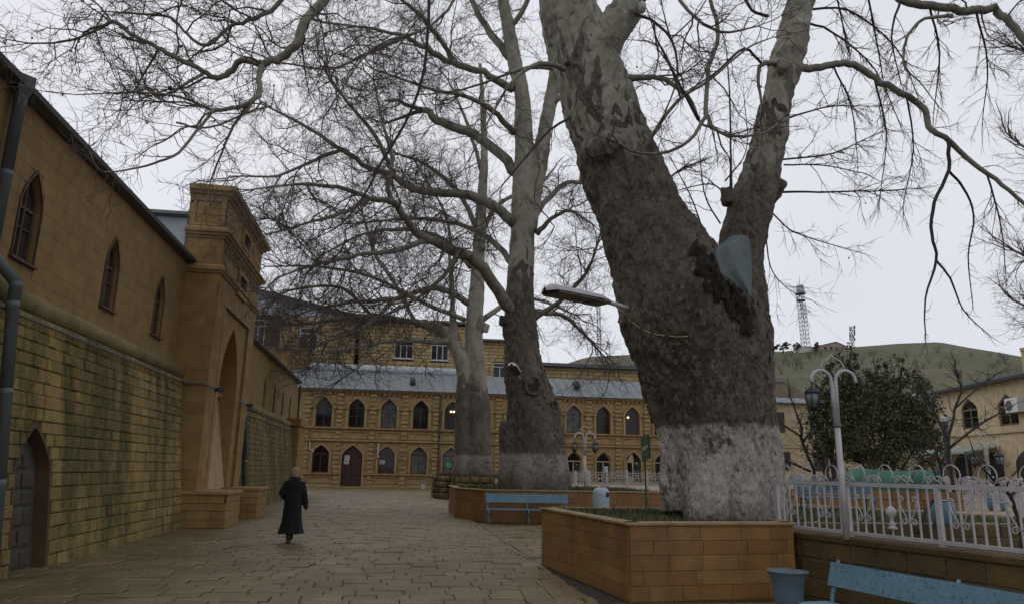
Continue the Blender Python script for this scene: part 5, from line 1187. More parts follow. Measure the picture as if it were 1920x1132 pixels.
# ================================================================ GREEN SIGN
sp_ = at_z(1214, 965, 0.93); sdep = 15.0
a = at_d(1212, 960, 13.15)
sg = thing('signpost', 'green sign board with orange and white lettering on a dark pole', 'sign', (a.x, a.y, 0.93))
m = MB(); m.tube([(a.x, a.y, 0.85), (a.x, a.y, 2.35)], 0.016, 8); m.build('pole', M['green'], sg)
tl, tr, bl_ = at_d(1202, 822, 13.45), at_d(1216, 813, 13.0), at_d(1205, 865, 13.45)
ux = tr - tl; Lx = ux.length; sf = Fr(bl_, ux); Hs = (tl - bl_).length
m = MB(); m.panel(sf, rect(0, Lx, 0, Hs), [], 0.012, 0.024); m.panel(sf, rect(0, Lx, 0, Hs), [], -0.012, 0); m.build('board', M['green'], sg)
def text(body, fr, u, v, size, mat, parent, w, sx=1.0):
    c = bpy.data.curves.new('txt', 'FONT'); c.body = body; c.size = size; c.align_x = 'CENTER'; c.extrude = 0.001
    o = bpy.data.objects.new('txt', c); COL.objects.link(o); dg = bpy.context.evaluated_depsgraph_get(); me = bpy.data.meshes.new_from_object(o.evaluated_get(dg)); bpy.data.objects.remove(o); bpy.data.curves.remove(c)
    me.materials.clear(); me.materials.append(mat)
    wd = max(v_.co.x for v_ in me.vertices) - min(v_.co.x for v_ in me.vertices); mt = mat4(fr.p(u, v, w), fr.u * (sx / wd), fr.v, fr.n)
    return obj('lettering', me, parent, mt)
text('I 88', sf, Lx * 0.5, Hs * 0.68, Hs * 0.22, M['orange'], sg, 0.0145, Lx * 0.62)
text('I EEY', sf, Lx * 0.5, Hs * 0.42, Hs * 0.24, M['letter'], sg, 0.0145, Lx * 0.8)
text('I I I I', sf, Lx * 0.5, Hs * 0.16, Hs * 0.24, M['orange'], sg, 0.0145, Lx * 0.7)
# ================================================================ BLOBS: one continuous skin over tapered tubes
def blob(name, mb, voxel, mat, parent, smooth_it=0, disp=None, Mx=None):
    me = mb.mesh(name, mat); o = bpy.data.objects.new(name, me); COL.objects.link(o)
    md = o.modifiers.new('r', 'REMESH'); md.mode = 'VOXEL'; md.voxel_size = voxel
    if smooth_it: sm = o.modifiers.new('s', 'SMOOTH'); sm.iterations = smooth_it; sm.factor = 0.5
    dg = bpy.context.evaluated_depsgraph_get(); nm = bpy.data.meshes.new_from_object(o.evaluated_get(dg))
    bpy.data.objects.remove(o); bpy.data.meshes.remove(me)
    nm.name = name
    if disp:
        n_ = len(nm.vertices); co = np.empty(n_ * 3, 'f'); no = np.empty(n_ * 3, 'f')
        nm.vertices.foreach_get('co', co); nm.vertex_normals.foreach_get('vector', no)
        co = co.reshape(-1, 3); no = no.reshape(-1, 3)
        d = np.array([disp(c) for c in co.tolist()], 'f'); co += no * d[:, None]; nm.vertices.foreach_set('co', co.ravel())
    nm.materials.clear(); nm.materials.append(mat); nm.polygons.foreach_set('use_smooth', [True] * len(nm.polygons)); nm.update()
    return obj(name, nm, parent, Mx)
def bark_disp(amp, sc=1.0, groove=1.0):
    def f(c):
        x, y, z = c; p = Vector((x * 2.2 * sc, y * 2.2 * sc, z * 0.9 * sc)); a = noise.fractal(p, 1.0, 2.1, 3)
        q = Vector((x * 7 * sc, y * 7 * sc, z * 2.6 * sc)); b = noise.ridged_multi_fractal(q, 0.9, 2.0, 3, 1.0, 2.0)
        c_ = noise.noise(Vector((x * 17 * sc, y * 17 * sc, z * 8 * sc)))
        return amp * (1.1 * a + groove * 0.35 * (b - 1.0) + 0.25 * c_)
    return f
# ================================================================ BRANCHES
def tubes_mesh(name, polys, mat, sides):
    groups = {}
    for pts, rad in polys: groups.setdefault((len(pts), sides(rad[0])), []).append((pts, rad))
    V = []; Q = []; base = 0
    for (n_, k), lst in groups.items():
        P = np.array([p for p, _ in lst], 'f'); Rr = np.array([r for _, r in lst], 'f'); m = len(lst)
        T = np.gradient(P, axis=1); T /= np.linalg.norm(T, axis=2, keepdims=True) + 1e-9
        ref = np.array([0.31, 0.47, 0.83], 'f'); X = np.cross(T, ref); X /= np.linalg.norm(X, axis=2, keepdims=True) + 1e-9; Y = np.cross(T, X)
        a = np.arange(k) * 2 * np.pi / k
        vv = P[:, :, None, :] + Rr[:, :, None, None] * (X[:, :, None, :] * np.cos(a)[None, None, :, None] + Y[:, :, None, :] * np.sin(a)[None, None, :, None])
        V.append(vv.reshape(-1, 3))
        idx = base + np.arange(m * n_ * k).reshape(m, n_, k); nx = np.roll(idx, -1, axis=2)
        Q.append(np.stack([idx[:, :-1], nx[:, :-1], nx[:, 1:], idx[:, 1:]], axis=-1).reshape(-1, 4)); base += m * n_ * k
    V = np.concatenate(V).astype('f'); Q = np.concatenate(Q).astype('i')
    me = bpy.data.meshes.new(name); me.vertices.add(len(V)); me.vertices.foreach_set('co', V.ravel())
    me.loops.add(Q.size); me.loops.foreach_set('vertex_index', Q.ravel()); me.polygons.add(len(Q)); me.polygons.foreach_set('loop_start', np.arange(0, Q.size, 4, dtype='i'))
    me.materials.append(mat); me.update(calc_edges=True); me.polygons.foreach_set('use_smooth', np.ones(len(Q), bool)); me.validate()
    return me
def wander(rng, p, d, L, n_, wig, up):
    x, y, z = p; a, b, c = d; s = L / n_; pts = [p]; g = rng.gauss
    for _ in range(n_):
        a += g(0, wig); b += g(0, wig); c += g(0, wig) + up; k = 1 / math.sqrt(a * a + b * b + c * c + 1e-9); a *= k; b *= k; c *= k
        x += a * s; y += b * s; z += c * s; pts.append((x, y, z))
    return pts
def grow(out, rng, p, d, L, r, lvl, pr):
    n_ = 3 if lvl == 0 else (5 if lvl == 1 else 6)
    pts = wander(rng, p, d, L, n_, pr['wig'], pr['up']); rm = pr['rmin']; r = max(r, rm)
    out.append((pts, [max(rm * 0.6, r * (1 - 0.72 * i / n_)) for i in range(n_ + 1)]))
    if lvl > 0: sprout(out, rng, pts, [max(rm, r * (1 - 0.72 * i / n_)) for i in range(n_ + 1)], L, lvl - 1, pr, 0.22)
def sprout(out, rng, pts, rad, L, lvl, pr, t0=0.2, dens=None, lenf=None):
    k = dens if dens is not None else pr['dens'][lvl]; k = k * L; k = int(k) + (rng.random() < k - int(k)); n_ = len(pts) - 1
    for _ in range(max(k, 1)):
        t = t0 + (1 - t0) * rng.random() ** 0.85; f = t * n_; i = min(int(f), n_ - 1); f -= i
        a, b = pts[i], pts[i + 1]; p = (a[0] + (b[0] - a[0]) * f, a[1] + (b[1] - a[1]) * f, a[2] + (b[2] - a[2]) * f)
        dx, dy, dz = b[0] - a[0], b[1] - a[1], b[2] - a[2]; m = 1 / math.sqrt(dx * dx + dy * dy + dz * dz + 1e-9)
        s = pr['spread']; d = (dx * m + rng.gauss(0, s), dy * m + rng.gauss(0, s), dz * m + rng.gauss(0, s) + pr['lift'])
        q = math.sqrt(d[0] ** 2 + d[1] ** 2 + d[2] ** 2); d = (d[0] / q, d[1] / q, d[2] / q)
        l = (lenf or pr['len'][lvl]) * rng.uniform(0.55, 1.3) * (1.15 - 0.5 * t)
        grow(out, rng, p, d, l, min(rad[i] * 0.62, pr['r'][lvl]), lvl, pr)
def smooth_path(pts, rad, sub=3):                                   # Catmull-Rom through the traced points
    P = [np.array(p, float) for p in pts]; P = [2 * P[0] - P[1]] + P + [2 * P[-1] - P[-2]]; o = []; r = []
    for i in range(1, len(P) - 2):
        for j in range(sub):
            t = j / sub; a, b, c, d = P[i - 1:i + 3]
            o.append(tuple(0.5 * (2 * b + (c - a) * t + (2 * a - 5 * b + 4 * c - d) * t * t + (3 * b - a - 3 * c + d) * t ** 3))); r.append(rad[i - 1] + (rad[i] - rad[i - 1]) * t)
    o.append(tuple(P[-2])); r.append(rad[-1]); return o, r
def trace(lst):                                                  # (px, py, Y, half width px) -> points and radii in the place
    pts, rad = [], []
    for px, py, Y, hw in lst:
        p = at_Y(px, py, Y); d = (p - EYEP).dot(_fw); pts.append(tuple(p)); rad.append(hw * d / FPX)
    return pts, rad
def limb(tree, lst, out, rng, pr, lvl=2, name='branch', mat=None, t0=0.15, dens=None, lenf=None, twigs=True, sides=9, end=True):
    hs = {Y1: 0.64, 25.6: 0.78, 42.0: 0.8, -1: 0.6}.get(HS[0], 0.9); lst = [(a, b, c, max(0.7, h * (hs if h < 22 else 0.85))) for a, b, c, h in lst]
    pts, rad = smooth_path(*trace(lst), 4)
    rg = random.Random(len(out) + 5); 
    pts = [(x + rg.gauss(0, 0.18 * r), y + rg.gauss(0, 0.3 * r), z + rg.gauss(0, 0.18 * r)) for (x, y, z), r in zip(pts, rad)]
    m = MB(); m.tube(pts, rad, sides); m.build(name, mat or M['limb'], tree, None, True)
    L = sum(math.dist(a, b) for a, b in zip(pts, pts[1:]))
    if twigs: sprout(out, rng, pts, rad, L, lvl, pr, t0, dens, lenf)
    if twigs and end:
        a, b = pts[-3], pts[-1]; d = tuple((b[i] - a[i]) / (math.dist(a, b) + 1e-6) for i in range(3))
        for _ in range(2): grow(out, rng, b, d, (lenf or pr['len'][lvl]) * 0.9, rad[-1] * 0.9, max(lvl - 1, 0), pr)
    return pts, rad
def tubeblob(lists):
    m = MB()
    for l in lists: pts, rad = smooth_path(*trace(l), 3); m.tube(pts, rad, 20)
    return m
def balls(tree, out, rng, n_, r):
    ms = MB(); ms.lathe([(0.001, -r), (r * 0.6, -r * 0.8), (r, 0), (r * 0.6, r * 0.8), (0.001, r)], 8); ms = ms.mesh('seed_ball', M['limbdark'], True)
    for _ in range(n_):
        p = rng.choice(out)[0][-1]; obj('seed_ball', ms, tree, Matrix.Translation((p[0], p[1], p[2] - r * 1.5)))
sides = lambda r: 3 if r < 0.012 else (4 if r < 0.03 else 6)

# ---------------------------------------------------------------- tree one: the leaning, forked plane tree
Y1 = 11.35; HS = [Y1]
t1 = thing('plane_tree', 'huge leaning forked plane tree with whitewashed base in the square planter', 'tree', (5.25, Y1, 0.93))
main = [(1367, 1010, Y1, 112), (1366, 960, Y1, 102), (1356, 900, Y1, 101), (1346, 800, Y1, 105), (1325, 700, Y1, 116), (1300, 620, Y1, 128), (1275, 560, Y1, 122), (1240, 490, Y1, 100), (1197, 400, Y1, 80), (1160, 300, Y1, 71), (1127, 200, Y1, 68), (1095, 110, Y1, 60), (1060, 0, Y1, 51), (1042, -100, Y1 - 0.1, 46), (1030, -220, Y1 - 0.2, 38)]
right = [(1385, 760, Y1, 62), (1398, 660, Y1, 45), (1403, 600, Y1, 36), (1398, 540, Y1, 36), (1392, 480, Y1, 36), (1396, 430, Y1, 37), (1420, 350, Y1, 38), (1436, 280, Y1, 30), (1453, 200, Y1, 28), (1475, 100, Y1, 28), (1503, 0, Y1, 23), (1525, -110, Y1, 20), (1550, -220, Y1, 16)]
extra = [[(1440, 360, Y1, 26), (1460, 350, Y1 - 0.1, 20), (1471, 348, Y1 - 0.12, 10)],
         [(1135, 290, Y1 - 0.35, 34), (1148, 262, Y1 - 0.62, 26), (1152, 250, Y1 - 0.70, 16)],
         [(1085, 150, Y1 - 0.1, 46), (1120, 100, Y1 - 0.2, 38), (1150, 55, Y1 - 0.3, 31), (1182, 5, Y1 - 0.4, 24), (1215, -50, Y1 - 0.5, 20), (1260, -130, Y1 - 0.6, 15)],
         [(1235, 700, Y1 + 0.1, 34), (1262, 820, Y1, 30), (1272, 960, Y1 - 0.1, 30)],
         [(1420, 800, Y1, 34), (1444, 900, Y1, 26), (1462, 985, Y1, 26)], [(1330, 860, Y1 - 0.5, 40), (1320, 985, Y1 - 0.62, 44)], [(1400, 880, Y1 - 0.45, 36), (1415, 985, Y1 - 0.55, 40)],
         [(1340, 560, Y1 - 0.1, 60), (1322, 480, Y1 - 0.15, 26), (1301, 440, Y1 - 0.2, 10)], [(1455, 128, Y1 - 0.3, 14), (1473, 118, Y1 - 0.38, 12)], [(1372, 380, Y1, 16), (1362, 352, Y1, 10)]]
trunk1 = blob('trunk', tubeblob([main, right] + extra), 0.030, M['bark'], t1, 2, bark_disp(0.068, 0.85, 1.7))
def plates(tree, trunk, n_, lo, hi, size, seed, mat):
    me = trunk.data; rg = random.Random(seed); np_ = len(me.polygons); m = MB(); c = 0
    while c < n_:
        p = me.polygons[rg.randrange(np_)]; q = p.center; c += 1
        if not lo < q.z < hi or rg.random() < ((q.z - lo) / (hi - lo)) ** 1.5: continue
        if noise.noise(Vector((q.x * 1.4, q.y * 1.4, q.z * 0.7))) < rg.uniform(-0.7, 0.3): continue
        nn = p.normal; up = Vector((0, 0, 1)); x = nn.cross(up)
        if x.length < 0.2: continue
        x.normalize(); y = x.cross(nn); a0 = rg.uniform(0, 6.28); k = rg.randint(5, 7); sz = size * rg.uniform(0.45, 1.5); l = rg.uniform(0.004, 0.014); b = len(m.v)
        for i in range(k):
            a = a0 + 2 * math.pi * i / k; f = rg.uniform(0.6, 1.2); m.v.append(tuple(q + x * (sz * 0.75 * f * math.cos(a)) + y * (sz * 1.2 * f * math.sin(a)) + nn * (l * rg.uniform(0.2, 1.6))))
        m.v.append(tuple(q + nn * (l + 0.012)))
        for i in range(k): m.f.append((b + i, b + (i + 1) % k, b + k))
    tag(m.build('bark_plates', mat, tree), None, kind='stuff')
plates(t1, trunk1, 9000, 2.45, 6.0, 0.045, 61, M['plate'])
def surf(o, px, py, lift=0.0):                                    # where that line of sight meets the bark
    bpy.context.view_layer.update(); r = ray(px, py).normalized(); hit, loc, n_, i_ = o.ray_cast(EYEP, r)
    return loc - r * lift if hit else at_d(px, py, 11)
# splinters below the fork, the cavity's shade put into their dark colour
m = MB(); r5 = random.Random(5)
for k in range(70):
    f = r5.random(); px = 1304 + 98 * f + r5.uniform(-6, 10); py = 455 + 125 * f + r5.uniform(-14, 34)
    a = surf(trunk1, px, py + 18, 0.0); b = a + Vector((r5.uniform(-0.10, 0.06), r5.uniform(-0.10, 0.02), r5.uniform(0.06, 0.20))); m.tube([a - (b - a) * 0.5, a.lerp(b, 0.6), b], [0.07, 0.05, 0.012], 6)
m.build('splintered_wood', M['torn'], t1)
# cable sagging across the trunk
cb_ = [surf(trunk1, px, py, 0.012) for px, py in ((1172, 588), (1182, 602), (1196, 612), (1215, 622), (1232, 627), (1250, 629), (1270, 631), (1290, 630))]; cb_ = [at_d(1160, 578, 10.75)] + cb_
t = thing('cable', 'thin pale cable sagging across the leaning trunk below the lamp head', 'cable', cb_[0]); m = MB(); m.tube(cb_, 0.010, 6); m.build('strand', M['cream'], t, None, True)
# folded metal sheet in the fork
t = thing('metal_sheet', 'bent grey metal sheet nailed over the fork of the leaning plane tree', 'metal sheet', at_d(1378, 530, 10.6))
def along(pl, f):
    k = f * (len(pl) - 1); a = min(int(k), len(pl) - 2); f = k - a; return tuple(pl[a][q_] + (pl[a + 1][q_] - pl[a][q_]) * f for q_ in (0, 1))
le, re_ = [(1350, 459), (1341, 470), (1347, 495), (1353, 514), (1376, 529), (1398, 548)], [(1392, 441), (1404, 443), (1408, 470), (1410, 500), (1410, 530), (1410, 556)]
m = MB(); nr_, nc_ = 13, 9; front = []
for i in range(nr_):
    a, b = along(le, i / (nr_ - 1)), along(re_, i / (nr_ - 1))
    for k in range(nc_):
        f = k / (nc_ - 1); px, py = a[0] + (b[0] - a[0]) * f, a[1] + (b[1] - a[1]) * f
        if i == 0: py -= 7 * math.sin(math.pi * f)
        r = ray(px, py); d = 10.92 - 0.30 * i / (nr_ - 1) - 0.10 * f - 0.05 * max(0, 1 - abs(f - 0.35 - 0.3 * i / nr_) / 0.3) + 0.004 * math.sin(i * 0.6)
        h_ = surf(trunk1, px, py, 0.02); hd = (h_ - EYEP).dot(_fw)
        front.append(at_d(px, py, min(d, hd)))
m.v = [tuple(p) for p in front] + [tuple(p + Vector((0.002, 0.012, 0))) for p in front]; N_ = nr_ * nc_
for i in range(nr_ - 1):
    for k in range(nc_ - 1): a = i * nc_ + k; m.f += [(a, a + 1, a + nc_ + 1, a + nc_), (N_ + a, N_ + a + nc_, N_ + a + nc_ + 1, N_ + a + 1)]
rim = [k for k in range(nc_)] + [i * nc_ + nc_ - 1 for i in range(1, nr_)] + [(nr_ - 1) * nc_ + k for k in range(nc_ - 2, -1, -1)] + [i * nc_ for i in range(nr_ - 2, 0, -1)]
for a, b in zip(rim, rim[1:] + rim[:1]): m.f.append((a, b, N_ + b, N_ + a))
m.build('sheet', M['galv'], t)
for px, py in ((1350, 475), (1400, 446), (1404, 545), (1385, 452)):
    m = MB(); p = surf(trunk1, px, py, 0.05); m.lathe([(0.012, -0.008), (0.015, 0), (0.006, 0.008)], 6, p); m.build('nail', M['zinc'], t)

pr1 = dict(wig=0.33, up=0.015, spread=0.8, lift=0.02, rmin=0.0036, dens=[11, 7.5, 2.8], len=[0.32, 0.75, 1.5], r=[0.0055, 0.010, 0.018])
r1 = random.Random(101); o1 = []
limb(t1, [(1030, -220, Y1 - 0.2, 30), (900, -230, 10.6, 24), (760, -150, 10.0, 20), (660, -60, 9.6, 17), (605, 0, 9.4, 14), (572, 42, 9.3, 13), (550, 88, 9.2, 13), (518, 112, 9.2, 12), (488, 122, 9.2, 10)], o1, r1, pr1, 2, t0=0.45, dens=1.0, end=False)
limb(t1, [(492, 118, 9.2, 9), (486, 150, 9.1, 8), (485, 178, 9.0, 8), (455, 198, 8.9, 7), (415, 206, 8.8, 6), (385, 202, 8.7, 5), (345, 184, 8.6, 4), (260, 174, 8.5, 3), (140, 178, 8.3, 1.6)], o1, r1, pr1, 2, dens=4.2)
limb(t1, [(492, 120, 9.2, 9), (452, 114, 9.3, 9), (430, 136, 9.4, 9), (402, 146, 9.4, 8), (370, 127, 9.5, 7), (320, 105, 9.6, 7), (285, 84, 9.7, 6), (245, 64, 9.7, 6), (216, 42, 9.8, 6), (180, 58, 9.9, 4), (130, 76, 10, 3.5), (70, 82, 10.1, 2.5), (8, 74, 10.2, 1.5)], o1, r1, pr1, 2, dens=4.4)
limb(t1, [(560, -60, 9.6, 9), (520, 10, 9.8, 7), (465, 40, 9.9, 6), (432, 50, 10, 5), (388, 85, 10, 5), (352, 66, 10.1, 4), (320, 34, 10.2, 4), (262, 26, 10.3, 3), (190, 22, 10.4, 1.6)], o1, r1, pr1, 2, dens=4.2)
limb(t1, [(400, 206, 8.75, 5), (378, 236, 8.6, 4.5), (335, 286, 8.4, 4), (300, 302, 8.3, 3.5), (262, 314, 8.2, 3), (192, 322, 8.1, 2), (168, 285, 8.0, 1.5)], o1, r1, pr1, 1, dens=2.6)
limb(t1, [(470, 190, 8.95, 5), (436, 240, 9.0, 4), (415, 290, 9.1, 3), (395, 340, 9.2, 2), (384, 392, 9.2, 1.2)], o1, r1, pr1, 1, dens=4.5)
limb(t1, [(380, 140, 9.4, 5), (290, 180, 9.3, 3.5), (250, 95, 9.6, 2)], o1, r1, pr1, 1, dens=3.0)
limb(t1, [(330, 230, 8.6, 3), (390, 240, 8.7, 3), (480, 205, 8.9, 3.5)], o1, r1, pr1, 1, dens=3.5)
limb(t1, [(830, -190, 10.3, 9), (808, -60, 9.9, 5), (803, 40, 9.8, 4.5), (796, 130, 9.8, 4.5), (772, 205, 9.8, 4), (742, 262, 9.8, 4), (712, 310, 9.8, 3.5), (684, 365, 9.8, 3), (640, 420, 9.8, 2.2), (585, 450, 9.8, 1.2)], o1, r1, pr1, 1, dens=2.2, mat=M['limbdark'], t0=0.4)
limb(t1, [(940, -230, 10.8, 8), (840, 20, 10.6, 4), (700, 90, 10.6, 3), (620, 200, 10.6, 2)], o1, r1, pr1, 2, dens=2.4, t0=0.3)
limb(t1, [(1475, 128, Y1 - 0.1, 13), (1530, 128, Y1, 11), (1565, 120, Y1, 10), (1602, 122, Y1, 10), (1640, 148, Y1, 9.5), (1690, 176, Y1 - 0.2, 9), (1732, 203, Y1 - 0.3, 9), (1746, 245, Y1 - 0.4, 8.5), (1772, 258, Y1 - 0.5, 8), (1828, 308, Y1 - 0.6, 7), (1880, 346, Y1 - 0.8, 6), (1935, 395, Y1 - 1, 5), (2010, 470, Y1 - 1.2, 3)], o1, r1, pr1, 1, dens=2.2)
limb(t1, [(1777, 260, Y1 - 0.5, 6), (1779, 318, Y1 - 0.55, 5), (1752, 380, Y1 - 0.6, 5), (1747, 440, Y1 - 0.7, 4.5), (1756, 490, Y1 - 0.7, 4), (1735, 560, Y1 - 0.8, 2.5), (1736, 640, Y1 - 0.8, 1.5)], o1, r1, pr1, 0, dens=4.5, mat=M['limbdark'])
limb(t1, [(1757, 490, Y1 - 0.7, 3.5), (1782, 522, Y1 - 0.7, 3), (1806, 580, Y1 - 0.8, 2), (1855, 628, Y1 - 0.9, 1.2)], o1, r1, pr1, 0, dens=6, mat=M['limbdark'])
limb(t1, [(1779, 320, Y1 - 0.55, 4), (1806, 352, Y1 - 0.4, 3.5), (1826, 405, Y1 - 0.3, 2.5), (1816, 480, Y1 - 0.3, 2), (1824, 570, Y1 - 0.3, 1.2)], o1, r1, pr1, 0, dens=6, mat=M['limbdark'])
limb(t1, [(1550, -220, Y1, 13), (1620, -90, Y1 - 0.5, 12), (1690, -5, Y1 - 0.8, 12), (1742, 10, Y1 - 0.9, 12), (1800, 20, Y1 - 1, 12), (1860, 20, Y1 - 1.1, 12), (1890, 38, Y1 - 1.2, 11), (1925, 80, Y1 - 1.3, 10), (1990, 170, Y1 - 1.5, 8)], o1, r1, pr1, 2, dens=1.2, t0=0.3)
limb(t1, [(1787, 30, Y1 - 1, 6), (1742, 34, Y1 - 1, 4.5), (1716, 48, Y1 - 0.9, 4.5), (1698, 80, Y1 - 0.9, 4), (1695, 125, Y1 - 0.9, 3), (1722, 152, Y1 - 0.9, 2), (1760, 200, Y1 - 0.9, 1.2)], o1, r1, pr1, 1, dens=3.0)
# tangle between the two stems
for l, lv, dn in (([(1170, 150, Y1 - 0.3, 10), (1215, 146, Y1 - 0.5, 8), (1245, 150, Y1 - 0.6, 7), (1290, 182, Y1 - 0.8, 6), (1312, 228, Y1 - 1, 4), (1345, 245, Y1 - 1.1, 3)], 2, 2.2),
               ([(1310, -60, Y1 - 0.9, 6), (1332, 0, Y1 - 1, 5.5), (1347, 70, Y1 - 1, 6), (1330, 125, Y1 - 1.1, 6), (1325, 212, Y1 - 1.2, 7), (1346, 246, Y1 - 1.2, 5), (1382, 256, Y1 - 1.2, 4), (1440, 246, Y1 - 1.1, 3), (1490, 196, Y1 - 1, 1.5)], 1, 3.4),
               ([(1325, 216, Y1 - 1.2, 6), (1292, 264, Y1 - 1.1, 5), (1240, 288, Y1 - 0.9, 4.5), (1190, 285, Y1 - 0.75, 4), (1160, 268, Y1 - 0.8, 3)], 1, 3.0),
               ([(1200, 290, Y1 - 0.5, 6), (1232, 240, Y1 - 0.7, 6), (1270, 190, Y1 - 0.9, 5), (1330, 150, Y1 - 1.1, 4), (1400, 92, Y1 - 1.2, 3), (1450, 70, Y1 - 1.3, 1.5)], 2, 2.4),
               ([(1450, 118, Y1 - 0.3, 8), (1428, 122, Y1 - 0.4, 7), (1422, 150, Y1 - 0.5, 5), (1430, 205, Y1 - 0.6, 3)], 1, 3.5),
               ([(1440, 30, Y1 - 0.2, 5), (1410, 20, Y1 - 0.3, 4), (1390, -20, Y1 - 0.4, 4)], 1, 3.0),
               ([(1430, 122, Y1 - 0.4, 4), (1395, 92, Y1 - 0.6, 4), (1350, 130, Y1 - 0.8, 3), (1300, 165, Y1 - 0.9, 2)], 1, 3.5),
               ([(1060, 130, Y1 - 0.5, 8), (1010, 120, Y1 - 0.9, 7), (965, 150, Y1 - 1.2, 5), (930, 200, Y1 - 1.4, 3), (880, 300, Y1 - 1.6, 1.5)], 1, 2.6),
               ([(1052, 130, Y1 + 0.2, 7), (1000, 126, Y1 + 0.4, 6), (950, 140, Y1 + 0.6, 4), (860, 170, Y1 + 0.8, 3), (760, 180, Y1 + 1, 1.5)], 1, 2.6),
               ([(1070, 220, Y1 - 0.6, 4), (1030, 245, Y1 - 0.8, 3.5), (990, 290, Y1 - 1, 3), (940, 350, Y1 - 1.2, 2)], 1, 2.2),
               ([(1370, 352, Y1 - 0.1, 5), (1370, 300, Y1 - 0.2, 3), (1369, 200, Y1 - 0.3, 2.5), (1362, 90, Y1 - 0.4, 1.5)], 0, 4.5),
               ([(1215, 400, Y1 + 0.1, 4), (1260, 330, Y1 + 0.3, 3), (1320, 300, Y1 + 0.6, 2)], 1, 3.0),
               ([(1180, 20, Y1 - 0.5, 5), (1250, 60, Y1 - 0.9, 4), (1270, 140, Y1 - 1.2, 3), (1240, 230, Y1 - 1.4, 1.5)], 2, 2.2),
               ([(1240, -60, Y1 - 0.5, 7), (1290, 20, Y1 - 0.9, 5), (1350, 60, Y1 - 1.2, 4), (1420, 50, Y1 - 1.4, 2)], 2, 2.4)):
    limb(t1, l, o1, r1, pr1, lv, dens=dn, mat=M['limbdark'] if l[0][3] < 6 else None)
prd = dict(pr1); prd.update(lift=-0.10, up=-0.03, wig=0.16, spread=0.5)
for l in ([(1460, 300, Y1, 3), (1560, 288, Y1 + 0.2, 2.2), (1650, 248, Y1 + 0.3, 1.2)], [(1468, 360, Y1, 3.5), (1560, 360, Y1, 2.6), (1650, 358, Y1, 2), (1722, 354, Y1, 1)], [(1470, 310, Y1 + 0.2, 2.5), (1540, 310, Y1 + 0.3, 2), (1620, 325, Y1 + 0.4, 1)],
          [(1440, 390, Y1 + 0.1, 2.5), (1480, 430, Y1 + 0.2, 2), (1530, 450, Y1 + 0.3, 1.5), (1600, 470, Y1 + 0.3, 1)], [(1432, 420, Y1 + 0.1, 2.5), (1445, 500, Y1 + 0.2, 1.6), (1470, 535, Y1 + 0.2, 1.2), (1500, 555, Y1 + 0.2, 0.9)],
          [(1500, 40, Y1 + 0.2, 4), (1560, 60, Y1 + 0.4, 3), (1640, 130, Y1 + 0.6, 2), (1690, 240, Y1 + 0.8, 1.2)], [(1500, 20, Y1 + 0.2, 4), (1590, 20, Y1 + 0.6, 3), (1680, 90, Y1 + 1, 2), (1720, 180, Y1 + 1.2, 1)], [(1480, 220, Y1 + 0.3, 3), (1560, 200, Y1 + 0.5, 2), (1650, 200, Y1 + 0.6, 1)]):
    limb(t1, l, o1, r1, prd, 1, dens=7.0, mat=M['limbdark'])
for l in ([(1560, 120, Y1, 3), (1596, 200, Y1 + 0.2, 2), (1608, 300, Y1 + 0.3, 1)], [(1640, 148, Y1, 3), (1662, 250, Y1 + 0.2, 2), (1650, 370, Y1 + 0.2, 1)], [(1700, 180, Y1 - 0.2, 3), (1712, 280, Y1, 2), (1692, 390, Y1, 1)], [(1742, 10, Y1 - 0.9, 3.5), (1762, 100, Y1 - 0.6, 2.5), (1750, 215, Y1 - 0.4, 1)], [(1610, -90, Y1 - 0.5, 4), (1640, 60, Y1, 2.5), (1662, 185, Y1 + 0.2, 1)],
          [(1830, 20, Y1 - 1, 3.5), (1852, 120, Y1 - 0.8, 2.2), (1842, 225, Y1 - 0.6, 1)], [(1850, 325, Y1 - 0.7, 3), (1876, 420, Y1 - 0.7, 2), (1886, 515, Y1 - 0.7, 1)], [(1540, -150, Y1, 4), (1570, 0, Y1 + 0.3, 2.5), (1590, 90, Y1 + 0.5, 1.2)], [(1690, -5, Y1 - 0.8, 4), (1672, 70, Y1 - 0.8, 2.5), (1690, 160, Y1 - 0.7, 1.2)]):
    limb(t1, l, o1, r1, prd, 1, dens=6.0, mat=M['limbdark'])
for l in ([(1330, 470, Y1 + 0.4, 2.5), (1300, 380, Y1 + 0.6, 2), (1260, 300, Y1 + 0.8, 1.2)], [(1350, 420, Y1 + 0.4, 2.5), (1320, 360, Y1 + 0.6, 2), (1310, 260, Y1 + 0.8, 1.2)], [(1360, 365, Y1 + 0.2, 2.5), (1330, 345, Y1 + 0.3, 2), (1260, 360, Y1 + 0.5, 1.2)], [(1360, 340, Y1 + 0.2, 2.5), (1400, 280, Y1 + 0.3, 1.5), (1395, 180, Y1 + 0.4, 1)]):
    limb(t1, l, o1, r1, pr1, 1, dens=4.5, mat=M['limbdark'])
obj('crown', tubes_mesh('crown', o1, M['twig'], sides), t1)
balls(t1, o1, r1, 60, 0.016)
q = at_Y(319, 166, 8.6)
for dz in (0, 0.075): m = MB(); m.lathe([(0.001, -0.03), (0.02, -0.022), (0.03, 0), (0.02, 0.022), (0.001, 0.03)], 10, q - Vector((0, 0, dz))); m.build('seed_ball', M['limbdark'], t1, None, True)
m = MB(); m.tube([at_Y(322, 140, 8.6), q], 0.004, 4); m.build('seed_stalk', M['limbdark'], t1)
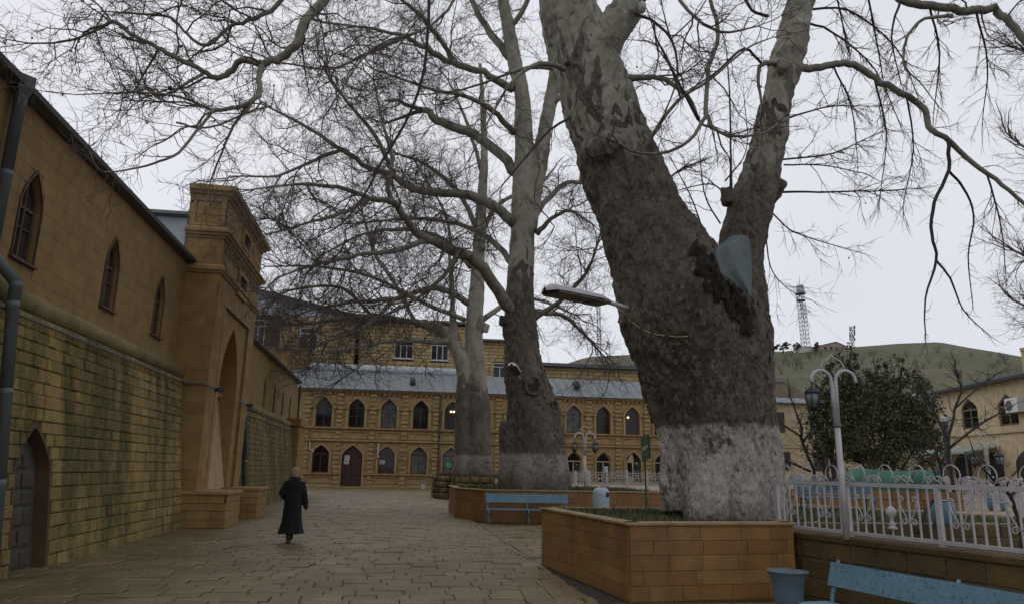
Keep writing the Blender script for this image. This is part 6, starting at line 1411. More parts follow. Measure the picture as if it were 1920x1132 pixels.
# dark strap hanging in the tangle
m = MB(); pts = [at_Y(1212, 15, Y1 - 0.7), at_Y(1232, 75, Y1 - 0.8), at_Y(1262, 135, Y1 - 0.9), at_Y(1290, 190, Y1 - 1.0), at_Y(1310, 224, Y1 - 1.05)]
m.tube(pts, [0.012, 0.02, 0.035, 0.025, 0.05], 5, True, 0.4); t = thing('hanging_strap', 'dark torn strap hanging among the branches between the two stems', 'strap', pts[-1]); m.build('strap', M['limbdark'], t)
m = MB(); m.lathe([(0.02, -0.13), (0.06, -0.09), (0.075, 0), (0.06, 0.07), (0.02, 0.1)], 9, at_Y(1204, 13, Y1 - 0.72)); m.build('insulator', M['white'], t, None, True)

# ---------------------------------------------------------------- tree two
Y2 = 25.6; HS[0] = Y2
t2 = thing('plane_tree', 'tall upright plane tree with burls and grey crown in the low planter behind the bench', 'tree', (5.05, Y2, 0.93))
main = [(1006, 945, Y2, 66), (1006, 905, Y2, 57), (1004, 850, Y2, 51), (1001, 790, Y2, 49), (992, 740, Y2, 43), (983, 690, Y2, 36), (978, 640, Y2, 32), (975, 590, Y2, 29), (975, 550, Y2, 26), (977, 500, Y2, 23), (980, 400, Y2, 21), (981, 330, Y2, 19), (981, 250, Y2, 17), (980, 195, Y2, 15), (968, 130, Y2, 13), (955, 60, Y2, 12), (944, 0, Y2, 10), (935, -80, Y2, 7)]
st2 = [(990, 430, Y2, 17), (1003, 350, Y2, 16), (1015, 290, Y2, 15), (1026, 230, Y2, 13), (1036, 170, Y2, 12), (1043, 110, Y2, 10), (1052, 40, Y2, 8), (1060, -40, Y2, 6)]
ex2 = [[(1025, 800, Y2 - 0.3, 22), (1034, 768, Y2 - 0.4, 20), (1034, 752, Y2 - 0.4, 12)], [(1030, 800, Y2, 24), (1044, 860, Y2, 20), (1056, 940, Y2, 20)], [(965, 790, Y2, 26), (960, 860, Y2, 24), (958, 940, Y2, 26)], [(990, 720, Y2 - 0.5, 22), (1000, 690, Y2 - 0.6, 20)], [(1015, 880, Y2 - 0.6, 22), (1022, 945, Y2 - 0.7, 26)], [(985, 860, Y2 - 0.6, 22), (982, 945, Y2 - 0.7, 26)], [(950, 595, Y2, 16), (948, 610, Y2, 12)]]
trunk2 = blob('trunk', tubeblob([main, st2] + ex2), 0.055, M['bark2'], t2, 1, bark_disp(0.07, 0.7, 1.2))
for px, py, hw, hz in ((1000, 722, 22, 20), (1040, 758, 8, 8)):     # knots: bark ring round a flat disc coloured as the hollow's shade
    p = surf(trunk2, px, py, 0.0); m = MB(); kM = Matrix.Translation(p) @ Matrix.Rotation(R(-9), 4, 'Z') @ Matrix.Rotation(R(90), 4, 'X'); m.tube([(hw * 0.0115 * math.cos(a), hw * 0.0145 * math.sin(a), 0.02) for a in np.linspace(0, 2 * math.pi, 17)], [0.06 + 0.015 * math.sin(i * 2.1) for i in range(17)], 7); m.build('knot', M['bark2'], t2, kM, True); m = MB(); m.v = [(hw * 0.012 * math.cos(a), hw * 0.015 * math.sin(a), 0.035) for a in np.linspace(0, 2 * math.pi, 17)[:-1]] + [(0, 0, 0.03)]; m.f = [(i, (i + 1) % 16, 16) for i in range(16)]; m.build('knot_hollow', M['limbdark'], t2, kM)
plates(t2, trunk2, 5000, 2.5, 8.5, 0.09, 62, M['plate'])
pr2 = dict(wig=0.34, up=0.012, spread=0.9, lift=0.0, rmin=0.0056, dens=[7.5, 5.0, 2.1], len=[0.6, 1.35, 2.8], r=[0.0085, 0.014, 0.028])
r2 = random.Random(202); o2 = []
L2 = [([(968, 605, Y2, 17), (945, 560, Y2 - 0.6, 15), (906, 505, Y2 - 1.4, 14), (860, 472, Y2 - 2, 13), (800, 448, Y2 - 2.6, 11), (762, 415, Y2 - 3.2, 9), (735, 380, Y2 - 3.8, 8), (695, 372, Y2 - 4.3, 6), (635, 352, Y2 - 4.8, 5), (560, 346, Y2 - 5.4, 3.5), (470, 356, Y2 - 6, 1.8)], 2, 2.3),
      ([(735, 382, Y2 - 3.8, 7), (728, 345, Y2 - 4, 6), (735, 300, Y2 - 4.2, 5), (720, 240, Y2 - 4.4, 3.5), (700, 150, Y2 - 4.6, 2)], 2, 2.3),
      ([(968, 425, Y2, 14), (926, 386, Y2, 12), (880, 366, Y2 + 0.3, 11), (820, 362, Y2 + 0.6, 10), (772, 352, Y2 + 0.9, 9), (735, 330, Y2 + 1.2, 7), (690, 315, Y2 + 1.5, 6), (640, 280, Y2 + 1.8, 5), (560, 230, Y2 + 2.1, 3.5), (490, 195, Y2 + 2.4, 1.8)], 2, 2.3),
      ([(972, 330, Y2, 13), (930, 282, Y2 + 0.6, 12), (890, 252, Y2 + 1.2, 11.5), (850, 238, Y2 + 1.6, 11), (815, 222, Y2 + 2.0, 10), (798, 205, Y2 + 2.2, 7)], 2, 1.2),
      ([(962, 168, Y2, 10), (905, 137, Y2 - 0.6, 8), (860, 124, Y2 - 1.2, 8), (810, 96, Y2 - 1.8, 7), (760, 70, Y2 - 2.4, 5), (700, 55, Y2 - 3, 3.5), (610, 42, Y2 - 3.6, 1.8)], 2, 2.2),
      ([(958, 110, Y2, 10), (925, 70, Y2 + 0.6, 9), (896, 25, Y2 + 1, 7), (876, -20, Y2 + 1.4, 6), (845, -90, Y2 + 1.8, 4)], 2, 2.0),
      ([(1000, 405, Y2, 8), (1035, 365, Y2 + 0.6, 6), (1065, 343, Y2 + 1, 5), (1105, 345, Y2 + 1.4, 4), (1150, 372, Y2 + 1.8, 2.5)], 2, 2.0),
      ([(998, 600, Y2, 8), (1040, 572, Y2 - 0.6, 6), (1070, 545, Y2 - 1.2, 5), (1105, 500, Y2 - 1.8, 3.5), (1130, 425, Y2 - 2.4, 2)], 2, 2.3),
      ([(1000, 585, Y2, 7), (1050, 590, Y2 + 0.6, 5.5), (1090, 620, Y2 + 1, 4), (1130, 665, Y2 + 1.4, 2)], 2, 2.3),
      ([(1005, 440, Y2, 7), (1035, 410, Y2 - 0.6, 5), (1070, 395, Y2 - 1.2, 4), (1110, 420, Y2 - 1.8, 2)], 2, 2.2),
      ([(1035, 180, Y2, 8), (1060, 120, Y2 + 0.6, 6), (1080, 40, Y2 + 1, 4), (1110, -40, Y2 + 1.4, 2)], 2, 1.6),
      ([(1030, 200, Y2, 7), (1075, 165, Y2 - 0.5, 5), (1130, 150, Y2 - 1, 3)], 2, 1.6),
      ([(965, 250, Y2, 8), (920, 205, Y2 - 1, 6), (870, 180, Y2 - 2, 5), (800, 165, Y2 - 3, 3.5), (700, 130, Y2 - 4, 2)], 2, 2.2),
      ([(965, 500, Y2, 8), (920, 450, Y2 + 1, 7), (860, 420, Y2 + 2, 5), (770, 410, Y2 + 3, 4), (660, 420, Y2 + 4, 2)], 2, 2.3),
      ([(950, 60, Y2, 7), (985, 10, Y2 - 0.5, 6), (1000, -60, Y2 - 1, 4)], 2, 1.6),
      ([(860, 124, Y2 - 1.2, 6), (800, 40, Y2 - 2, 5), (740, -10, Y2 - 3, 3), (690, -60, Y2 - 4, 2)], 2, 2.2),
      ([(760, 70, Y2 - 2.4, 5), (690, 100, Y2 - 3.2, 4), (620, 130, Y2 - 4, 3), (540, 120, Y2 - 5, 2)], 2, 2.3),
      ([(640, 280, Y2 + 1.8, 5), (590, 300, Y2 + 1, 4), (520, 330, Y2, 3), (450, 330, Y2 - 1, 2)], 2, 2.3),
      ([(800, 448, Y2 - 2.6, 8), (740, 470, Y2 - 3.4, 6), (660, 480, Y2 - 4.4, 4), (580, 500, Y2 - 5.4, 3), (520, 520, Y2 - 6, 2)], 2, 2.4),
      ([(690, 372, Y2 - 4.3, 6), (640, 400, Y2 - 5, 5), (570, 420, Y2 - 5.6, 3), (500, 440, Y2 - 6.2, 2)], 2, 2.4),
      ([(860, 472, Y2 - 2, 7), (830, 520, Y2 - 2.6, 5), (780, 560, Y2 - 3.4, 4), (720, 590, Y2 - 4, 2)], 2, 2.2),
      ([(740, 330, Y2 + 1.2, 6), (700, 250, Y2 + 1, 5), (650, 190, Y2 + 0.6, 3.5), (600, 120, Y2, 2)], 2, 2.2)]
for l, lv, dn in L2: limb(t2, l, o2, r2, pr2, lv, dens=dn)
obj('crown', tubes_mesh('crown', o2, M['twig'], sides), t2); balls(t2, o2, r2, 40, 0.03)

# ---------------------------------------------------------------- tree three: twin-stemmed, farther back
Y3 = 42.0; HS[0] = Y3
t3 = thing('plane_tree', 'pale smooth-stemmed plane tree with dark twin base in the rough planter', 'tree', (4.7, Y3, 1.1))
main = [(893, 935, Y3, 33), (892, 850, Y3, 29), (892, 760, Y3, 27), (892, 735, Y3, 22), (890, 680, Y3, 19), (888, 620, Y3, 17), (892, 560, Y3, 15), (896, 500, Y3, 13), (900, 430, Y3, 11), (905, 350, Y3, 9), (908, 280, Y3, 7), (905, 200, Y3, 5), (900, 120, Y3, 3.5)]
st3 = [(866, 935, Y3 - 0.5, 16), (866, 850, Y3 - 0.5, 14), (868, 760, Y3 - 0.4, 14), (870, 700, Y3 - 0.3, 13), (858, 660, Y3 - 0.2, 13), (838, 628, Y3, 12), (815, 613, Y3, 10), (790, 606, Y3, 7)]
blob('trunk', tubeblob([main, st3, [(858, 655, Y3, 9), (850, 600, Y3, 7), (848, 540, Y3, 5), (842, 470, Y3, 3.5)], [(905, 620, Y3 - 0.2, 10), (912, 606, Y3 - 0.3, 7)]]), 0.075, M['bark3'], t3, 1, bark_disp(0.06, 0.5, 1.0))
pr3 = dict(wig=0.33, up=0.005, spread=0.95, lift=-0.03, rmin=0.0082, dens=[4.6, 3.2, 1.4], len=[0.9, 1.9, 3.4], r=[0.012, 0.02, 0.038])
r3 = random.Random(303); o3 = []
L3 = [([(800, 607, Y3, 8), (760, 600, Y3 - 1, 6), (700, 592, Y3 - 2, 5), (620, 600, Y3 - 3, 4), (540, 608, Y3 - 4, 3), (470, 575, Y3 - 5, 1.8)], 2, 1.7),
      ([(785, 612, Y3, 5), (755, 560, Y3 + 1, 5), (722, 505, Y3 + 2, 4.5), (700, 470, Y3 + 3, 4), (680, 400, Y3 + 4, 2.5)], 2, 1.5),
      ([(880, 570, Y3, 8), (820, 540, Y3 - 1, 7), (740, 560, Y3 - 2, 6), (660, 566, Y3 - 3, 4.5), (580, 582, Y3 - 4, 3), (510, 610, Y3 - 5, 1.5)], 2, 1.8),
      ([(885, 500, Y3, 8), (830, 450, Y3 + 1, 6), (760, 430, Y3 + 2, 5), (680, 440, Y3 + 3, 3), (600, 480, Y3 + 4, 1.8)], 2, 1.6),
      ([(895, 430, Y3, 7), (860, 360, Y3 - 1, 5), (800, 310, Y3 - 2, 4), (720, 280, Y3 - 3, 2)], 2, 1.6),
      ([(848, 470, Y3, 3.5), (835, 400, Y3, 3), (800, 340, Y3, 2)], 2, 1.6),
      ([(905, 600, Y3, 7), (940, 575, Y3 + 1, 6), (1000, 560, Y3 + 2, 4), (1080, 590, Y3 + 3, 2)], 2, 1.5),
      ([(905, 430, Y3, 6), (940, 380, Y3 + 1, 5), (1010, 350, Y3 + 2, 3)], 2, 1.4),
      ([(845, 640, Y3, 7), (800, 640, Y3 - 1.5, 6), (720, 640, Y3 - 3, 4), (640, 660, Y3 - 4, 2.5), (580, 690, Y3 - 5, 1.5)], 2, 1.6),
      ([(870, 600, Y3, 6), (800, 570, Y3 - 2, 5), (700, 520, Y3 - 4, 4), (600, 500, Y3 - 6, 3), (500, 500, Y3 - 8, 1.5)], 2, 1.7),
      ([(905, 330, Y3, 5), (880, 240, Y3, 4), (840, 150, Y3, 2)], 2, 1.4),
      ([(740, 560, Y3 - 2, 6), (690, 610, Y3 - 3, 4), (640, 630, Y3 - 4, 3), (590, 650, Y3 - 5, 1.8)], 2, 1.7),
      ([(700, 592, Y3 - 2, 4), (640, 540, Y3 - 3, 4), (560, 540, Y3 - 4, 3), (500, 560, Y3 - 5, 1.8)], 2, 1.7),
      ([(700, 640, Y3 - 3, 4), (680, 680, Y3 - 4, 3), (640, 710, Y3 - 5, 2)], 2, 1.5)]
for l, lv, dn in L3: limb(t3, l, o3, r3, pr3, lv, dens=dn)
obj('crown', tubes_mesh('crown', o3, M['twig'], sides), t3)

# ---------------------------------------------------------------- tree four: stands right of the frame, its twigs reach in
Y4 = 24.0; HS[0] = 0
t4 = thing('plane_tree', 'bare tree on the terrace with fine grey twigs reaching in beside the cream building', 'tree', (27.0, Y4, 0.6))
blob('trunk', tubeblob([[(2240, 1010, Y4, 40), (2230, 800, Y4, 32), (2210, 600, Y4, 28), (2190, 400, Y4, 24), (2170, 200, Y4, 18), (2150, 0, Y4, 12)]]), 0.09, M['bark2'], t4, 1, bark_disp(0.04, 0.7, 1.0))
pr4 = dict(wig=0.2, up=0.02, spread=0.6, lift=0.03, rmin=0.006, dens=[4.5, 2.8, 1.6], len=[0.6, 1.2, 2.0], r=[0.008, 0.014, 0.028])
r4 = random.Random(404); o4 = []
for l in ([(2200, 500, Y4, 10), (2080, 420, Y4, 7), (1980, 330, Y4, 4), (1900, 260, Y4, 2)], [(2195, 600, Y4, 9), (2080, 560, Y4, 6), (1970, 500, Y4, 4), (1900, 470, Y4, 2)], [(2180, 350, Y4, 9), (2070, 220, Y4, 6), (1980, 130, Y4, 4), (1905, 90, Y4, 2)], [(2205, 680, Y4, 8), (2090, 660, Y4, 5), (1990, 600, Y4, 3), (1915, 570, Y4, 2)], [(2170, 260, Y4, 8), (2080, 120, Y4, 5), (2010, 20, Y4, 3)]):
    limb(t4, l, o4, r4, pr4, 2, dens=2.6, t0=0.45)
obj('crown', tubes_mesh('crown', o4, M['twig'], sides), t4)

# ================================================================ TERRACE TREES AND SHRUBS
HS[0] = -1
def small_tree(label, px, py, Y, traces, seed, dens=4.0):
    p = at_Y(px, py, Y); t = thing('bare_tree', label, 'tree', (p.x, p.y, 0.6)); o = []; rg = random.Random(seed)
    pr = dict(wig=0.3, up=0.03, spread=0.8, lift=0.12, rmin=0.008, dens=[3.2, 2.2, 1.5], len=[0.55, 1.1, 1.8], r=[0.011, 0.02, 0.03])
    for l in traces: limb(t, l, o, rg, pr, 1, 'branch', M['limbdark'], 0.3, dens, None, True, 7)
    obj('crown', tubes_mesh('crown', o, M['limbdark'], sides), t)
small_tree('small gnarled bare tree beside the whitewashed trunk in front of the pale building', 1528, 905, 34,
           [[(1528, 930, 34, 6), (1526, 880, 34, 5), (1505, 830, 34, 4.5), (1500, 790, 34, 3.5), (1480, 740, 34, 2)], [(1505, 830, 34, 4), (1530, 790, 33.7, 3.5), (1545, 750, 33.5, 2)], [(1503, 820, 34, 3.5), (1475, 800, 34.3, 3), (1455, 790, 34.5, 1.5)], [(1526, 885, 34, 4), (1490, 870, 33.6, 3.5), (1465, 858, 33.4, 2)], [(1528, 870, 34, 4), (1560, 830, 34.3, 3), (1580, 790, 34.5, 1.8)]], 11)
small_tree('dark sprawling bare tree in front of the cream building', 1785, 915, 24,
           [[(1792, 955, 24, 5.5), (1785, 890, 24, 5), (1778, 830, 24, 4.5), (1790, 770, 24, 4), (1802, 730, 24, 3), (1790, 690, 24, 1.8)], [(1779, 830, 24, 4), (1757, 780, 24.2, 3.5), (1735, 740, 24.4, 2)], [(1780, 840, 24, 4), (1830, 800, 23.8, 3.5), (1880, 770, 23.6, 2)], [(1790, 765, 24, 3), (1830, 730, 24, 2.5), (1870, 700, 24, 1.5)], [(1786, 880, 24, 4), (1740, 850, 24, 3), (1715, 880, 24, 1.5)]], 12)
small_tree('young dark bare tree right behind the scrolled fence', 1745, 960, 13.5,
           [[(1722, 1000, 13.5, 6), (1735, 960, 13.5, 6), (1760, 925, 13.5, 5), (1768, 890, 13.5, 4), (1752, 840, 13.5, 2.5)], [(1762, 920, 13.5, 4), (1750, 880, 13.5, 3), (1725, 850, 13.5, 1.5)]], 13, 2.0)
small_tree('crooked dark bare tree at the right end of the scrolled fence', 1905, 980, 12.5,
           [[(1920, 1040, 12.5, 7), (1912, 980, 12.5, 6), (1895, 930, 12.5, 6), (1870, 905, 12.5, 5), (1845, 880, 12.5, 3)], [(1896, 930, 12.5, 5), (1915, 905, 12.5, 4), (1945, 880, 12.5, 2)]], 14, 2.0)
def leaves(name, mat, centres, n_, size, seed, hollow=0.55, loose=0.86):
    rg = np.random.default_rng(seed); tot = sum(c[1][0] * c[1][1] * c[1][2] for c in centres); V = []
    for c, rad in centres:
        m = int(n_ * rad[0] * rad[1] * rad[2] / tot); d = rg.normal(size=(m, 3)); d /= np.linalg.norm(d, axis=1)[:, None]
        k = (rg.random(m) ** 0.5) * (1 - hollow) + hollow; lump = 1 + 0.18 * np.sin(d[:, 0] * 7 + c[0]) * np.cos(d[:, 2] * 6 + c[1]) + 0.12 * np.sin(d[:, 1] * 13)
        cl = rg.normal(0, 1, (max(8, m // 60), 3)); cl /= np.linalg.norm(cl, axis=1)[:, None]; cl = cl * (rg.random(len(cl)) ** 0.4)[:, None] * 1.05; pick = rg.integers(0, len(cl), m)
        p = np.array(c) + np.where((rg.random(m) < loose)[:, None], (cl[pick] + rg.normal(0, 0.085, (m, 3))) * np.array(rad), d * np.array(rad) * (k * lump + rg.normal(0, 0.06, m))[:, None])
        a = rg.normal(size=(m, 3)); a /= np.linalg.norm(a, axis=1)[:, None]; b = np.cross(a, rg.normal(size=(m, 3))); b /= np.linalg.norm(b, axis=1)[:, None]
        s = size * rg.uniform(0.6, 1.4, m)[:, None]
        V.append(np.stack([p - a * s, p - b * s * 0.5, p + a * s, p + b * s * 0.5], 1))
    V = np.concatenate(V).reshape(-1, 3).astype('f'); n4 = len(V)
    me = bpy.data.meshes.new(name); me.vertices.add(n4); me.vertices.foreach_set('co', V.ravel()); me.loops.add(n4); me.loops.foreach_set('vertex_index', np.arange(n4, dtype='i'))
    me.polygons.add(n4 // 4); me.polygons.foreach_set('loop_start', np.arange(0, n4, 4, dtype='i')); me.materials.append(mat); me.update(calc_edges=True); me.validate(); return me
def evergreen(label, Y, lumps, n_, size, mat, seed, base):
    p = at_Y(*base, Y); t = thing('evergreen_tree', label, 'tree', (p.x, p.y, 0.6)); rg = random.Random(seed); cs = []
    for px, py, dy, rx, rz in lumps:
        c = at_Y(px, py, Y + dy); d = (c - EYEP).dot(_fw); k = d / FPX; cs.append((tuple(c), (rx * k, rx * k * 0.8, rz * k)))
    big = list(cs)
    for _ in range(len(big) * 7):                                # ragged shoots round the outline
        c, rad = rg.choice(big); d = Vector((rg.gauss(0, 1), rg.gauss(0, 0.6), rg.gauss(0.3, 1))).normalized(); f = rg.uniform(0.85, 1.22); q_ = rg.uniform(0.12, 0.26)
        cs.append(((c[0] + d.x * rad[0] * f, c[1] + d.y * rad[1] * f, c[2] + d.z * rad[2] * f), (rad[0] * q_, rad[0] * q_, rad[2] * q_ * 1.5)))
    m = MB()
    for c, rad in big:
        b = Vector((p.x + rg.uniform(-0.3, 0.3), p.y, 0.5)); q = Vector(c); m.tube([b, b.lerp(q, 0.4) + Vector((rg.uniform(-0.2, 0.2), 0, 0.2)), q], [0.09, 0.06, 0.03], 6)
        for _ in range(7):
            e = q + Vector((rg.gauss(0, 0.5) * rad[0], rg.gauss(0, 0.5) * rad[1], rg.uniform(0, 1.15) * rad[2])); m.tube([q.lerp(b, 0.2), e], [0.03, 0.008], 4)
    m.build('trunk', M['limbdark'], t)
    obj('crown', leaves('crown', mat, cs, n_, size, seed, 0.35), t)
evergreen('large dark evergreen tree behind the scrolled fence', 33, [(1650, 800, 0, 85, 75), (1700, 760, 0.4, 60, 60), (1720, 830, 0, 48, 55), (1625, 740, 0.3, 50, 50), (1655, 700, 0.2, 26, 32), (1690, 690, 0, 22, 26), (1600, 850, -0.2, 60, 35), (1740, 790, 0.2, 30, 40)], 24000, 0.078, M['leaf'], 21, (1665, 905))
evergreen('lighter olive-green shrub around the pole of the street lamp missing one lantern', 31, [(1560, 790, 0, 42, 60), (1545, 730, 0.2, 30, 36), (1580, 700, 0, 30, 36), (1530, 830, 0, 26, 36), (1595, 660, 0, 12, 18), (1520, 780, 0, 18, 20), (1600, 760, 0, 34, 60)], 11000, 0.075, M['leaf2'], 22, (1565, 905))
# tarpaulin heap
tp0, tp1 = at_d(1570, 890, 30), at_d(1785, 892, 27)
t = thing('tarpaulin', 'long rounded green tarpaulin cover behind the white fences', 'tarpaulin', (tp0.x, tp0.y, 0.6)); m = MB(); n_ = 26; K = 12; dv = (tp1 - tp0); dv.z = 0; pl_ = Vector((-dv.y, dv.x, 0)).normalized()
for i in range(n_ + 1):
    s = i / n_; c = Vector((tp0.x, tp0.y, 0)) + dv * s; w = 0.85 * (1 - (2 * s - 1) ** 8) ** 0.5 + 0.01; hh = 1.35 * (0.55 + 0.45 * (1 - (2 * s - 1) ** 6)) * (0.97 + 0.03 * math.sin(s * 9))
    for k in range(K + 1):
        a = math.pi * k / K; x = w * math.cos(a); z = 0.6 + hh * math.sin(a) ** 0.45 if 0 < k < K else 0.6
        m.v.append(tuple(c + pl_ * x * (1 + 0.06 * math.sin(7 * s + k)) + Vector((0, 0, z + 0.03 * math.sin(31 * s + k * 2)))))
for i in range(n_):
    for k in range(K): a = i * (K + 1) + k; m.f.append((a, a + 1, a + K + 2, a + K + 1))
m.build('cover', M['tarp'], t, None, True)
for s in (0.1, 0.37, 0.63, 0.9):
    c = Vector((tp0.x, tp0.y, 0)) + dv * s; m = MB(); m.beam((c.x, c.y, 0.55), (c.x, c.y, 2.0), 0.07, 0.07); m.build('pole', M['zinc'], t)
# satellite dish on a low roof
sr = at_d(1720, 785, 56); t = thing('low_shed', 'low pale flat-roofed shed half hidden by the evergreens', 'shed', (sr.x, sr.y, 0.6)); tz = at_d(1720, 768, 56).z
m = MB(); m.box(sr.x - 2.6, sr.x + 2.4, sr.y, sr.y + 4, 0, tz); m.build('wall', M['palestone'], t); m = MB(); m.box(sr.x - 2.9, sr.x + 2.7, sr.y - 0.3, sr.y + 4.2, tz, tz + 0.25); m.build('roof', M['clad'], t)
p = at_d(1720, 752, 56.2); t = thing('satellite_dish', 'white satellite dish on the low shed roof', 'satellite dish', (p.x, p.y, tz + 0.25))
m = MB(); m.lathe([(0.05, -0.16), (0.35, -0.10), (0.58, 0.0), (0.66, 0.06), (0.65, 0.07), (0.3, -0.07)], 18); m.build('dish', M['pvc'], t, Matrix.Translation(p + Vector((0, 0, 0.1))) @ Matrix.Rotation(R(60), 4, 'X'), True)
m = MB(); m.tube([(p.x, p.y + 0.15, tz + 0.2), (p.x, p.y + 0.15, p.z + 0.1)], 0.04, 6); m.build('mast', M['zinc'], t)
m = MB(); m.tube([p + Vector((0, -0.1, -0.2)), p + Vector((0, -0.65, 0.15))], 0.02, 5); m.build('feed_arm', M['zinc'], t)
a, b = at_d(1781, 905, 30), at_d(1772, 790, 30); t = thing('utility_post', 'stubby grey-green post in front of the cream building corner', 'post', (a.x, a.y, 0.6))
m = MB(); m.tube([(a.x, a.y, 0.5), tuple(b)], [0.14, 0.12], 8); m.build('post', M['zinc'], t); m = MB(); m.lathe([(0.12, 0), (0.16, 0.02), (0.16, 0.16), (0.1, 0.2)], 8, b); m.build('cap', M['clad'], t)

# ================================================================ THINGS ON THE HILL
def on_hill(px, py, d=380): return at_d(px, py, d)
def lattice(name, label, base, top, w0, w1, nb_, mat, r=0.14, dishes=()):
    t = thing(name, label, 'mast', base); H = (top - base).length; m = MB(); up = (top - base) / H
    for k in range(4):
        sx, sy = ((-1, -1), (1, -1), (1, 1), (-1, 1))[k]; m.tube([base + Vector((sx * w0, sy * w0, -1)), top + Vector((sx * w1, sy * w1, 0))], r, 4)
    m.build('legs', mat, t)
    for i in range(nb_):
        m = MB(); z0, z1 = i / nb_, (i + 1) / nb_
        c0, c1 = base.lerp(top, z0), base.lerp(top, z1); a0, a1 = w0 + (w1 - w0) * z0, w0 + (w1 - w0) * z1
        for (p, q) in (((-1, -1), (1, -1)), ((1, -1), (1, 1)), ((1, 1), (-1, 1)), ((-1, 1), (-1, -1))):
            A, B = c0 + Vector((p[0] * a0, p[1] * a0, 0)), c1 + Vector((q[0] * a1, q[1] * a1, 0)); m.tube([A, B], r * 0.6, 3)
            m.tube([c1 + Vector((p[0] * a1, p[1] * a1, 0)), B], r * 0.7, 3)
        m.build('bracing', mat, t)
    return t
b_, tp_ = on_hill(1512, 657), on_hill(1501, 556)
mt_ = lattice('radio_tower', 'tall white lattice radio tower with grey drum on the hilltop', b_, tp_, 1.6, 1.4, 13, M['mast'], 0.17)
m = MB(); c = on_hill(1501, 552); m.lathe([(2.6, 0), (2.7, 0.3), (2.6, 0.6)], 12, c); m.build('platform', M['roof_dark'], mt_); m = MB(); m.lathe([(2.2, -3.6), (2.3, -3.3), (2.2, -3)], 12, c); m.build('platform', M['roof_dark'], mt_)
m = MB(); m.lathe([(1.5, 0.5), (1.9, 1.0), (1.9, 4.4), (1.6, 4.9)], 14, c); m.build('drum', M['clad'], mt_)
m = MB(); m.tube([c + Vector((0, 0, 4.8)), c + Vector((0, 0, 10.5))], [0.2, 0.06], 5); m.tube([c + Vector((2.2, 0, 0.5)), c + Vector((2.4, 0, 4.4))], 0.1, 4); m.tube([c + Vector((-0.5, 0, 4.8)), c + Vector((-1.6, 0, 7))], 0.08, 4); m.build('aerial', M['mast'], mt_)
for px, py in ((1448, 632), (1478, 640), (1535, 640), (1590, 628)):
    m = MB(); m.tube([on_hill(1504, 575), on_hill(px, py + 18)], 0.035, 3); m.build('guy_wire', M['zinc'], mt_)
b2_, t2_ = on_hill(1597, 648), on_hill(1597, 612)
s2 = lattice('antenna_mast', 'short antenna mast crowded with panels beside the hilltop house', b2_, t2_, 0.8, 0.7, 6, M['zinc'], 0.12)
for k in range(10):
    m = MB(); q = b2_.lerp(t2_, 0.35 + 0.07 * k) + Vector((rnd.choice((-1.4, 1.2, 0.3)), -0.6, 0)); m.box(q.x - 0.3, q.x + 0.3, q.y - 0.2, q.y + 0.2, q.z - 0.9, q.z + 0.9); m.build('antenna_panel', M['mast'] if k % 3 else M['roof_dark'], s2)
b3_, t3_ = on_hill(1124, 672, 430), on_hill(1122, 560, 430)
lattice('lattice_mast', 'thin faint lattice mast seen through the twigs beside the second plane tree', b3_, t3_, 1.0, 0.8, 12, M['mast'], 0.14)
hh_ = on_hill(1563, 652); t = thing('hilltop_house', 'long low pinkish house with shallow roof on the hilltop', 'house', hh_); pk = plain_mat('pinkish_wall', (0.36, 0.27, 0.21), 0.9, 0.2, 0.5, 0.1)
x0, x1 = on_hill(1536, 652).x, on_hill(1590, 650).x; y_ = hh_.y
m = MB(); m.box(x0, x1, y_, y_ + 8, hh_.z - 5, hh_.z + 1.2); m.add([(x0, y_, hh_.z + 1.2), (x1, y_, hh_.z + 1.2), ((x0 + x1) / 2 + 1.5, y_, hh_.z + 3.4)], [(0, 1, 2)]); m.build('wall', pk, t)
m = MB(); A, B, C = Vector((x0 - 0.8, y_ - 0.5, hh_.z + 1.1)), Vector(((x0 + x1) / 2 + 1.5, y_ - 0.5, hh_.z + 3.6)), Vector((x1 + 0.8, y_ - 0.5, hh_.z + 1.1)); D = Vector((0, 9, 0)); m.add([A, B, B + D, A + D, C, C + D], [(0, 1, 2, 3), (1, 4, 5, 2)]); m.build('roof', M['roof_dark'], t)
for k in range(4): m = MB(); xx = x0 + 2 + k * (x1 - x0 - 4) / 3.3; m.box(xx, xx + 1.5, y_ - 0.06, y_ + 0.05, hh_.z - 0.8, hh_.z + 0.7); m.build('window', M['glass'], t)
t = thing('white_shed', 'small white shed at the foot of the radio tower', 'shed', on_hill(1502, 658)); c = on_hill(1506, 657); m = MB(); m.box(c.x - 5, c.x + 4, c.y - 3, c.y + 1, c.z - 3, c.z + 1.6); m.build('wall', M['pvc'], t); m = MB(); m.box(c.x - 5.3, c.x + 4.3, c.y - 3.3, c.y + 1.3, c.z + 1.6, c.z + 1.9); m.build('roof', M['clad'], t)
def hill_tree(label, px, py, rx, rz, seed, mat, n_=700, size=0.5):
    c = on_hill(px, py, 376); k = 376 / FPX; t = thing('hill_tree', label, 'tree', c - Vector((0, 0, rz * k)))
    m = MB(); m.tube([c - Vector((0, 0, rz * k * 1.7)), c], [0.4, 0.15], 5); m.build('trunk', M['limbdark'], t)
    obj('crown', leaves('crown', mat, [(tuple(c), (rx * k, rx * k, rz * k)), (tuple(c + Vector((rx * k * 0.5, 0, rz * k * 0.3))), (rx * k * 0.6, rx * k * 0.6, rz * k * 0.6))], n_, size, seed, 0.2), t)
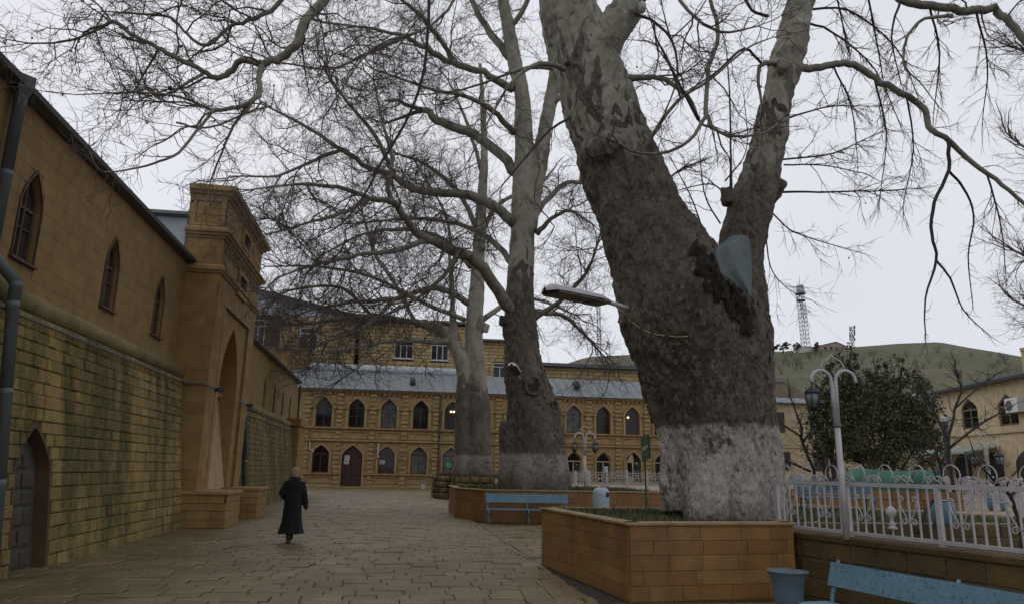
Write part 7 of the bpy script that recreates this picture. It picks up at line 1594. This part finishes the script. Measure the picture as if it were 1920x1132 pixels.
hill_tree('round dark green tree left of the radio tower', 1468, 648, 13, 8, 31, M['pine']); hill_tree('greyish bare round tree next to the radio tower', 1494, 649, 7, 7, 32, M['deadleaf'], 300); hill_tree('dark conical evergreen between radio tower and hilltop house', 1530, 648, 5, 10, 33, M['pine'], 500); hill_tree('low dark bush at the left end of the hilltop', 1450, 652, 8, 5, 34, M['pine'], 400)
# bare bushes scattered on the slope
sh = MB(); rs = random.Random(9); so_ = []
prs = dict(wig=0.25, up=0.03, spread=0.8, lift=0.25, rmin=0.04, dens=[1.2, 1.0, 0.8], len=[1.2, 2.0, 3], r=[0.05, 0.07, 0.1])
for _ in range(5): grow(so_, rs, (0, 0, -0.5), (rs.gauss(0, 0.35), rs.gauss(0, 0.35), 1), 3.2, 0.1, 2, prs)
shm = tubes_mesh('hill_bush', so_, plain_mat('grey_bush', (0.10, 0.09, 0.075), 0.95, 0.3, 1, 0), lambda r: 3)
bpy.context.view_layer.update(); dgh = bpy.context.evaluated_depsgraph_get(); hev = hill.evaluated_get(dgh)
spots = [(1450, 690), (1465, 700), (1480, 688), (1495, 682), (1503, 690), (1475, 675), (1447, 672), (1520, 672), (1485, 668), (1630, 668), (1640, 690), (1700, 668), (1760, 660), (1822, 668), (1860, 690), (1730, 690), (1885, 675), (1672, 676)] + [(rs.uniform(1442, 1915), rs.uniform(662, 712)) for _ in range(34)]
for k, (px, py) in enumerate(spots):
    hit, loc, nr_, ix = hill.ray_cast(EYEP, ray(px, py).normalized())
    if not hit: continue
    o = obj('hill_bush', shm, None, Matrix.Translation(loc) @ Matrix.Rotation(rs.uniform(0, 6), 4, 'Z') @ Matrix.Scale(rs.uniform(0.7, 1.4), 4)); tag(o, 'small bare grey bush on the grassy hillside', 'bush', 'bare bushes scattered over the hill')

# ================================================================ PEOPLE
def figure(label, M0, clothes, scale=1.0, hat='scarf', pose='walk', coat_len=0.215):
    t = thing('person', label, 'person', M0.translation); M0 = M0 @ Matrix.Scale(scale, 4)
    b = MB()
    if pose == 'walk':
        b.tube([(-0.08, 0.0, 0.88), (-0.05, -0.02, 0.48), (-0.03, -0.06, 0.09)], [0.085, 0.056, 0.04], 12); b.tube([(-0.03, -0.09, 0.05), (-0.03, 0.02, 0.045), (-0.03, 0.12, 0.035)], [0.042, 0.04, 0.03], 10)
        b.tube([(0.08, 0.0, 0.88), (0.04, 0.17, 0.50), (0.005, 0.20, 0.13)], [0.085, 0.056, 0.04], 12); b.tube([(0.005, 0.17, 0.09), (0.0, 0.28, 0.12), (0.0, 0.38, 0.14)], [0.042, 0.04, 0.03], 10)
    else:
        for s in (-1, 1): b.tube([(s * 0.09, 0, 0.9), (s * 0.09, 0.02, 0.48), (s * 0.1, 0, 0.09)], [0.09, 0.058, 0.042], 12); b.tube([(s * 0.1, -0.05, 0.05), (s * 0.11, 0.12, 0.035)], [0.042, 0.03], 10)
    b.tube([(0, 0, 0.82), (0, 0, 1.0), (0, 0.01, 1.18), (0, 0, 1.34), (0, 0, 1.42)], [0.14, 0.13, 0.13, 0.105, 0.05], 16)
    b.tube([(0, 0.0, 1.38), (0, 0.015, 1.46)], [0.055, 0.05], 10); b.tube([(0, 0.03, 1.42), (0, 0.03, 1.47), (0, 0.02, 1.54), (0, 0.01, 1.60), (0, 0.01, 1.63)], [0.05, 0.075, 0.088, 0.07, 0.02], 14)
    b.tube([(0, 0.10, 1.53), (0, 0.125, 1.505), (0, 0.10, 1.495)], [0.01, 0.015, 0.012], 8)
    for s in (-1, 1): b.tube([(s * 0.085, 0.01, 1.55), (s * 0.095, 0.0, 1.52), (s * 0.085, 0.01, 1.49)], [0.01, 0.016, 0.01], 7)
    LA = [(-0.15, 0, 1.32), (-0.265, -0.02, 1.07), (-0.17, 0.15, 0.97)]; RA = [(0.15, 0, 1.32), (0.235, -0.01, 1.08), (0.272, 0.03, 0.87)]
    if pose != 'walk': LA = [(-0.17, 0, 1.36), (-0.24, 0.03, 1.09), (-0.14, 0.26, 1.0)]; RA = [(0.17, 0, 1.36), (0.24, 0.03, 1.09), (0.15, 0.27, 0.98)]
    for A in (LA, RA):
        b.tube(A, [0.058, 0.046, 0.032], 12); w = Vector(A[2]); d = (w - Vector(A[1])).normalized(); sd = d.cross(Vector((0, 1, 0.2))).normalized(); b.tube([w, w + d * 0.05, w + d * 0.09], [0.03, 0.042, 0.036], 10)
        for k, (off, ln_) in enumerate(((-0.03, 0.06), (-0.01, 0.075), (0.01, 0.07), (0.03, 0.055))):
            f0 = w + d * 0.08 + sd * off; cu = d.cross(sd); b.tube([f0, f0 + d * ln_ * 0.6 + cu * 0.004, f0 + d * ln_ + cu * 0.02], [0.011, 0.010, 0.008], 7)
        b.tube([w + d * 0.03 + sd * 0.035, w + d * 0.06 + sd * 0.055, w + d * 0.095 + sd * 0.055], [0.013, 0.012, 0.009], 7)
    blob('body', b, 0.009, M['skin'], t, 2, None, M0)
    c = MB(); z0 = coat_len
    prof = [(z0, 0.30, 0.26), (z0 + 0.06, 0.265, 0.235), (0.45, 0.222, 0.20), (0.70, 0.20, 0.175), (0.95, 0.182, 0.155), (1.10, 0.19, 0.145), (1.25, 0.195, 0.15), (1.32, 0.175, 0.135), (1.38, 0.135, 0.12), (1.43, 0.10, 0.105), (1.475, 0.088, 0.095)]
    prof = [q for q in prof if q[0] >= z0]; N = 36
    for i, (z, a, bq) in enumerate(prof):
        for k in range(N):
            th = 2 * math.pi * k / N; fo = 1 + (0.06 * max(0, (0.9 - z)) * math.sin(th * 7 + 1)); fl = 0.04 * math.sin(th * 3) * max(0, 0.5 - z)
            c.v.append((a * fo * math.cos(th), bq * fo * math.sin(th) + 0.03 * max(0, 0.9 - z), z + fl * 0.5))
    for i in range(len(prof) - 1):
        for k in range(N): q = i * N + k; c.f.append((q, i * N + (k + 1) % N, (i + 1) * N + (k + 1) % N, q + N))
    c.f.append(tuple(range(N))[::-1]); c.f.append(tuple((len(prof) - 1) * N + k for k in range(N)))
    for A in (LA, RA):
        A = [Vector(p) for p in A]; c.tube([A[0] + Vector((0, 0, 0.01)) , A[0].lerp(A[1], 0.5), A[1], A[1].lerp(A[2], 0.6), A[1].lerp(A[2], 0.97), A[2] + (A[2] - A[1]).normalized() * 0.04], [0.07, 0.072, 0.066, 0.06, 0.066, 0.062], 14)
    def folds(p): return 0.006 * noise.noise(Vector((p[0] * 14, p[1] * 14, p[2] * 3))) + 0.004 * noise.noise(Vector((p[0] * 30, p[1] * 30, p[2] * 12)))
    blob('coat', c, 0.014, clothes, t, 2, folds, M0)
    g_ = MB()                                                   # boots and gloves cover the feet and the hanging hand
    if pose == 'walk':
        g_.tube([(-0.06, -0.02, 0.40), (-0.045, -0.045, 0.22), (-0.03, -0.06, 0.09)], [0.062, 0.058, 0.05], 12); g_.tube([(-0.03, -0.10, 0.045), (-0.03, 0.02, 0.045), (-0.03, 0.135, 0.035)], [0.05, 0.05, 0.036], 12); g_.box(-0.055, -0.005, -0.14, -0.09, 0.0, 0.05)
        g_.tube([(0.03, 0.18, 0.42), (0.005, 0.20, 0.13)], [0.06, 0.05], 12); g_.tube([(0.005, 0.16, 0.09), (0.0, 0.39, 0.14)], [0.05, 0.036], 12)
    else:
        for s in (-1, 1): g_.tube([(s * 0.1, 0, 0.26), (s * 0.1, 0, 0.08)], [0.06, 0.055], 12); g_.tube([(s * 0.1, -0.06, 0.045), (s * 0.11, 0.135, 0.04)], [0.05, 0.04], 12)
    blob('boots', g_, 0.012, M['boot'], t, 1, None, M0)
    if pose == 'walk':
        gl = MB(); w = Vector(RA[2]); d = (w - Vector(RA[1])).normalized(); gl.tube([w - d * 0.01, w + d * 0.03, w + d * 0.09, w + d * 0.15], [0.05, 0.055, 0.052, 0.03], 12); gl.tube([w + d * 0.03 + Vector((-0.04, 0, 0)), w + d * 0.10 + Vector((-0.06, 0.01, 0))], [0.018, 0.014], 8); blob('glove', gl, 0.01, M['boot'], t, 1, None, M0)
    h = MB()
    if hat == 'scarf':
        h.tube([(0, -0.005, 1.40), (0, -0.012, 1.44), (0, -0.008, 1.49), (0, 0.0, 1.55), (0, 0.0, 1.61), (0, 0.0, 1.645), (0, 0, 1.655)], [0.07, 0.088, 0.102, 0.108, 0.09, 0.05, 0.01], 18); h.tube([(0.03, -0.09, 1.47), (0.05, -0.105, 1.44), (0.06, -0.10, 1.41)], [0.025, 0.022, 0.012], 8)
        blob('headscarf', h, 0.012, M['scarf'], t, 2, lambda p: 0.004 * noise.noise(Vector(p) * 28), M0)
    else:
        h.tube([(0, 0.01, 1.565), (0, 0.01, 1.60), (0, 0.01, 1.645), (0, 0.01, 1.66)], [0.098, 0.102, 0.092, 0.05], 16); h.tube([(0, 0.08, 1.575), (0, 0.15, 1.565)], [0.06, 0.03], 8, True, 0.25); blob('cap', h, 0.012, M['cream'] if hat == 'cap' else M['boot'], t, 1, None, M0)
    return t
wp_ = at_z(543, 1018, 0.0)
figure('person in a long black coat and beige headscarf walking away along the paving', Matrix.Translation((wp_.x, wp_.y, 0.0)) @ Matrix.Rotation(R(4), 4, 'Z'), M['coat'], 0.985)
for px, zz, hat, lab, rz, yy in ((1194, 0.78, 'cap', 'person in a dark jacket and pale cap at the open doorway', R(150), 62.2), (1243, 0.66, 'dark', 'dark-clad person standing at the window right of the open doorway', R(120), 62.6), (1081, 0.66, 'dark', 'dark-clad person standing behind the lamp with two lanterns at the arcaded facade', R(200), 62.6)):
    p = at_Y(px, 880, yy); figure(lab, Matrix.Translation((p.x, p.y, zz)) @ Matrix.Rotation(rz, 4, 'Z'), M['jacket'], 1.02, hat, 'stand', 0.62)
m = MB(); m.box(8.0, 28.5, 60.4, 63.99, 0.2, 0.64); m = m.build('raised_walk', M['terrace']); tag(m, 'raised stone walk along the right half of the arcaded facade', None, None, 'structure')
for px in (1194,):
    p = at_Y(px, 880, 62.2); m = MB(); m.bbox(p.x - 0.9, p.x + 0.9, 61.8, 63.9, 0.6, 0.78, 0.02); t = thing('doorstep', 'pale stone doorstep below the open cream-framed doorway', 'step', (p.x, 62.5, 0.64)); m.build('step', M['trim'], t)
